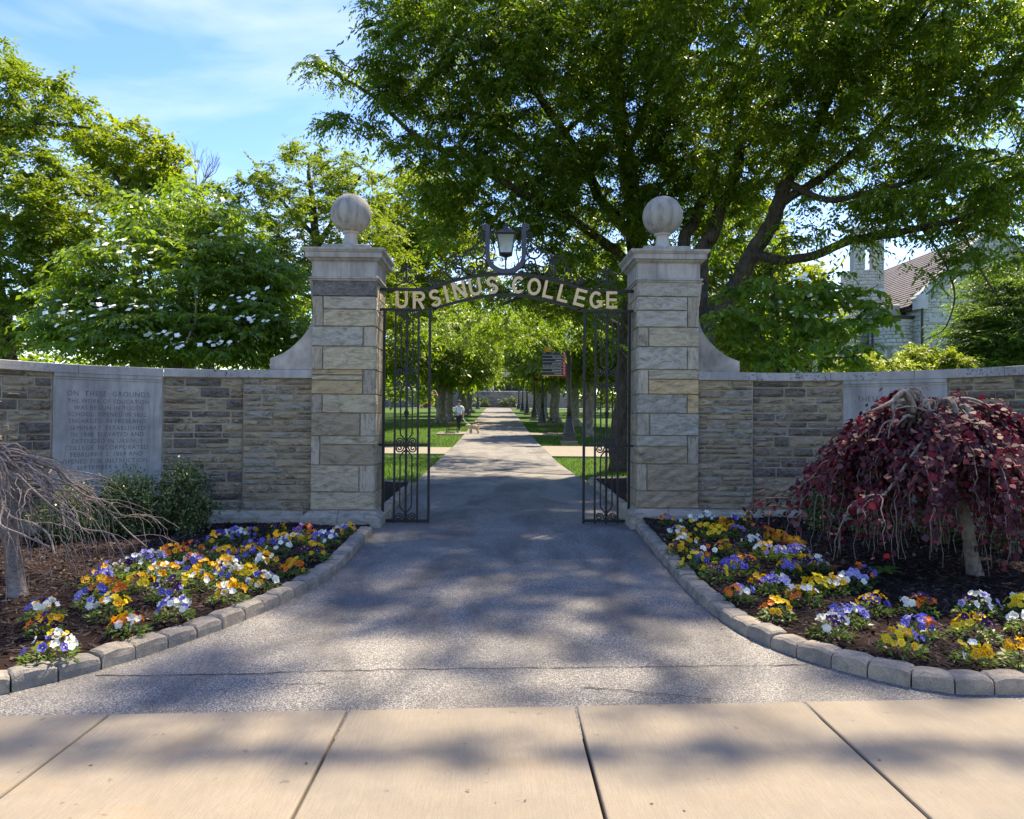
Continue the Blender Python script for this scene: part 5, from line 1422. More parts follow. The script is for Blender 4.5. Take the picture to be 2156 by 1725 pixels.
# --- the big tree behind the right pillar
Y1 = 16.5
b1 = P(1432, 905, Y1); b1[2] = gz(Y1)
limbs = [[(b1[0], b1[1], b1[2] - .2, .55), *L3([(1440, 860, 0, .44), (1462, 770, 0, .38), (1483, 700, 0, .34)], Y1)],
         L3([(1470, 730, 0, .30), (1483, 688, 0, .28), (1547, 608, -.3, .25), (1585, 533, -.6, .23), (1617, 484, -.8, .215), (1639, 430, -1.0, .20), (1655, 382, -1.1, .17), (1687, 334, -1.3, .155), (1719, 264, -1.6, .13), (1760, 170, -2.0, .10), (1820, 60, -2.4, .06), (1850, -60, -2.6, .03)], Y1),
         L3([(1639, 430, -1.0, .14), (1709, 388, -1.2, .11), (1762, 350, -1.4, .09), (1850, 270, -1.8, .06), (1930, 180, -2.2, .04)], Y1),
         L3([(1462, 770, 0, .28), (1470, 640, .3, .25), (1478, 533, .5, .23), (1499, 495, .5, .21), (1515, 447, .5, .19), (1531, 414, .5, .18), (1558, 318, .4, .15), (1575, 200, .2, .11), (1600, 60, 0, .06), (1610, -80, -.2, .03)], Y1),
         L3([(1531, 414, .5, .11), (1585, 398, .5, .08), (1650, 330, .5, .05)], Y1),
         L3([(1450, 800, .2, .26), (1435, 620, .6, .22), (1440, 511, .8, .19), (1462, 468, .9, .17), (1478, 425, 1.0, .15), (1499, 361, 1.0, .13), (1526, 300, 1.0, .10), (1545, 160, .8, .06), (1500, 40, .5, .03)], Y1),
         L3([(1585, 533, -.6, .15), (1640, 548, -1.0, .13), (1712, 538, -1.5, .115), (1806, 503, -2.0, .105), (1873, 495, -2.4, .095), (1940, 479, -2.8, .085), (2020, 462, -3.2, .07), (2090, 430, -3.5, .05), (2170, 390, -3.8, .03)], Y1),
         L3([(1655, 382, -1.1, .10), (1740, 420, -1.8, .08), (1850, 400, -2.4, .06), (2000, 360, -3.0, .04), (2130, 330, -3.4, .025)], Y1),
         L3([(1940, 479, -2.8, .03), (1985, 545, -3.2, .025), (2010, 620, -3.4, .02), (1990, 690, -3.5, .014), (1950, 715, -3.5, .008)], Y1),
         L3([(2020, 470, -3.2, .03), (2060, 560, -3.6, .022), (2110, 640, -3.8, .015), (2156, 690, -4, .008)], Y1)]
blobs = [blob(1600, 170, 15.6, 260, 230, 3.2), blob(1850, 190, 14.5, 260, 230, 3.0), blob(2080, 250, 13.6, 190, 220, 2.6), blob(1980, 420, 13.4, 190, 75, 1.6, 1.2), blob(1690, 40, 13.0, 380, 130, 2.6), blob(2050, 60, 12.5, 230, 150, 2.4), blob(1480, 300, 17.5, 130, 200, 2.0), blob(1600, -160, 13.5, 420, 150, 3.0, .65), blob(1760, 470, 14.5, 120, 60, 1.2, .8), blob(2110, 500, 13.0, 90, 60, 1.2, .9), blob(2010, 560, 13.0, 60, 45, .7, .6), blob(1400, -150, 12.0, 250, 130, 2.2, .7), (np.array([3.2, 11.2, 10.2]), np.array([4.6, 2.4, .9]), .55), blob(1560, 480, 17.5, 90, 60, 1.2, .6)]  # includes out-of-view front canopy added to shade the driveway
limbs = [[(*q[:3], q[3] * 0.78) for q in l] for l in limbs]
RB = np.random.default_rng(2)
SHADE_BAND = np.concatenate([np.stack([RB.uniform(-2.6, 8.0, 190), RB.normal(7.72, .07, 190), RB.normal(8.3, .08, 190)], 1), np.stack([RB.uniform(-2.4, .6, 60), RB.normal(7.05, .16, 60), RB.normal(8.2, .08, 60)], 1)])  # unseen leaf clumps added to cast a band of shade on the sidewalk
limbs.append([(*P(1900, 100, 13.5), .04), (7.2, 10.5, 8.9, .03), (6.8, 8.2, 8.5, .025), (3.0, 7.7, 8.3, .02), (-1.5, 7.6, 8.2, .012)])  # out-of-view bough added to carry the shading clumps
grow('zelkova_tree', 'huge spreading tree with dark limbs, behind the right pillar', b1, limbs, blobs, 1950, ZSP, MT['zelkova'], MT['bark_dark'], 3, 'large trees over the gate', 60, 0.45, extra=(SHADE_BAND, (0.28, 0.46)))
# --- the tree over the arch
Y2 = 19.0
b2_ = P(1318, 905, Y2); b2_[2] = gz(Y2)
limbs = [[(b2_[0], b2_[1], b2_[2] - .2, .50), *L3([(1322, 840, 0, .38), (1330, 700, 0, .32), (1338, 560, -.2, .28), (1335, 440, -.4, .25), (1318, 330, -.6, .22), (1304, 240, -.8, .19), (1296, 120, -1.0, .16), (1275, 30, -1.2, .13), (1262, -70, -1.4, .08), (1230, -200, -1.6, .04)], Y2)],
         L3([(1335, 500, -.3, .16), (1270, 430, -.8, .13), (1225, 340, -1.4, .11), (1160, 240, -2.0, .09), (1090, 150, -2.6, .07), (1000, 90, -3.0, .05), (880, 60, -3.4, .03)], Y2),
         L3([(1330, 560, -.2, .13), (1230, 480, -1.0, .11), (1120, 420, -1.8, .09), (1000, 350, -2.4, .07), (880, 290, -2.8, .05), (780, 200, -3.1, .035), (690, 150, -3.3, .02), (625, 132, -3.4, .01)], Y2),
         L3([(1318, 330, -.6, .12), (1360, 220, -.8, .09), (1390, 100, -1.0, .06), (1420, -40, -1.2, .03)], Y2),
         L3([(1335, 600, -.2, .10), (1240, 600, -1.2, .08), (1140, 610, -2.0, .05), (1060, 640, -2.5, .03)], Y2)]
blobs = [blob(1150, 200, 17.0, 230, 190, 2.8), blob(1260, 60, 17.0, 200, 150, 2.6), blob(1000, 140, 16.2, 170, 120, 2.2), blob(1080, 390, 17.5, 190, 110, 2.2), blob(880, 120, 15.8, 110, 90, 1.4, .9), blob(770, 165, 15.6, 95, 38, .9, 1.0), blob(672, 145, 15.4, 55, 20, .5, 1.2), blob(705, 258, 15.5, 32, 16, .4, 1.3), blob(850, 250, 16.0, 85, 65, 1.2, .9), blob(920, 350, 16.4, 90, 70, 1.4, .9), blob(1230, 420, 18.0, 140, 130, 2.0), blob(980, 470, 17.5, 100, 60, 1.6, .8), blob(1200, 590, 17.2, 130, 75, 1.5), blob(1060, 600, 18.5, 130, 45, 1.6, 1.0), blob(1000, 690, 24, 120, 40, 2, .8), blob(1120, 680, 22, 120, 45, 2, .9), blob(830, 25, 15.6, 75, 45, .9, .9), blob(1280, -150, 16.0, 330, 130, 3.0, .65), blob(940, -60, 15.6, 150, 90, 1.8), blob(1390, 380, 18.0, 90, 150, 1.4), blob(1270, 700, 17.5, 50, 40, .8, .6)]
grow('zelkova_tree', 'dense dark tree whose drooping foliage hangs over the iron arch', b2_, limbs, blobs, 2000, ZSP, MT['zelkova'], MT['bark_dark'], 4, 'large trees over the gate', 60, 0.45)

# --- flowering dogwood behind the left wall
Y3 = 13.2
b3 = P(372, 885, Y3); b3[2] = gz(Y3)
limbs = [[(b3[0], b3[1], b3[2] - .1, .13), *L3([(372, 820, 0, .10), (380, 760, 0, .08), (385, 700, 0, .06), (380, 600, 0, .04), (370, 480, 0, .02)], Y3)], L3([(372, 800, 0, .08), (330, 740, -.2, .06), (270, 680, -.4, .045), (190, 620, -.5, .02)], Y3), L3([(376, 790, 0, .08), (430, 745, -.2, .06), (500, 690, -.4, .045), (580, 630, -.4, .02)], Y3), L3([(374, 800, 0, .06), (352, 720, .4, .05), (310, 560, .6, .03)], Y3)]
blobs = [blob(370, 600, 13.2, 220, 110, 1.5), blob(350, 700, 12.7, 270, 55, 1.2), blob(540, 690, 13.0, 110, 75, 1.0), blob(380, 480, 13.6, 130, 80, 1.1), blob(200, 660, 13.2, 110, 70, 1.1), blob(500, 570, 13.4, 120, 70, 1.1), blob(330, 745, 12.2, 200, 22, .7, .8)]
grow('dogwood_tree', 'dogwood with scattered white blossoms behind the left wall', b3, limbs, blobs, 760, DSP, MT['dogwood'], MT['bark_grey'], 6, None, 40, 0.35, flowers=60, twig=0.02)
# --- small dogwood with large leaves beside the right pillar
Y4 = 12.6
b4 = P(1640, 885, Y4); b4[2] = gz(Y4)
limbs = [[(b4[0], b4[1], b4[2] - .1, .05), *L3([(1640, 800, 0, .035), (1638, 700, 0, .028), (1632, 620, 0, .02), (1625, 570, 0, .012)], Y4)], L3([(1640, 780, 0, .028), (1700, 700, -.1, .018), (1780, 640, -.2, .012), (1850, 600, -.3, .007)], Y4), L3([(1640, 760, 0, .025), (1580, 680, -.2, .016), (1520, 620, -.3, .01)], Y4)]
blobs = [blob(1640, 660, 12.6, 130, 90, .8), blob(1760, 650, 12.4, 100, 60, .7), blob(1540, 650, 12.5, 60, 60, .5), blob(1680, 740, 12.2, 170, 40, .6, .9), blob(1800, 590, 12.4, 60, 25, .4, .8)]
grow('dogwood_tree', 'small slender tree with large bright green leaves beside the right pillar', b4, limbs, blobs, 110, DSP2, MT['dogwood'], MT['bark_dark'], 8, None, 24, 0.4, twig=0.012, flowers=6)
# --- trees left
def simple(label, x, ybase, Y, r0, limbs, blobs, n, sp, leaf, bark, seed, name='broadleaf_tree', group='trees behind the left wall', **kw):
    b5 = P(x, ybase, Y); b5[2] = gz(Y)
    lm = [[(b5[0], b5[1], b5[2] - .2, r0), *L3(limbs[0], Y)]] + [L3(l, Y) for l in limbs[1:]]
    return grow(name, label, b5, lm, blobs, n, sp, leaf, bark, seed, group, **kw)
simple('tall yellow green tree at the left edge of the view', 18, 880, 21, .34, [[(18, 800, 0, .3), (12, 720, 0, .27), (-10, 600, 0, .22), (-30, 450, 0, .17), (-40, 300, 0, .12), (-20, 150, 0, .06)], [(-20, 500, 0, .14), (60, 450, 0, .09), (150, 410, 0, .05), (230, 420, 0, .03)], [(-35, 330, 0, .12), (40, 265, 0, .08), (120, 262, 0, .05), (190, 270, 0, .03)], [(-20, 520, 0, .1), (100, 560, -.4, .06), (190, 520, -.5, .03)]],
       [blob(60, 230, 21, 115, 70, 1.8), blob(-40, 170, 21, 90, 110, 2), blob(40, 400, 20.5, 160, 90, 2.2), blob(150, 440, 20, 120, 70, 1.6), blob(20, 560, 20, 130, 110, 2.2), blob(130, 540, 20, 100, 70, 1.6), blob(30, 680, 19.5, 80, 70, 1.4), blob(160, 235, 20.5, 45, 35, .8)], 520, MSP, MT['oak'], MT['bark_dark'], 11, nsec=50)
simple('bright yellow green tree standing clear against the sky', 290, 880, 33, .3, [[(290, 760, 0, .27), (288, 560, 0, .22), (278, 430, 0, .18), (270, 380, 0, .13), (262, 310, 0, .07)], [(280, 440, 0, .13), (330, 360, 0, .08), (350, 300, 0, .04)], [(278, 420, 0, .11), (220, 340, 0, .07), (190, 300, 0, .03)]],
       [blob(270, 315, 33, 100, 52, 2.4), blob(330, 350, 33, 55, 45, 1.6), blob(205, 320, 33, 45, 38, 1.4), blob(260, 395, 33, 90, 40, 2)], 150, FSP, MT['maple'], MT['bark_dark'], 12)
simple('mid green tree between the yellow tree and the left pillar', 440, 880, 27, .24, [[(440, 760, 0, .2), (438, 600, 0, .15), (430, 480, 0, .1), (425, 420, 0, .05)]],
       [blob(425, 440, 27, 85, 60, 1.8), blob(370, 500, 27, 90, 70, 2), blob(520, 520, 26, 80, 80, 1.8), blob(460, 600, 26, 150, 90, 2.2), blob(560, 640, 26, 90, 90, 1.8)], 330, MSP, MT['midgreen'], MT['bark_dark'], 13)
simple('olive tinted tree rising behind the left stone ball', 670, 880, 29, .3, [[(670, 760, 0, .26), (668, 600, 0, .2), (660, 450, 0, .14), (650, 360, 0, .07)], [(668, 520, 0, .12), (730, 420, 0, .07), (760, 370, 0, .04)], [(665, 500, 0, .1), (590, 420, 0, .06), (560, 380, 0, .03)]],
       [blob(640, 390, 29, 110, 75, 2.4), blob(560, 430, 29, 60, 60, 1.8), blob(740, 400, 29, 90, 70, 2.2), blob(680, 500, 28, 140, 90, 2.6), blob(770, 560, 27, 110, 110, 2.4), blob(610, 560, 28, 70, 70, 1.6), blob(645, 335, 29, 60, 30, 1.2)], 420, MSP, MT['oak'], MT['bark_dark'], 14)
simple('bright green tree seen above the left gate leaf', 748, 880, 34, .3, [[(750, 780, 0, .26), (790, 650, 0, .2), (880, 520, 0, .13), (890, 430, 0, .06)]],
       [blob(880, 450, 34, 120, 90, 2.6), blob(830, 560, 33, 110, 90, 2.4), blob(930, 560, 34, 110, 90, 2.4), blob(860, 640, 33, 100, 60, 2)], 330, FSP, MT['maple'], MT['bark_dark'], 15)
# bare twiggy tree far behind
bt = P(405, 890, 48); bt[2] = gz(48)
t = thing('bare_tree', 'leafless twiggy tree top showing above the green trees', 'tree', tuple(bt), 'trees behind the left wall')
R5 = random.Random(8); m5 = MB()
def fork(p, d, ln, r, lvl):
    q = p + d * ln; m5.tube([p, (p + q) / 2 + np.array([R5.uniform(-.05, .05) * ln for _ in range(3)]), q], [r, r * .8, r * .6], 4, False)
    if lvl == 0: return
    for _ in range(3 if lvl > 2 else 2):
        dd = unit(d + np.array([R5.uniform(-.6, .6), R5.uniform(-.6, .6), R5.uniform(-.15, .45)])); fork(q, dd, ln * R5.uniform(.6, .8), r * .6, lvl - 1)
m5.tube([bt, P(402, 600, 48), P(400, 440, 48)], [.3, .2, .12], 6)
for _ in range(5): fork(P(400, 440 + R5.uniform(0, 60), 48), unit(np.array([R5.uniform(-.5, .5), R5.uniform(-.4, .4), 1])), 1.5, .07, 4)
m5.build('trunk', MT['bark_grey'], t)
# --- right hand background
simple('glowing yellow green tree between the dark limbs', 1560, 880, 30, .26, [[(1560, 780, 0, .22), (1560, 640, 0, .17), (1555, 500, 0, .1)]],
       [blob(1555, 500, 30, 90, 80, 2), blob(1480, 580, 30, 80, 80, 2), blob(1640, 620, 29, 90, 80, 2), blob(1540, 690, 28, 110, 70, 2)], 300, FSP, MT['maple'], MT['bark_dark'], 16, group='trees behind the right wall')
simple('pale green tree behind the slender dogwood', 1700, 880, 27, .2, [[(1700, 800, 0, .17), (1700, 700, 0, .13), (1700, 620, 0, .06)]],
       [blob(1690, 690, 27, 80, 60, 1.6), blob(1620, 740, 26, 80, 40, 1.4)], 110, FSP, MT['midgreen'], MT['bark_dark'], 17, group='trees behind the right wall')
simple('feathery dark evergreen at the right edge of the view', 2130, 880, 19, .22, [[(2130, 780, 0, .18), (2130, 680, 0, .13), (2125, 590, 0, .06)]],
       [blob(2125, 620, 19, 70, 75, 1.5), blob(2090, 700, 18.6, 65, 60, 1.4), blob(2150, 730, 18.5, 90, 60, 1.5), blob(2065, 760, 18.4, 50, 22, .9)], 330, CSP, MT['conifer'], MT['bark_dark'], 18, name='evergreen_tree', group='trees behind the right wall', shell=0.4)
def bush(label, x0, x1, y0, y1, Y, n, leaf, seed, sp=None):
    c = P((x0 + x1) / 2, (y0 + y1) / 2, Y); b6 = np.array([c[0], c[1], gz(Y)])
    grow('bush', label, b6, [[(*b6, .05), (c[0], c[1], (b6[2] + c[2]) / 2, .04), (*c, .02)]], [(c, np.array([PX(x1 - x0, Y) / 2, PX(x1 - x0, Y) / 2.4, PX(y1 - y0, Y) / 2]), 1)], n, sp or FSP, leaf, MT['twig'], seed, 'bushes beyond the walls', 8, 0.5, (0.45, 0.8), cat='bush', twig=0.012)
bush('broad golden green bush showing over the right wall', 1745, 1905, 748, 815, 17, 120, MT['gold_shrub'], 41, MSP)
bush('small golden bush left of the wall lantern', 1905, 1945, 735, 810, 18, 40, MT['gold_shrub'], 42, MSP)
bush('grey green bush in front of the church apse', 1905, 1975, 725, 800, 19, 60, MT['midgreen'], 43, MSP)
bush('low leafy bush at the foot of the evergreen', 1975, 2040, 740, 800, 17.5, 50, MT['maple'], 44, MSP)
# --- trees along the path
def allee(label, X, Y, hw, htop, lean, seed, n, leaf, r0=.27, twin=False, low=2.7):
    b7 = np.array([X, Y, gz(Y)]); z = b7[2]
    lm = [[(X, Y, z - .2, r0 * 1.9), (X, Y, z + .25, r0 * 1.15), (X + lean * .2, Y, z + 1.6, r0), (X + lean * .6, Y, z + 3.4, r0 * .8), (X + lean, Y, z + 6, r0 * .45), (X + lean, Y, z + htop, .05)],
          [(X, Y, z + 1.8, r0 * .6), (X - .5, Y - .3, z + 3.2, r0 * .45), (X - 1.4, Y - .8, z + 5, r0 * .2)], [(X, Y, z + 2.1, r0 * .5), (X + .6, Y, z + 3.8, r0 * .35), (X + 1.7, Y, z + 5.4, r0 * .15)]]
    bl = [(np.array([X + lean, Y, z + htop * .62]), np.array([hw * 1.25, hw * 1.15, htop * .33]), 1), (np.array([X + lean, Y - .5, z + low + 1.0]), np.array([hw * 1.15, hw * 1.1, 1.0]), .8)]
    grow('avenue_tree', label, b7, lm, bl, int(n * 1.55), ZSPF, leaf, MT['bark_grey'], seed, 'trees lining the avenue', 20, 0.4, (0.9, 1.4), twig=0.02)
allee('mottled grey trunked tree with forked stem beside the strolling person', -3.95, 52, 3.3, 10, .3, 51, 220, MT['zelkova'], .29)
allee('second tree of the left avenue row behind the forked one', -3.9, 60, 3.1, 10, .3, 52, 170, MT['zelkova'], .3)
allee('third tree of the left avenue row with dark trunk', -3.3, 70, 3.0, 10, .3, 53, 150, MT['zelkova'], .42)
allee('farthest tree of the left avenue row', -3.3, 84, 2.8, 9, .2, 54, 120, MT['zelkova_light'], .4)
allee('slender spotted trunk tree nearest on the right lawn', 4.45, 37.4, 3.0, 10, .3, 55, 230, MT['zelkova'], .24, low=3.0)
allee('second tree of the right avenue row with smooth grey trunk', 4.75, 48.5, 3.2, 10, .2, 56, 200, MT['zelkova'], .36, low=2.9)
allee('third tree of the right avenue row behind the bench', 4.05, 55, 3.2, 10, .2, 57, 170, MT['zelkova'], .33, low=2.8)
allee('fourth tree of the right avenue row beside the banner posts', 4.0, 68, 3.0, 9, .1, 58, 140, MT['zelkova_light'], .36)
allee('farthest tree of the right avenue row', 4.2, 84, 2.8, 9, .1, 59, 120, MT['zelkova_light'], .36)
allee('tree over the left lawn seen through the left gate leaf', -8.3, 46, 3.6, 10, .2, 60, 210, MT['midgreen'], .3, low=3.2)
allee('tree over the right lawn seen through the right gate leaf', 9.0, 44, 3.6, 10, .2, 61, 200, MT['midgreen'], .3, low=3.0)
# --- far wood closing the view
def woodline():
    R = np.random.default_rng(77); out = []
    for (x0, x1, Y0, Y1, z0, z1, n) in ((-75, -6, 62, 80, 2, 15, 800), (9, 30, 70, 90, 2, 13, 520), (55, 90, 60, 90, 2, 14, 500), (-40, 40, 128, 140, 3, 20, 600)):
        x = R.uniform(x0, x1, n); y = R.uniform(Y0, Y1, n)
        top = z1 * (0.62 + 0.38 * np.sin(x * 0.31 + 1) * np.sin(x * 0.13 + y * 0.05))
        z = z0 + (np.maximum(top, z0 + 4) - z0) * R.random(n) ** 0.8
        for i in range(n):
            a = R.random() * 6.283; c_, s_ = math.cos(a), math.sin(a)
            out.append((WSP[i % 8] * 1.7) @ np.array([[c_, -s_, 0], [s_, c_, 0], [0, 0, 1]]).T + np.array([x[i], y[i], z[i] + gz(y[i]) * 0.4]))
    o = obj('woodland', poly_mesh('woodland', np.concatenate(out)), MT['midgreen'])
    tag(o, 'distant green wood closing the view behind the trees', 'woods', kind='stuff')
woodline()
# --- lawn blades on the near lawns
def blades():
    R = np.random.default_rng(5); n = 90000
    y = 11 + 41 * R.random(n) ** 1.6; x = R.uniform(-9, 9.5, n)
    side = np.where(x < 0, x < -1.72 - 0.0 * y, x > np.where(y < 16, 1.98, 1.72))
    cross = ((x < 0) & (y > 24.3) & (y < 28.3)) | ((x > 0) & (y > 23.2) & (y < 29.4))
    bedz = (np.abs(x) < 3.4) & (y < 15.9)
    pad = (np.abs(x) < 3.5) & (y > 37.9) & (y < 40.7)
    ok = side & ~cross & ~bedz & ~pad; x, y = x[ok], y[ok]; n = len(x)
    p = np.stack([x, y, gz(y) - 0.055], 1); d = np.stack([R.normal(0, .35, n), R.normal(0, .35, n), np.ones(n)], 1)
    nn = R.normal(0, 1, (n, 3)); nn[:, 2] = 0.1
    h = R.uniform(0.07, 0.12, n)
    o = obj('grass', quad_mesh('grass', leaves(p, d, nn, h, R.uniform(0.012, 0.022, n))), MT['grass'])
    tag(o, 'short mown green grass of the lawns beside the path', 'grass', kind='stuff')
blades()
# ------------------------------------------------------------------ buildings
MT['church'] = rock('church_stone', [(0.40, 0.415, 0.44), (0.50, 0.50, 0.50), (0.34, 0.35, 0.375), (0.45, 0.445, 0.43), (0.55, 0.55, 0.55)], (1, 1, 1.5), 3, 0.5, 0.03, 0.0, 0.75)
MT['church_mortar'] = plain('church_mortar', (0.30, 0.30, 0.31), 0.95, var=0.1)
MT['church_trim'] = limestone('church_trim', (0.48, 0.48, 0.49), 0.15, 0, 0.15)
MT['slate'] = plain('roof_slate', (0.115, 0.097, 0.097), 0.75, var=0.35, vscale=1.5)
MT['pane'] = plain('window_glass', (0.03, 0.04, 0.055), 0.12, spec=0.7, var=0.3, vscale=0.6)
MT['bronze'] = plain('dark_gutter', (0.045, 0.035, 0.03), 0.6)
MT['acgrey'] = plain('grey_metal', (0.36, 0.34, 0.31), 0.6)
MT['hall'] = rock('hall_stone', [(0.20, 0.165, 0.155), (0.29, 0.265, 0.24), (0.15, 0.135, 0.14), (0.24, 0.20, 0.17), (0.33, 0.30, 0.27), (0.25, 0.235, 0.23)], (1, 1, 1.6), 1.5, 0.5, 0.05, 0.0, 0.7)
MT['hall_mortar'] = plain('hall_mortar', (0.36, 0.33, 0.30), 0.95, var=0.1)
class Masonry:
    """stones of a building: the largest 300 are pieces of their own, the rest are joined"""
    def __init__(s, parent, mk, depth): s.p = parent; s.ms = units(mk, 8); s.mk = mk; s.d = depth; s.l = []
    def face(s, O, ux, W_, H_, r, hh, ll, skip=None):
        O = np.array(O, float); ux = np.array(ux, float); ang = math.atan2(ux[1], ux[0])
        for a, b2, z0, z1 in lay_courses(0, H_, 0, W_, r, hh, ll):
            if skip and skip((a + b2) / 2, (z0 + z1) / 2, b2 - a, z1 - z0): continue
            c = O + ux * (a + b2) / 2; s.l.append((c[0], c[1], O[2] + (z0 + z1) / 2, ang, b2 - a, z1 - z0, r.randrange(8)))
    def cyl(s, c, R, a0, a1, z0, z1, r, hh, ll, skip=None):
        for a, b2, za, zb in lay_courses(z0, z1, 0, R * abs(a1 - a0), r, hh, ll):
            th = a0 + (a + b2) / 2 / R
            if skip and skip(th, (za + zb) / 2): continue
            s.l.append((c[0] + R * math.cos(th), c[1] + R * math.sin(th), (za + zb) / 2, th + math.pi / 2, b2 - a, zb - za, r.randrange(8)))
    def done(s, joint=0.02, limit=300):
        def app(q):
            d = math.hypot(q[0], q[1]); l = CMn.T @ (np.array(q[:3]) - CAM_POS); x = 1078 + 1600 * l[0] / -l[2]
            return -(q[4] * q[5] / d / d) * (1 if -20 < x < 2176 else 0.01)
        s.l.sort(key=app)
        for q in s.l[:limit]: inst('stone', s.ms[q[6]], s.p, q[:3], q[3], (q[4] - joint, s.d, q[5] - joint))
        if len(s.l) > limit:
            vs = []; fs = []
            src = [(np.array([v.co[:] for v in m.vertices]), [tuple(p.vertices) for p in m.polygons]) for m in s.ms]
            o = 0
            for q in s.l[limit:]:
                v, f = src[q[6]]; c_, s_ = math.cos(q[3]), math.sin(q[3]); w = v * np.array([q[4] - joint, s.d, q[5] - joint])
                x = w[:, 0] * c_ - w[:, 1] * s_ + q[0]; y = w[:, 0] * s_ + w[:, 1] * c_ + q[1]
                vs.extend(np.stack([x, y, w[:, 2] + q[2]], 1).tolist()); fs.extend([tuple(i + o for i in ff) for ff in f]); o += len(v)
            MB().add(vs, fs).build('small_stones', MT[s.mk], s.p)['kind'] = 'stuff'
def window(par, cx, y, z0, w, h, arched, trim, depth=0.12, mull=True):
    """window in a wall that faces -Y: frame, glass, arch stones"""
    n = 10
    def outline(k): 
        a = w / 2 + k; pts = [(cx - a, z0 - k), (cx + a, z0 - k)]
        if arched: pts += [(cx + a * math.cos(t), z0 + h - w / 2 + a * math.sin(t)) for t in np.linspace(0, math.pi, n)]
        else: pts += [(cx + a, z0 + h + k), (cx - a, z0 + h + k)]
        return pts
    inn, out = outline(0), outline(0.16)
    m = MB(); k = len(inn)
    vs = [(x, y - depth, z) for x, z in out] + [(x, y - depth, z) for x, z in inn] + [(x, y + 0.05, z) for x, z in inn] + [(x, y + 0.05, z) for x, z in out]
    fs = [(i, (i + 1) % k, k + (i + 1) % k, k + i) for i in range(k)] + [(k + i, k + (i + 1) % k, 2 * k + (i + 1) % k, 2 * k + i) for i in range(k)] + [(3 * k + i, 3 * k + (i + 1) % k, (i + 1) % k, i) for i in range(k)]
    f = m.add(vs, fs).build('window', MT[trim], par)
    g = MB().add([(x, y - depth * 0.35, z) for x, z in inn], [tuple(range(k))]).build('pane', MT['pane'], par)
    g.location = g.location - f.location; g.parent = f
    if mull:
        b2 = MB().box(cx - 0.025, cx + 0.025, y - depth * 0.6, y - depth * 0.3, z0, z0 + h).box(cx - w / 2, cx + w / 2, y - depth * 0.62, y - depth * 0.32, z0 + h * .5 - .025, z0 + h * .5 + .025).build('mullion', MT[trim], par)
        b2.location = b2.location - f.location; b2.parent = f
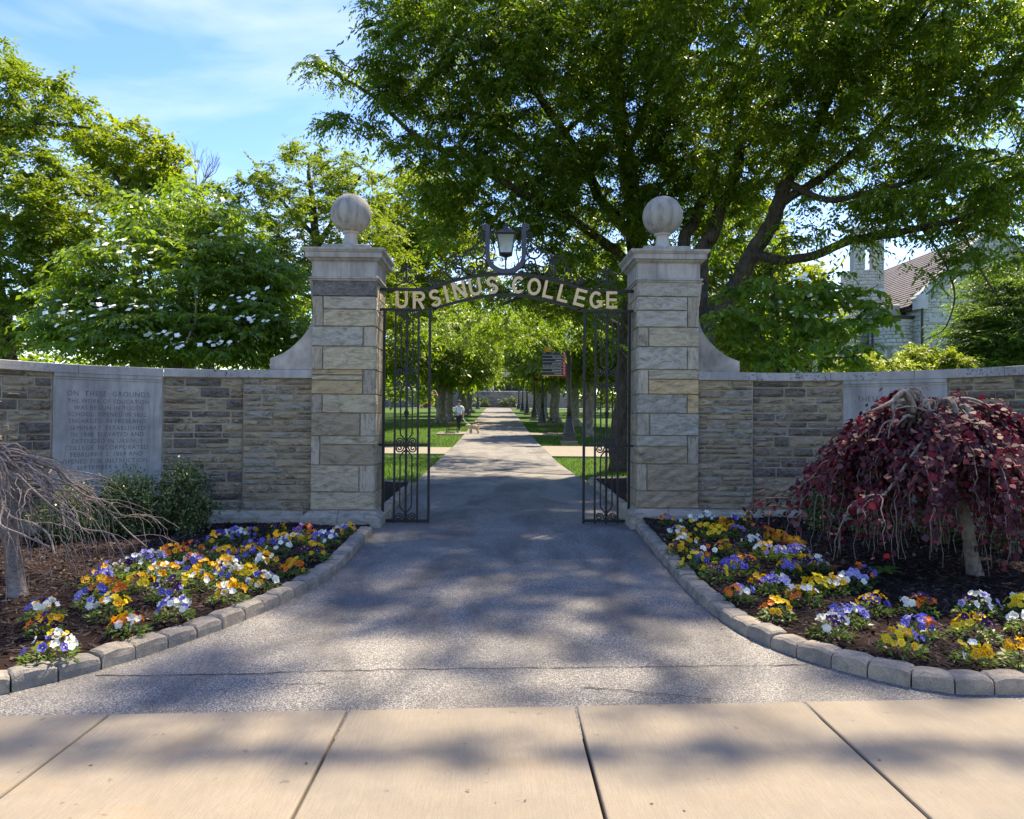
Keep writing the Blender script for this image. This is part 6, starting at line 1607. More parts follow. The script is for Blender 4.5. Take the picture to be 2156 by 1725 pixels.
def church():
    r = random.Random(3); g0 = gz(46)
    t = thing('church', 'pale stone church with slate roof and round apse beyond the right wall', 'building', (28, 50, g0))
    X0, X1, XA = 25.8, 35.2, 30.5; ZE, ZA = 8.9, 13.4; YF, YB = 46.0, 64.0
    # nave core with gable
    vs = [(x, y, z) for y in (YF + .06, YB) for x, z in ((X0 + .06, g0 - .3), (X1, g0 - .3), (X1, ZE), (XA, ZA - .06), (X0 + .06, ZE))]
    MB().add(vs, [(0, 1, 2, 3, 4), (9, 8, 7, 6, 5), (0, 5, 6, 1), (1, 6, 7, 2), (4, 9, 5, 0), (2, 7, 8, 3), (3, 8, 9, 4)]).build('wall', MT['church_mortar'], t)
    ms = Masonry(t, 'church', 0.09)
    sl = (ZA - ZE) / (XA - X0)
    wins = [(29.9, 7.6, 1.5, 2.9), (27.55, 3.3, 1.0, 2.7)]
    def sk(u, v, w, h):
        x = X0 + u; z = g0 + v
        if z + h / 2 > ZE + sl * min(x - w / 2 - X0, X1 - x - w / 2): return True
        return any(abs(x - a) < ww / 2 + w * .4 and zb - .1 < z < zb + hh + .1 for a, zb, ww, hh in wins)
    ms.face((X0, YF + .06, g0), (1, 0, 0), X1 - X0, ZA - g0, r, (.16, .34), (.3, .75), sk)
    ms.face((X0 + .06, YB, g0), (0, -1, 0), YB - YF, ZE - g0, r, (.2, .4), (.4, .9))
    for a, zb, ww, hh in wins: window(t, a, YF + .02, zb, ww, hh, True, 'church_trim')
    MB().box(X0 + .5, X0 + 2.6, YF - .05, YF + .05, 7.55, 7.85).build('string_course', MT['church_trim'], t)
    # gable coping and kneeler
    for sx in (-1, 1):
        a = (XA, ZA + .12); b2 = (XA + sx * (XA - X0 + .25), ZE - .05)
        d = np.array([b2[0] - a[0], b2[1] - a[1]]); d /= np.linalg.norm(d); n = np.array([-d[1], d[0]]); n = n if n[1] > 0 else -n
        vs = [(p[0] + n[0] * k, y, p[1] + n[1] * k) for y in (YF - .12, YF + .45) for p in (a, b2) for k in (-.05, .22)]
        MB().add(vs, [(0, 2, 3, 1), (4, 5, 7, 6), (1, 3, 7, 5), (0, 4, 6, 2), (2, 6, 7, 3), (0, 1, 5, 4)]).build('gable_coping', MT['church_trim'], t)
    MB().box(X0 - .25, X0 + .45, YF - .15, YF + .5, ZE - .55, ZE + .35, .05).build('kneeler', MT['church_trim'], t)
    # roof slopes laid with slate courses
    for sx in (-1, 1):
        rf = MB(); n = 24; xe = XA + sx * (XA - X0 + .45); ze = ZE - .35
        for k in range(n):
            u0, u1 = k / n, (k + 1) / n
            def pt(u, lift): return (xe + (XA - xe) * u, ze + (ZA + .05 - ze) * u + lift)
            p0, p1 = pt(u0, .10), pt(u1, .05); q0 = pt(u0, .02)
            vs = [(p0[0], y, p0[1]) for y in (YF + .46, YB)] + [(p1[0], y, p1[1]) for y in (YF + .46, YB)] + [(q0[0], y, q0[1]) for y in (YF + .46, YB)]
            rf.add(vs, [(0, 1, 3, 2), (4, 5, 1, 0)])
        rf.build('roof', MT['slate'], t)
    MB().box(X0 - .3, X0 - .12, YF + .5, YB, ZE - .52, ZE - .34).build('gutter', MT['bronze'], t)
    # tower with open belfry
    TX0, TX1, TY0, TY1 = 23.6, 25.65, 50, 52.1; ZT = 11.6
    MB().box(TX0 + .06, TX1 - .06, TY0 + .06, TY1, g0 - .3, ZT).build('tower', MT['church_mortar'], t)
    ms.face((TX0, TY0 + .06, g0), (1, 0, 0), TX1 - TX0, ZT - g0, r, (.16, .3), (.28, .6))
    ms.face((TX0 + .06, TY1, g0), (0, -1, 0), TY1 - TY0, ZT - g0, r, (.16, .3), (.28, .6))
    for a, b2 in ((TX0, TX0 + .78), (TX1 - .72, TX1)):
        MB().box(a + .05, b2 - .05, TY0 + .05, TY0 + .75, ZT + .01, ZT + 2.6).build('belfry_pier', MT['church_mortar'], t)
        ms.face((a, TY0 + .05, ZT), (1, 0, 0), b2 - a, 2.6, r, (.16, .3), (.28, .5))
        MB().box(a - .06, b2 + .06, TY0 - .06, TY0 + .85, ZT + 2.61, ZT + 2.85, .05).build('pier_cap', MT['church_trim'], t)
    # round apse
    ac = (25.15, 48.1); AR = 1.38; AZ = 8.05
    MB().lathe((ac[0], ac[1], 0), [(AR - .06, g0 - .3), (AR - .06, AZ - .2)], 36).build('apse', MT['church_mortar'], t)
    ms.cyl(ac, AR - .06, math.pi * 0.95, math.pi * 2.08, g0, AZ - .62, r, (.16, .3), (.3, .6), lambda th, z: abs(th - 4.12) < .14 and 4.6 < z < 6.4)
    MB().lathe((ac[0], ac[1], 0), [(AR + .03, AZ - .61), (AR + .03, AZ - .42), (AR + .09, AZ - .40), (AR + .09, AZ - .22)], 36).build('cornice', MT['church_trim'], t)
    MB().lathe((ac[0], ac[1], 0), [(AR + .16, AZ - .21), (AR + .2, AZ - .05), (AR + .2, AZ), (.05, AZ + .12)], 36).build('apse_roof', MT['bronze'], t)
    window(t, ac[0] - .78, ac[1] - AR + .26, 4.7, .36, 1.5, False, 'church_trim', mull=False)
    MB().tube([(X0 + .05, YF - .12, ZE - .5), (X0 + .05, YF - .12, g0)], .07, 8).build('downpipe', MT['bronze'], t)
    MB().tube([(ac[0] - 1.42, ac[1] - .3, AZ - .3), (ac[0] - 1.42, ac[1] - .3, g0)], .07, 8).build('downpipe', MT['bronze'], t)
    MB().box(24.5, 25.45, 47.6, 48.4, AZ + .10, AZ + .85, .06).build('roof_unit', MT['acgrey'], t)
    MB().box(25.5, 26.0, 47.7, 48.3, AZ + .10, AZ + .7, .06).build('roof_unit', MT['bronze'], t)
    # low wing at the left
    MB().box(18.6, 23.9, 49.06, 53, g0 - .3, 7.0).build('wing', MT['church_mortar'], t)
    ms.face((18.6, 49.06, g0), (1, 0, 0), 5.0, 7.0 - g0, r, (.18, .32), (.32, .7), lambda u, v, w, h: abs(18.6 + u - 23.15) < .32 + w * .3 and 4.55 < g0 + v < 6.3)
    window(t, 23.15, 49.0, 4.7, .5, 1.5, False, 'church_trim')
    MB().box(18.4, 23.9, 48.9, 53, 7.01, 7.25, .05).build('wing_coping', MT['church_trim'], t)
    ms.done(0.022)
church()
def hall():
    r = random.Random(9); g0 = 3.2
    t = thing('stone_hall', 'brown stone hall with a flat canopy at the end of the path', 'building', (1, 112, g0))
    ms = Masonry(t, 'hall', 0.12)
    MB().box(-5.4, 5.6, 112.08, 114.9, g0 - .4, 5.5).build('terrace_wall', MT['hall_mortar'], t)
    ms.face((-5.4, 112.08, g0), (1, 0, 0), 11.0, 2.3, r, (.22, .42), (.4, .95))
    MB().box(-5.5, 5.7, 111.95, 115, 5.51, 5.66, .03).build('terrace_coping', MT['church_trim'], t)
    MB().box(-9, 12, 118.1, 130, g0 - .4, 13).build('wall', MT['hall_mortar'], t)
    ms.face((-9, 118.1, 8.7), (1, 0, 0), 21, 4.2, r, (.26, .45), (.5, 1.1))
    ms.face((4.2, 118.1, 5.6), (1, 0, 0), 7.8, 3.0, r, (.26, .45), (.5, 1.1))
    ms.face((-9, 118.1, 5.6), (1, 0, 0), 5.4, 3.0, r, (.26, .45), (.5, 1.1))
    MB().box(-2.2, 11, 114.6, 118.0, 7.95, 8.6, .05).build('canopy', MT['church_trim'], t)
    MB().box(-2.0, 10.8, 114.8, 118.0, 7.4, 7.94).build('soffit', MT['bronze'], t)
    for k in range(5):
        x = -3.3 + k * 1.5
        d = MB().box(x, x + 1.35, 117.9, 118.05, 5.7, 7.8).build('door', MT['pane'], t)
        h = MB().box(x + 1.1, x + 1.16, 117.8, 117.88, 6.3, 6.9).build('handle', MT['acgrey'], t); h.location -= d.location; h.parent = d
    for x in (-2.0, 4.0, 10.0): MB().box(x - .25, x + .25, 114.9, 115.4, 5.66, 7.39).build('canopy_pier', MT['hall_mortar'], t)
    ms.done(0.05)
    t2 = thing('stone_wing', 'brown stone building with slit windows behind the left lawn', 'building', (-17, 111, g0))
    m2 = Masonry(t2, 'hall', 0.12)
    MB().box(-26, -9.8, 111.08, 122, g0 - .4, 13).build('wall', MT['hall_mortar'], t2)
    m2.face((-26, 111.08, g0), (1, 0, 0), 16.2, 9.8, r, (.26, .48), (.45, 1.1), lambda u, v, w, h: any(abs(-26 + u - sx) < .25 + w * .4 and 2.3 < v < 4.4 for sx in (-16.3, -14.6, -12.6)))
    for sx in (-16.3, -14.6, -12.6): window(t2, sx, 111.0, g0 + 2.4, .38, 1.9, False, 'hall_mortar', mull=False)
    m2.face((-9.8, 111.08, g0), (0, 1, 0), 10, 9.8, r, (.3, .5), (.6, 1.2))
    m2.done(0.05)
    t3 = thing('low_stone_wall', 'low brown stone wall beyond the right lawn', 'wall', (15, 110.9, g0))
    m3 = Masonry(t3, 'hall', 0.12)
    MB().box(9.5, 22, 110.98, 111.4, g0 - .4, 4.6).build('core', MT['hall_mortar'], t3)
    m3.face((9.5, 110.98, g0), (1, 0, 0), 12.5, 1.4, r, (.25, .42), (.45, 1.0)); m3.done(0.05)
hall()
bush('round bush against the terrace wall left of the path end', 990, 1032, 838, 860, 111, 40, MT['shrub_leaf'], 45)
bush('round bush against the terrace wall right of the path end', 1052, 1090, 836, 860, 111, 40, MT['shrub_leaf'], 46)
MT['binmetal'] = plain('bin_metal', (0.45, 0.46, 0.48), 0.45)
tb_ = P(1034, 825, 112.8); bt_ = thing('litter_bin', 'grey litter bin on the terrace before the hall doors', 'bin', (tb_[0], 112.8, 5.66))
MB().lathe((tb_[0], 112.8, 5.662), [(.36, 0), (.4, .1), (.4, 1.0)], 20).build('drum', MT['binmetal'], bt_); MB().lathe((tb_[0], 112.8, 5.662), [(.42, 1.003), (.43, 1.12), (.3, 1.3), (.05, 1.36)], 20).build('lid', MT['acgrey'], bt_)

# ------------------------------------------------------------------ avenue lamps, banners, sign
MT['lamp_black'] = plain('lamp_black', (0.02, 0.02, 0.024), 0.4, spec=0.5)
MT['globe'] = plain('lamp_globe', (0.75, 0.75, 0.70), 0.3)
MT['banner'] = plain('red_banner', (0.34, 0.018, 0.028), 0.75, var=0.12, vscale=3)
MT['banner_o'] = plain('orange_banner', (0.62, 0.20, 0.03), 0.75, var=0.12, vscale=3)
MT['print'] = plain('white_print', (0.82, 0.82, 0.80), 0.7, var=0.02)
MT['board'] = plain('sign_board', (0.022, 0.030, 0.034), 0.45, var=0.1)
def text_at(body, x0, x1, zc, h, y, mat, parent, name='lettering'):
    me = text_mesh(body, 0.0, 1.0); n = len(me.vertices); co = np.empty(n * 3); me.vertices.foreach_get('co', co); co = co.reshape(n, 3)
    sx = (x1 - x0) / (co[:, 0].max() - co[:, 0].min())
    out = np.stack([x0 + (co[:, 0] - co[:, 0].min()) * sx, np.full(n, y), zc + (co[:, 1] / 0.73 - 0.5) * h], 1)
    me.vertices.foreach_set('co', out.reshape(-1)); me.update(); me.materials.append(mat)
    o = bpy.data.objects.new(name, me); COL.objects.link(o); put(o, parent)
    o['kind'] = 'stuff'
    return o
def emblem(par, cx, z, s, y):
    """white shield outline with a U"""
    pts = [(-.5, .62), (.5, .62), (.5, 0), (.42, -.3), (.22, -.52), (0, -.64), (-.22, -.52), (-.42, -.3), (-.5, 0), (-.5, .62)]
    m = MB().strip([(cx + a * s, z + b2 * s) for a, b2 in pts], .10 * s, y, .006)
    m.strip([(cx + a * s, z + b2 * s) for a, b2 in [(-.24, .40), (-.24, -.02), (-.17, -.2), (0, -.27), (.17, -.2), (.24, -.02), (.24, .40)]], .15 * s, y - .004, .006)
    m.build('emblem', MT['print'], par)
def lamp(X, Y, label, banners=False, H=4.4):
    z = gz(Y); t = thing('street_lamp', label, 'lamp post', (X, Y, z), 'black lamp posts along the avenue')
    MB().box(X - .33, X + .33, Y - .33, Y + .33, z - .2, z + .12, .03).build('footing', MT['path_concrete'], t)
    MB().lathe((X, Y, z), [(.29, .122), (.29, .30), (.25, .34), (.255, .40), (.235, .52), (.19, .72), (.14, .95), (.12, 1.05), (.135, 1.08), (.12, 1.12)], 8).build('base', MT['lamp_black'], t)
    MB().lathe((X, Y, z), [(.095, 1.12), (.085, 1.6), (.065, H - .6), (.08, H - .55), (.05, H - .5)], 12).build('shaft', MT['lamp_black'], t, True)
    MB().lathe((X, Y, z), [(.07, H - .49), (.14, H - .42), (.12, H - .38)], 12).build('collar', MT['lamp_black'], t)
    MB().lathe((X, Y, z), [(.11, H - .378), (.21, H - .2), (.23, H + .1), (.2, H + .3)], 16).build('globe', MT['globe'], t, True)
    MB().lathe((X, Y, z), [(.25, H + .301), (.24, H + .36), (.1, H + .52), (.03, H + .58), (.02, H + .75)], 16).build('lamp_cap', MT['lamp_black'], t)
    if banners:
        zt, zb, bw = banners
        for s, mk in ((-1, 'banner'), (1, banners and 'banner')):
            x0, x1 = sorted((X + s * .10, X + s * (.10 + bw)))
            b2 = MB(); vs = []; n = 6
            for k in range(n + 1):
                u = k / n; xx = x0 + (x1 - x0) * u; yy = Y + .035 * math.sin(u * 5 + s)
                vs += [(xx, yy, zb), (xx, yy, zt)]
            b2.add(vs, [(2 * k, 2 * k + 2, 2 * k + 3, 2 * k + 1) for k in range(n)]).build('banner', MT[mk], t)
            MB().box(min(X, X + s * (.12 + bw)), max(X, X + s * (.12 + bw)), Y - .012, Y + .012, zt, zt + .025).build('banner_arm', MT['lamp_black'], t)
            MB().box(min(X, X + s * (.12 + bw)), max(X, X + s * (.12 + bw)), Y - .012, Y + .012, zb - .025, zb).build('banner_arm', MT['lamp_black'], t)
            cx = (x0 + x1) / 2
            if s < 0:
                emblem(t, cx, zb + (zt - zb) * .55, bw * .5, Y - .06)
                MB().box(cx - bw * .28, cx + bw * .28, Y - .055, Y - .05, zb + (zt - zb) * .20, zb + (zt - zb) * .24).build('print_line', MT['print'], t)
            else:
                for k in range(3): MB().box(cx - bw * .25, cx + bw * .2, Y - .055, Y - .05, zb + (zt - zb) * (.2 + .2 * k), zb + (zt - zb) * (.3 + .2 * k)).build('print_line', MT['print'], t)
    return t
lamp(2.90, 31.0, 'nearest black lamp post with flared base beside the path sign')
z2 = [P(1142, y, 49.4)[2] for y in (771, 801)]
lamp(2.88, 49.4, 'lamp post carrying two red banners with a white U shield', (z2[0], z2[1], .50))
lamp(2.78, 58.5, 'plain lamp post just beyond the first banner post')
z4 = [P(1108, y, 74)[2] for y in (797, 816)]
lamp(2.80, 74.0, 'farther lamp post with small red banners', (z4[0], z4[1], .50))
lamp(2.86, 89.0, 'second farthest lamp post on the right of the path')
lamp(2.75, 102.0, 'farthest lamp post on the right of the path')
lamp(-2.75, 102.0, 'lone lamp post at the far left end of the path')
def sign():
    Y = 30.75; a = P(1141, 791.6, Y); b2 = P(1192, 748, Y); x0, x1, z0, z1 = a[0], b2[0], a[2], b2[2] + .12
    t = thing('direction_sign', 'dark direction board with white lines and red arrow strip by the lamp', 'sign', (x1, Y, z0))
    w = x1 - x0; h = z1 - z0; xr = x1 - w * .16
    MB().box(x0, xr - .004, Y - .03, Y + .01, z0 + .03, z1, .004).build('board', MT['board'], t)
    MB().box(xr, x1, Y - .03, Y + .01, z0 - .05, z1, .004).build('arrow_strip', MT['banner'], t)
    MB().box(x0, xr, Y - .034, Y + .012, z0, z0 + .028).build('orange_edge', MT['banner_o'], t)
    MB().box(x0 + w * .12, x0 + w * .36, Y - .03, Y + .01, z1 + .01, z1 + .17, .004).build('crest_panel', MT['banner_o'], t)
    MB().box(x1 + .005, x1 + .05, Y - .02, Y + .02, z0 - .4, z1 + .2).build('mount', MT['lamp_black'], t)
    rows = ['', 'Visitor Center', 'Admission', 'Sports Complex', 'Innovation and Discovery Ctr', 'Bomberger Hall', 'The Commons']; n = len(rows); hr = (z1 - z0 - .03) / n
    for i, s in enumerate(rows):
        zz = z1 - (i + .5) * hr
        MB().box(x0 + .01, x1 - .01, Y - .0345, Y - .031, zz - hr * .5 - .004, zz - hr * .5 + .004).build('rule', MT['print'], t)
        if s: text_at(s, xr - .03 - len(s) * hr * .20, xr - .03, zz, hr * .38, Y - .0335, MT['print'], t)
        ax = (xr + x1) / 2
        MB().strip([(ax, zz - hr * .28), (ax, zz + hr * .25)], .012, Y - .034, .004).strip([(ax - .03, zz + hr * .06), (ax, zz + hr * .28), (ax + .03, zz + hr * .06)], .012, Y - .036, .004).build('arrow', MT['print'], t)
sign()
# small lantern head beyond the right wall
wl = P(1921, 778, 24)
t = thing('lamp_post', 'small black lantern post showing above the right wall coping', 'lamp post', (wl[0], 24, gz(24)))
MB().tube([(wl[0], 24, gz(24)), (wl[0], 24, wl[2])], .04, 8).build('shaft', MT['lamp_black'], t)
MB().lathe((wl[0], 24, wl[2]), [(.05, 0), (.08, .03), (.11, .22), (.10, .23)], 4).build('globe', MT['glass'], t)
MB().lathe((wl[0], 24, wl[2]), [(.15, .231), (.06, .32), (.02, .36)], 4).build('lamp_cap', MT['lamp_black'], t)

# ------------------------------------------------------------------ benches
def bench(X, Y, f, label):
    """metal slat bench, long side along the path, facing +X (f=1) or -X"""
    z = gz(Y) + .004; t = thing('park_bench', label, 'bench', (X, Y, z), 'black metal benches by the path')
    D = lambda u: X + f * u
    for yy in (Y - .75, Y + .75):
        MB().tube([(D(.28), yy, z), (D(.27), yy, z + .42), (D(.25), yy, z + .60), (D(.18), yy, z + .645), (D(-.20), yy, z + .64)], .022, 6).build('leg', MT['lamp_black'], t)
        MB().tube([(D(-.26), yy, z), (D(-.24), yy, z + .42), (D(-.33), yy, z + .86)], .024, 6).build('leg', MT['lamp_black'], t)
        MB().tube([(D(.275), yy, z + .16), (D(-.25), yy, z + .16)], .014, 6).build('stretcher', MT['lamp_black'], t)
        MB().tube([(D(.27), yy, z + .405), (D(-.24), yy, z + .405)], .018, 6).build('seat_rail', MT['lamp_black'], t)
    for k in range(7):
        u = .27 - k * .078; MB().box(min(D(u), D(u - .06)), max(D(u), D(u - .06)), Y - .78, Y + .78, z + .425, z + .437).build('seat_slat', MT['lamp_black'], t)
    for k in range(9):
        yy = Y - .7 + k * .175
        MB().tube([(D(-.225), yy, z + .45), (D(-.315), yy, z + .84)], .016, 4).build('back_slat', MT['lamp_black'], t)
    MB().tube([(D(-.325), Y - .78, z + .85), (D(-.325), Y + .78, z + .85)], .02, 6).build('back_rail', MT['lamp_black'], t)
lb_ = G(952, 911); bench(lb_[0] + .02, 39.9, 1, 'black slat bench beside the strolling person')
rb_ = G(1158, 912); bench(rb_[0], 39.2, -1, 'black slat bench on the right lawn by the lamps')
bench(-2.55, 62, 1, 'far black bench under the trees left of the path')

# ------------------------------------------------------------------ person, dog, leash
MT['skin'] = plain('skin', (0.55, 0.33, 0.24), 0.55, var=0.05)
MT['shirt'] = plain('pale_blue_shirt', (0.58, 0.68, 0.80), 0.85, var=0.12, vscale=9, bmp=0.4, bscale=22)
MT['leggings'] = plain('black_leggings', (0.012, 0.013, 0.022), 0.6)
MT['shoe'] = plain('pale_shoe', (0.72, 0.68, 0.66), 0.6)
MT['hair'] = plain('dark_hair', (0.03, 0.02, 0.016), 0.6)
MT['cap'] = plain('camo_cap', (0.09, 0.085, 0.085), 0.8, var=0.5, vscale=40)
MT['dogfur'] = plain('cream_curls', (0.55, 0.42, 0.29), 0.95, var=0.25, vscale=45, bmp=1.0, bscale=70)
MT['leash'] = plain('teal_leash', (0.40, 0.66, 0.68), 0.6, var=0.02)
def skin(name, verts, edges, mat, parent, sub=2):
    me = bpy.data.meshes.new(name); me.from_pydata([v[0] for v in verts], edges, []); me.update()
    o = bpy.data.objects.new(name, me); COL.objects.link(o); o.parent = parent
    sk = o.modifiers.new('Skin', 'SKIN')
    if not me.skin_vertices: 
        bpy.context.view_layer.objects.active = o; o.select_set(True); bpy.ops.mesh.customdata_skin_add(); o.select_set(False)
    for i, v in enumerate(verts):
        rr = v[1]; me.skin_vertices[0].data[i].radius = rr if hasattr(rr, '__len__') else (rr, rr); me.skin_vertices[0].data[i].use_root = (i == 0)
    sk.use_smooth_shade = True
    ss = o.modifiers.new('Sub', 'SUBSURF'); ss.levels = sub; ss.render_levels = sub
    me.materials.append(mat)
    return o
pg = G(967, 911); PY_ = 39.6
t = thing('person', 'person in a pale blue shirt, cap and black leggings walking a dog', 'person', (pg[0], PY_, gz(PY_)))
t.rotation_euler = (0, 0, rad(-22))     # walking towards the camera and a little to the left
V = [((0, 0, .92), .125), ((0, .01, 1.08), .112), ((0, .01, 1.25), .125), ((0, .015, 1.36), .10), ((0, .01, 1.42), .05), ((0, -.01, 1.48), .048), ((0, -.03, 1.55), .085), ((0, -.02, 1.61), .078),
     ((.16, .01, 1.355), .052), ((.235, .02, 1.12), .042), ((.255, -.05, .90), .033), ((.262, -.09, .82), .03), ((.265, -.11, .76), .02),
     ((-.16, .01, 1.355), .052), ((-.225, .02, 1.12), .042), ((-.13, -.16, 1.02), .033), ((-.06, -.20, 1.00), .03), ((-.02, -.21, 1.0), .02),
     ((.085, -.02, .84), .095), ((.07, -.14, .50), .06), ((.05, -.08, .12), .042), ((.045, -.16, .05), .035), ((.04, -.24, .035), .028),
     ((-.085, .02, .84), .095), ((-.075, .03, .50), .06), ((-.06, .16, .16), .042), ((-.06, .12, .07), .035), ((-.06, .03, .035), .028)]
E_ = [(0, 1), (1, 2), (2, 3), (3, 4), (4, 5), (5, 6), (6, 7), (3, 8), (8, 9), (9, 10), (10, 11), (11, 12), (3, 13), (13, 14), (14, 15), (15, 16), (16, 17), (0, 18), (18, 19), (19, 20), (20, 21), (21, 22), (0, 23), (23, 24), (24, 25), (25, 26), (26, 27)]
body_ = skin('body', V, E_, MT['skin'], t)
skin('shirt', [((0, 0, .84), (.165, .135)), ((0, .01, .98), (.155, .13)), ((0, .01, 1.14), (.148, .125)), ((0, .01, 1.28), (.15, .122)), ((0, .015, 1.38), (.12, .09)), ((.165, .01, 1.355), .075), ((.215, .02, 1.20), .075), ((.235, .02, 1.08), .072), ((-.165, .01, 1.355), .075), ((-.21, .02, 1.20), .075), ((-.225, .01, 1.08), .072)], [(0, 1), (1, 2), (2, 3), (3, 4), (4, 5), (5, 6), (6, 7), (4, 8), (8, 9), (9, 10)], MT['shirt'], t)
skin('leggings', [((0, 0, .90), .14), ((.088, -.02, .83), .108), ((.072, -.14, .50), .070), ((.052, -.08, .13), .050), ((-.088, .02, .83), .108), ((-.078, .03, .50), .070), ((-.062, .155, .18), .050)], [(0, 1), (1, 2), (2, 3), (0, 4), (4, 5), (5, 6)], MT['leggings'], t)
skin('shoe', [((.05, -.075, .06), .048), ((.045, -.15, .045), .05), ((.04, -.25, .035), .038)], [(0, 1), (1, 2)], MT['shoe'], t)
skin('shoe', [((-.06, .165, .09), .048), ((-.06, .10, .06), .05), ((-.06, .015, .036), .038)], [(0, 1), (1, 2)], MT['shoe'], t)
skin('hair', [((0, .02, 1.60), .086), ((0, .05, 1.55), .078), ((0, .085, 1.47), .05), ((0, .10, 1.38), .032)], [(0, 1), (1, 2), (2, 3)], MT['hair'], t)
cp = MB(); cp.lathe((0, -.02, 0), [(.104, 1.59), (.106, 1.62), (.098, 1.665), (.07, 1.70), (.02, 1.715)], 18)
vs = [(.10 * math.cos(a), -.02 + .10 * math.sin(a), 1.597) for a in np.linspace(math.pi * 1.08, math.pi * 1.92, 9)] + [(.085 * math.cos(a), -.09 + .12 * math.sin(a), 1.572) for a in np.linspace(math.pi * 1.08, math.pi * 1.92, 9)]
cp.add(vs + [(x, y, z - .012) for x, y, z in vs], [(i, i + 1, i + 10, i + 9) for i in range(8)] + [(i + 18, i + 27, i + 28, i + 19) for i in range(8)] + [(i + 9, i + 10, i + 28, i + 27) for i in range(8)])
cp.build('cap', MT['cap'], t, True, world=False)
gl = MB().box(-.068, .068, -.122, -.104, 1.548, 1.578); gl.build('sunglasses', MT['leggings'], t, world=False)
for q in range(4):      # fingers of the hand that holds the leash and of the hand at the waist
    skin('finger', [((.262 + .0, -.085 - .014 * q, .775), .009), ((.268, -.10 - .014 * q, .735), .008), ((.250, -.11 - .012 * q, .715), .007)], [(0, 1), (1, 2)], MT['skin'], body_, 1)
    skin('finger', [((-.04, -.205, 1.018 - .015 * q), .009), ((.0, -.222, 1.015 - .015 * q), .008), ((.02, -.205, 1.01 - .015 * q), .007)], [(0, 1), (1, 2)], MT['skin'], body_, 1)
# dog
dg_ = P(998, 913, 38.9); DX, DY = dg_[0], 38.9; DZ = gz(DY)
dt = thing('dog', 'curly cream dog on a leash standing at the path edge', 'dog', (DX, DY, DZ)); 
dt.rotation_euler = (0, 0, rad(12))
DV = [((.0, 0, .335), .085), ((-.13, 0, .335), .098), ((-.22, 0, .36), .080), ((-.285, 0, .415), .064), ((-.345, 0, .425), .070), ((-.40, 0, .395), .042), ((-.445, 0, .385), .030),
      ((.13, 0, .345), .092), ((.20, 0, .36), .072), ((.235, 0, .42), .028), ((.225, 0, .49), .028), ((.19, 0, .525), .024),
      ((-.20, -.06, .27), .050), ((-.205, -.065, .15), .034), ((-.21, -.065, .05), .030), ((-.235, -.065, .025), .028),
      ((-.16, .06, .27), .050), ((-.13, .065, .15), .034), ((-.12, .065, .05), .030), ((-.145, .065, .025), .028),
      ((.17, -.055, .28), .062), ((.135, -.06, .19), .040), ((.20, -.06, .10), .029), ((.185, -.06, .04), .028), ((.16, -.06, .024), .027),
      ((.21, .055, .28), .062), ((.185, .06, .19), .040), ((.255, .06, .10), .029), ((.245, .06, .04), .028), ((.22, .06, .024), .027),
      ((-.325, -.07, .42), .030), ((-.33, -.085, .35), .030), ((-.325, .07, .42), .030), ((-.33, .085, .35), .030)]
DE = [(0, 1), (1, 2), (2, 3), (3, 4), (4, 5), (5, 6), (0, 7), (7, 8), (8, 9), (9, 10), (10, 11), (2, 12), (12, 13), (13, 14), (14, 15), (1, 16), (16, 17), (17, 18), (18, 19), (7, 20), (20, 21), (21, 22), (22, 23), (23, 24), (8, 25), (25, 26), (26, 27), (27, 28), (28, 29), (4, 30), (30, 31), (4, 32), (32, 33)]
skin('body', [(v, q * (1.32 if i < 9 or i in (12, 16, 20, 25) else 1.45)) for i, (v, q) in enumerate(DV)], DE, MT['dogfur'], dt, 2)
MB().lathe((-.468, 0, .392), [(.004, -.012), (.014, -.004), (.014, .008), (.004, .014)], 8).build('nose', MT['hair'], dt, True, world=False)
for s in (-1, 1): MB().lathe((-.398, s * .036, .432), [(.003, -.008), (.009, 0), (.003, .008)], 8).build('eye', MT['hair'], dt, True, world=False)
bpy.context.view_layer.update()
hp = t.matrix_world @ Vector((.262, -.11, .74)); nk = dt.matrix_world @ Vector((-.27, -.02, .47))
ls = MB().tube([tuple(hp), tuple(hp * .5 + nk * .5 + Vector((0, 0, -.03))), tuple(nk)], .013, 6).build('leash', MT['leash'])
tag(ls, 'pale teal leash between the walker\'s hand and the dog', 'leash', kind='thing')
# ------------------------------------------------------------------ works by the far building
MT['cone'] = plain('cone_orange', (0.75, 0.12, 0.02), 0.6, var=0.05)
MT['lift'] = plain('lift_orange', (0.70, 0.30, 0.05), 0.5, var=0.1)
MT['hazard'] = plain('hazard_yellow', (0.80, 0.62, 0.05), 0.6, var=0.05)
cg = P(888, 857.5, 106); z0 = gz(106) + .02
t = thing('traffic_cone', 'orange traffic cone on the far path', 'cone', (cg[0], 106, z0))
MB().lathe((cg[0], 106, z0), [(.17, .035), (.03, .75)], 14).build('cone', MT['cone'], t); MB().box(cg[0] - .22, cg[0] + .22, 105.78, 106.22, z0, z0 + .034).build('foot', MT['lamp_black'], t); MB().lathe((cg[0], 106, z0), [(.118, .32), (.088, .48)], 14).build('band', MT['print'], t)
lg = P(905, 857, 107); x = lg[0]
t = thing('boom_lift', 'orange boom lift parked beside the far stone building', 'machine', (x, 107, z0))
MB().box(x - .9, x + 1.3, 106.4, 107.6, z0 + .35, z0 + .95, .08).build('chassis', MT['lift'], t)
for dx in (-.6, .95):
    for yy in (106.35, 107.65): 
        w_ = MB().tube([(x + dx, yy - .12, z0 + .36), (x + dx, yy + .12, z0 + .36)], .36, 16).build('wheel', MT['lamp_black'], t)
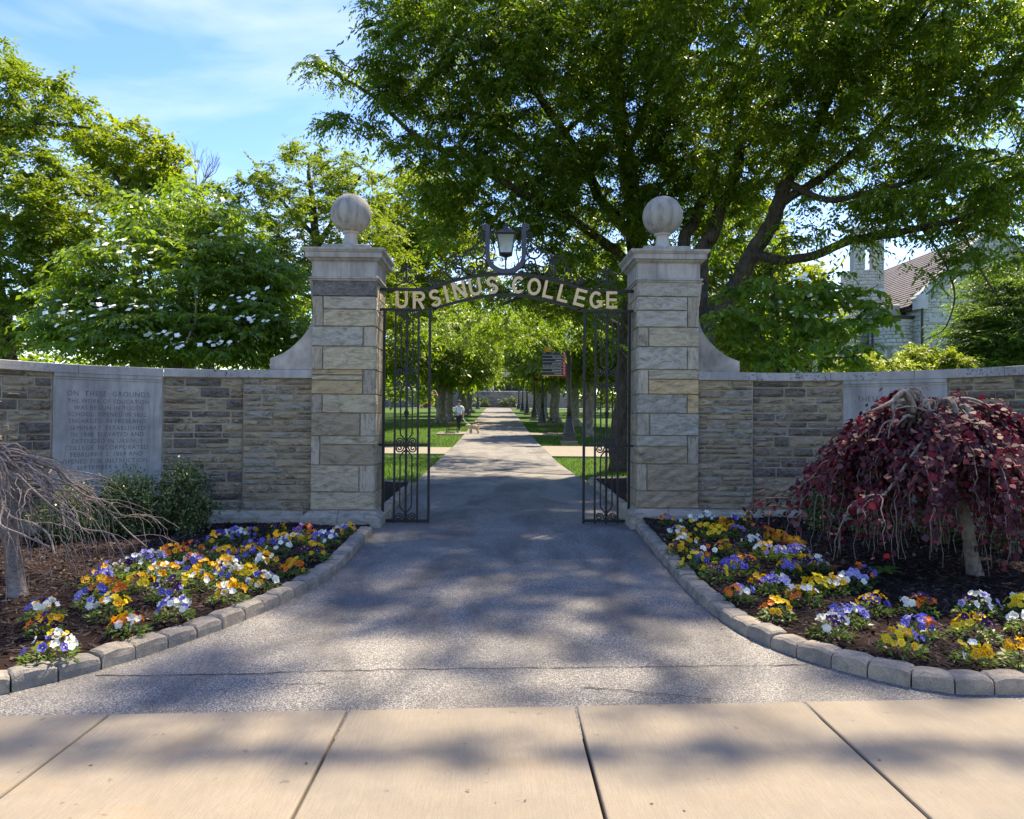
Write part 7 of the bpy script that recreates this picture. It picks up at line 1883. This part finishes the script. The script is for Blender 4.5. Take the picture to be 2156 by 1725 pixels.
MB().tube([(x - 1.2, 106.9, z0 + 1.0), (x + 2.2, 107, z0 + 2.6)], .14, 6).build('boom', MT['lift'], t)
MB().tube([(x + 2.2, 107, z0 + 2.6), (x + 4.4, 107.1, z0 + 4.4)], .11, 6).build('boom', MT['lift'], t)
MB().box(x + 4.3, x + 5.3, 106.7, 107.5, z0 + 4.1, z0 + 4.2).box(x + 4.3, x + 5.3, 106.68, 106.72, z0 + 4.9, z0 + 4.98).box(x + 4.28, x + 4.34, 106.7, 107.5, z0 + 4.2, z0 + 4.98).box(x + 5.26, x + 5.32, 106.7, 107.5, z0 + 4.2, z0 + 4.98).build('basket', MT['lift'], t)
MB().strip([(x - 1.25, z0 + .05), (x - 1.0, z0 + 1.2)], .16, 106.2, .03).strip([(x - .35, z0 + .95), (x + 1.4, z0 + 1.6)], .14, 106.25, .03).build('hazard_rail', MT['hazard'], t)

# ------------------------------------------------------------------ dry leaf litter on the paving
def litter():
    R = np.random.default_rng(9); pts = []
    for k in (KL, KR):
        f = np.array(resample(k, 0.04)); s = -1 if k is KL else 1
        i = R.integers(0, len(f), 260); c = np.array([0.1, 6.0]); p = f[i]; d = unit(c - p); q = p + d * np.abs(R.normal(0, 0.05, (260, 1))) + R.normal(0, 0.012, (260, 2))
        pts.append(q[q[:, 1] > 4.05])
    pts.append(np.stack([R.uniform(-3, 3.2, 26), R.uniform(2.4, 3.8, 26)], 1)); pts.append(np.stack([R.uniform(-1.4, 1.6, 40), R.uniform(4.2, 16, 40)], 1))
    p = np.concatenate(pts); n = len(p); z = np.where(p[:, 1] < 3.95, -0.099, gz(p[:, 1]) + 0.003)
    P0 = np.stack([p[:, 0], p[:, 1], z], 1); a = R.random(n) * 6.283; d = np.stack([np.cos(a), np.sin(a), R.uniform(0.02, .35, n)], 1); nn = np.stack([R.normal(0, .3, n), R.normal(0, .3, n), np.ones(n)], 1)
    s = R.uniform(0.008, 0.024, n)
    o = obj('leaf_litter', quad_mesh('leaf_litter', leaves(P0, d, nn, s, s * R.uniform(.3, .7, n))), MT['litter'])
    tag(o, 'dry leaf scraps and petals along the kerbs and paving', 'litter', kind='stuff')
MT['litter'] = leafmat('dry_scrap', [(0.16, 0.10, 0.05), (0.09, 0.055, 0.03), (0.28, 0.20, 0.10), (0.05, 0.04, 0.03), (0.45, 0.36, 0.16)], (0.2, 0.12, 0.05), 0.1, 0.8, 0.1)
litter()
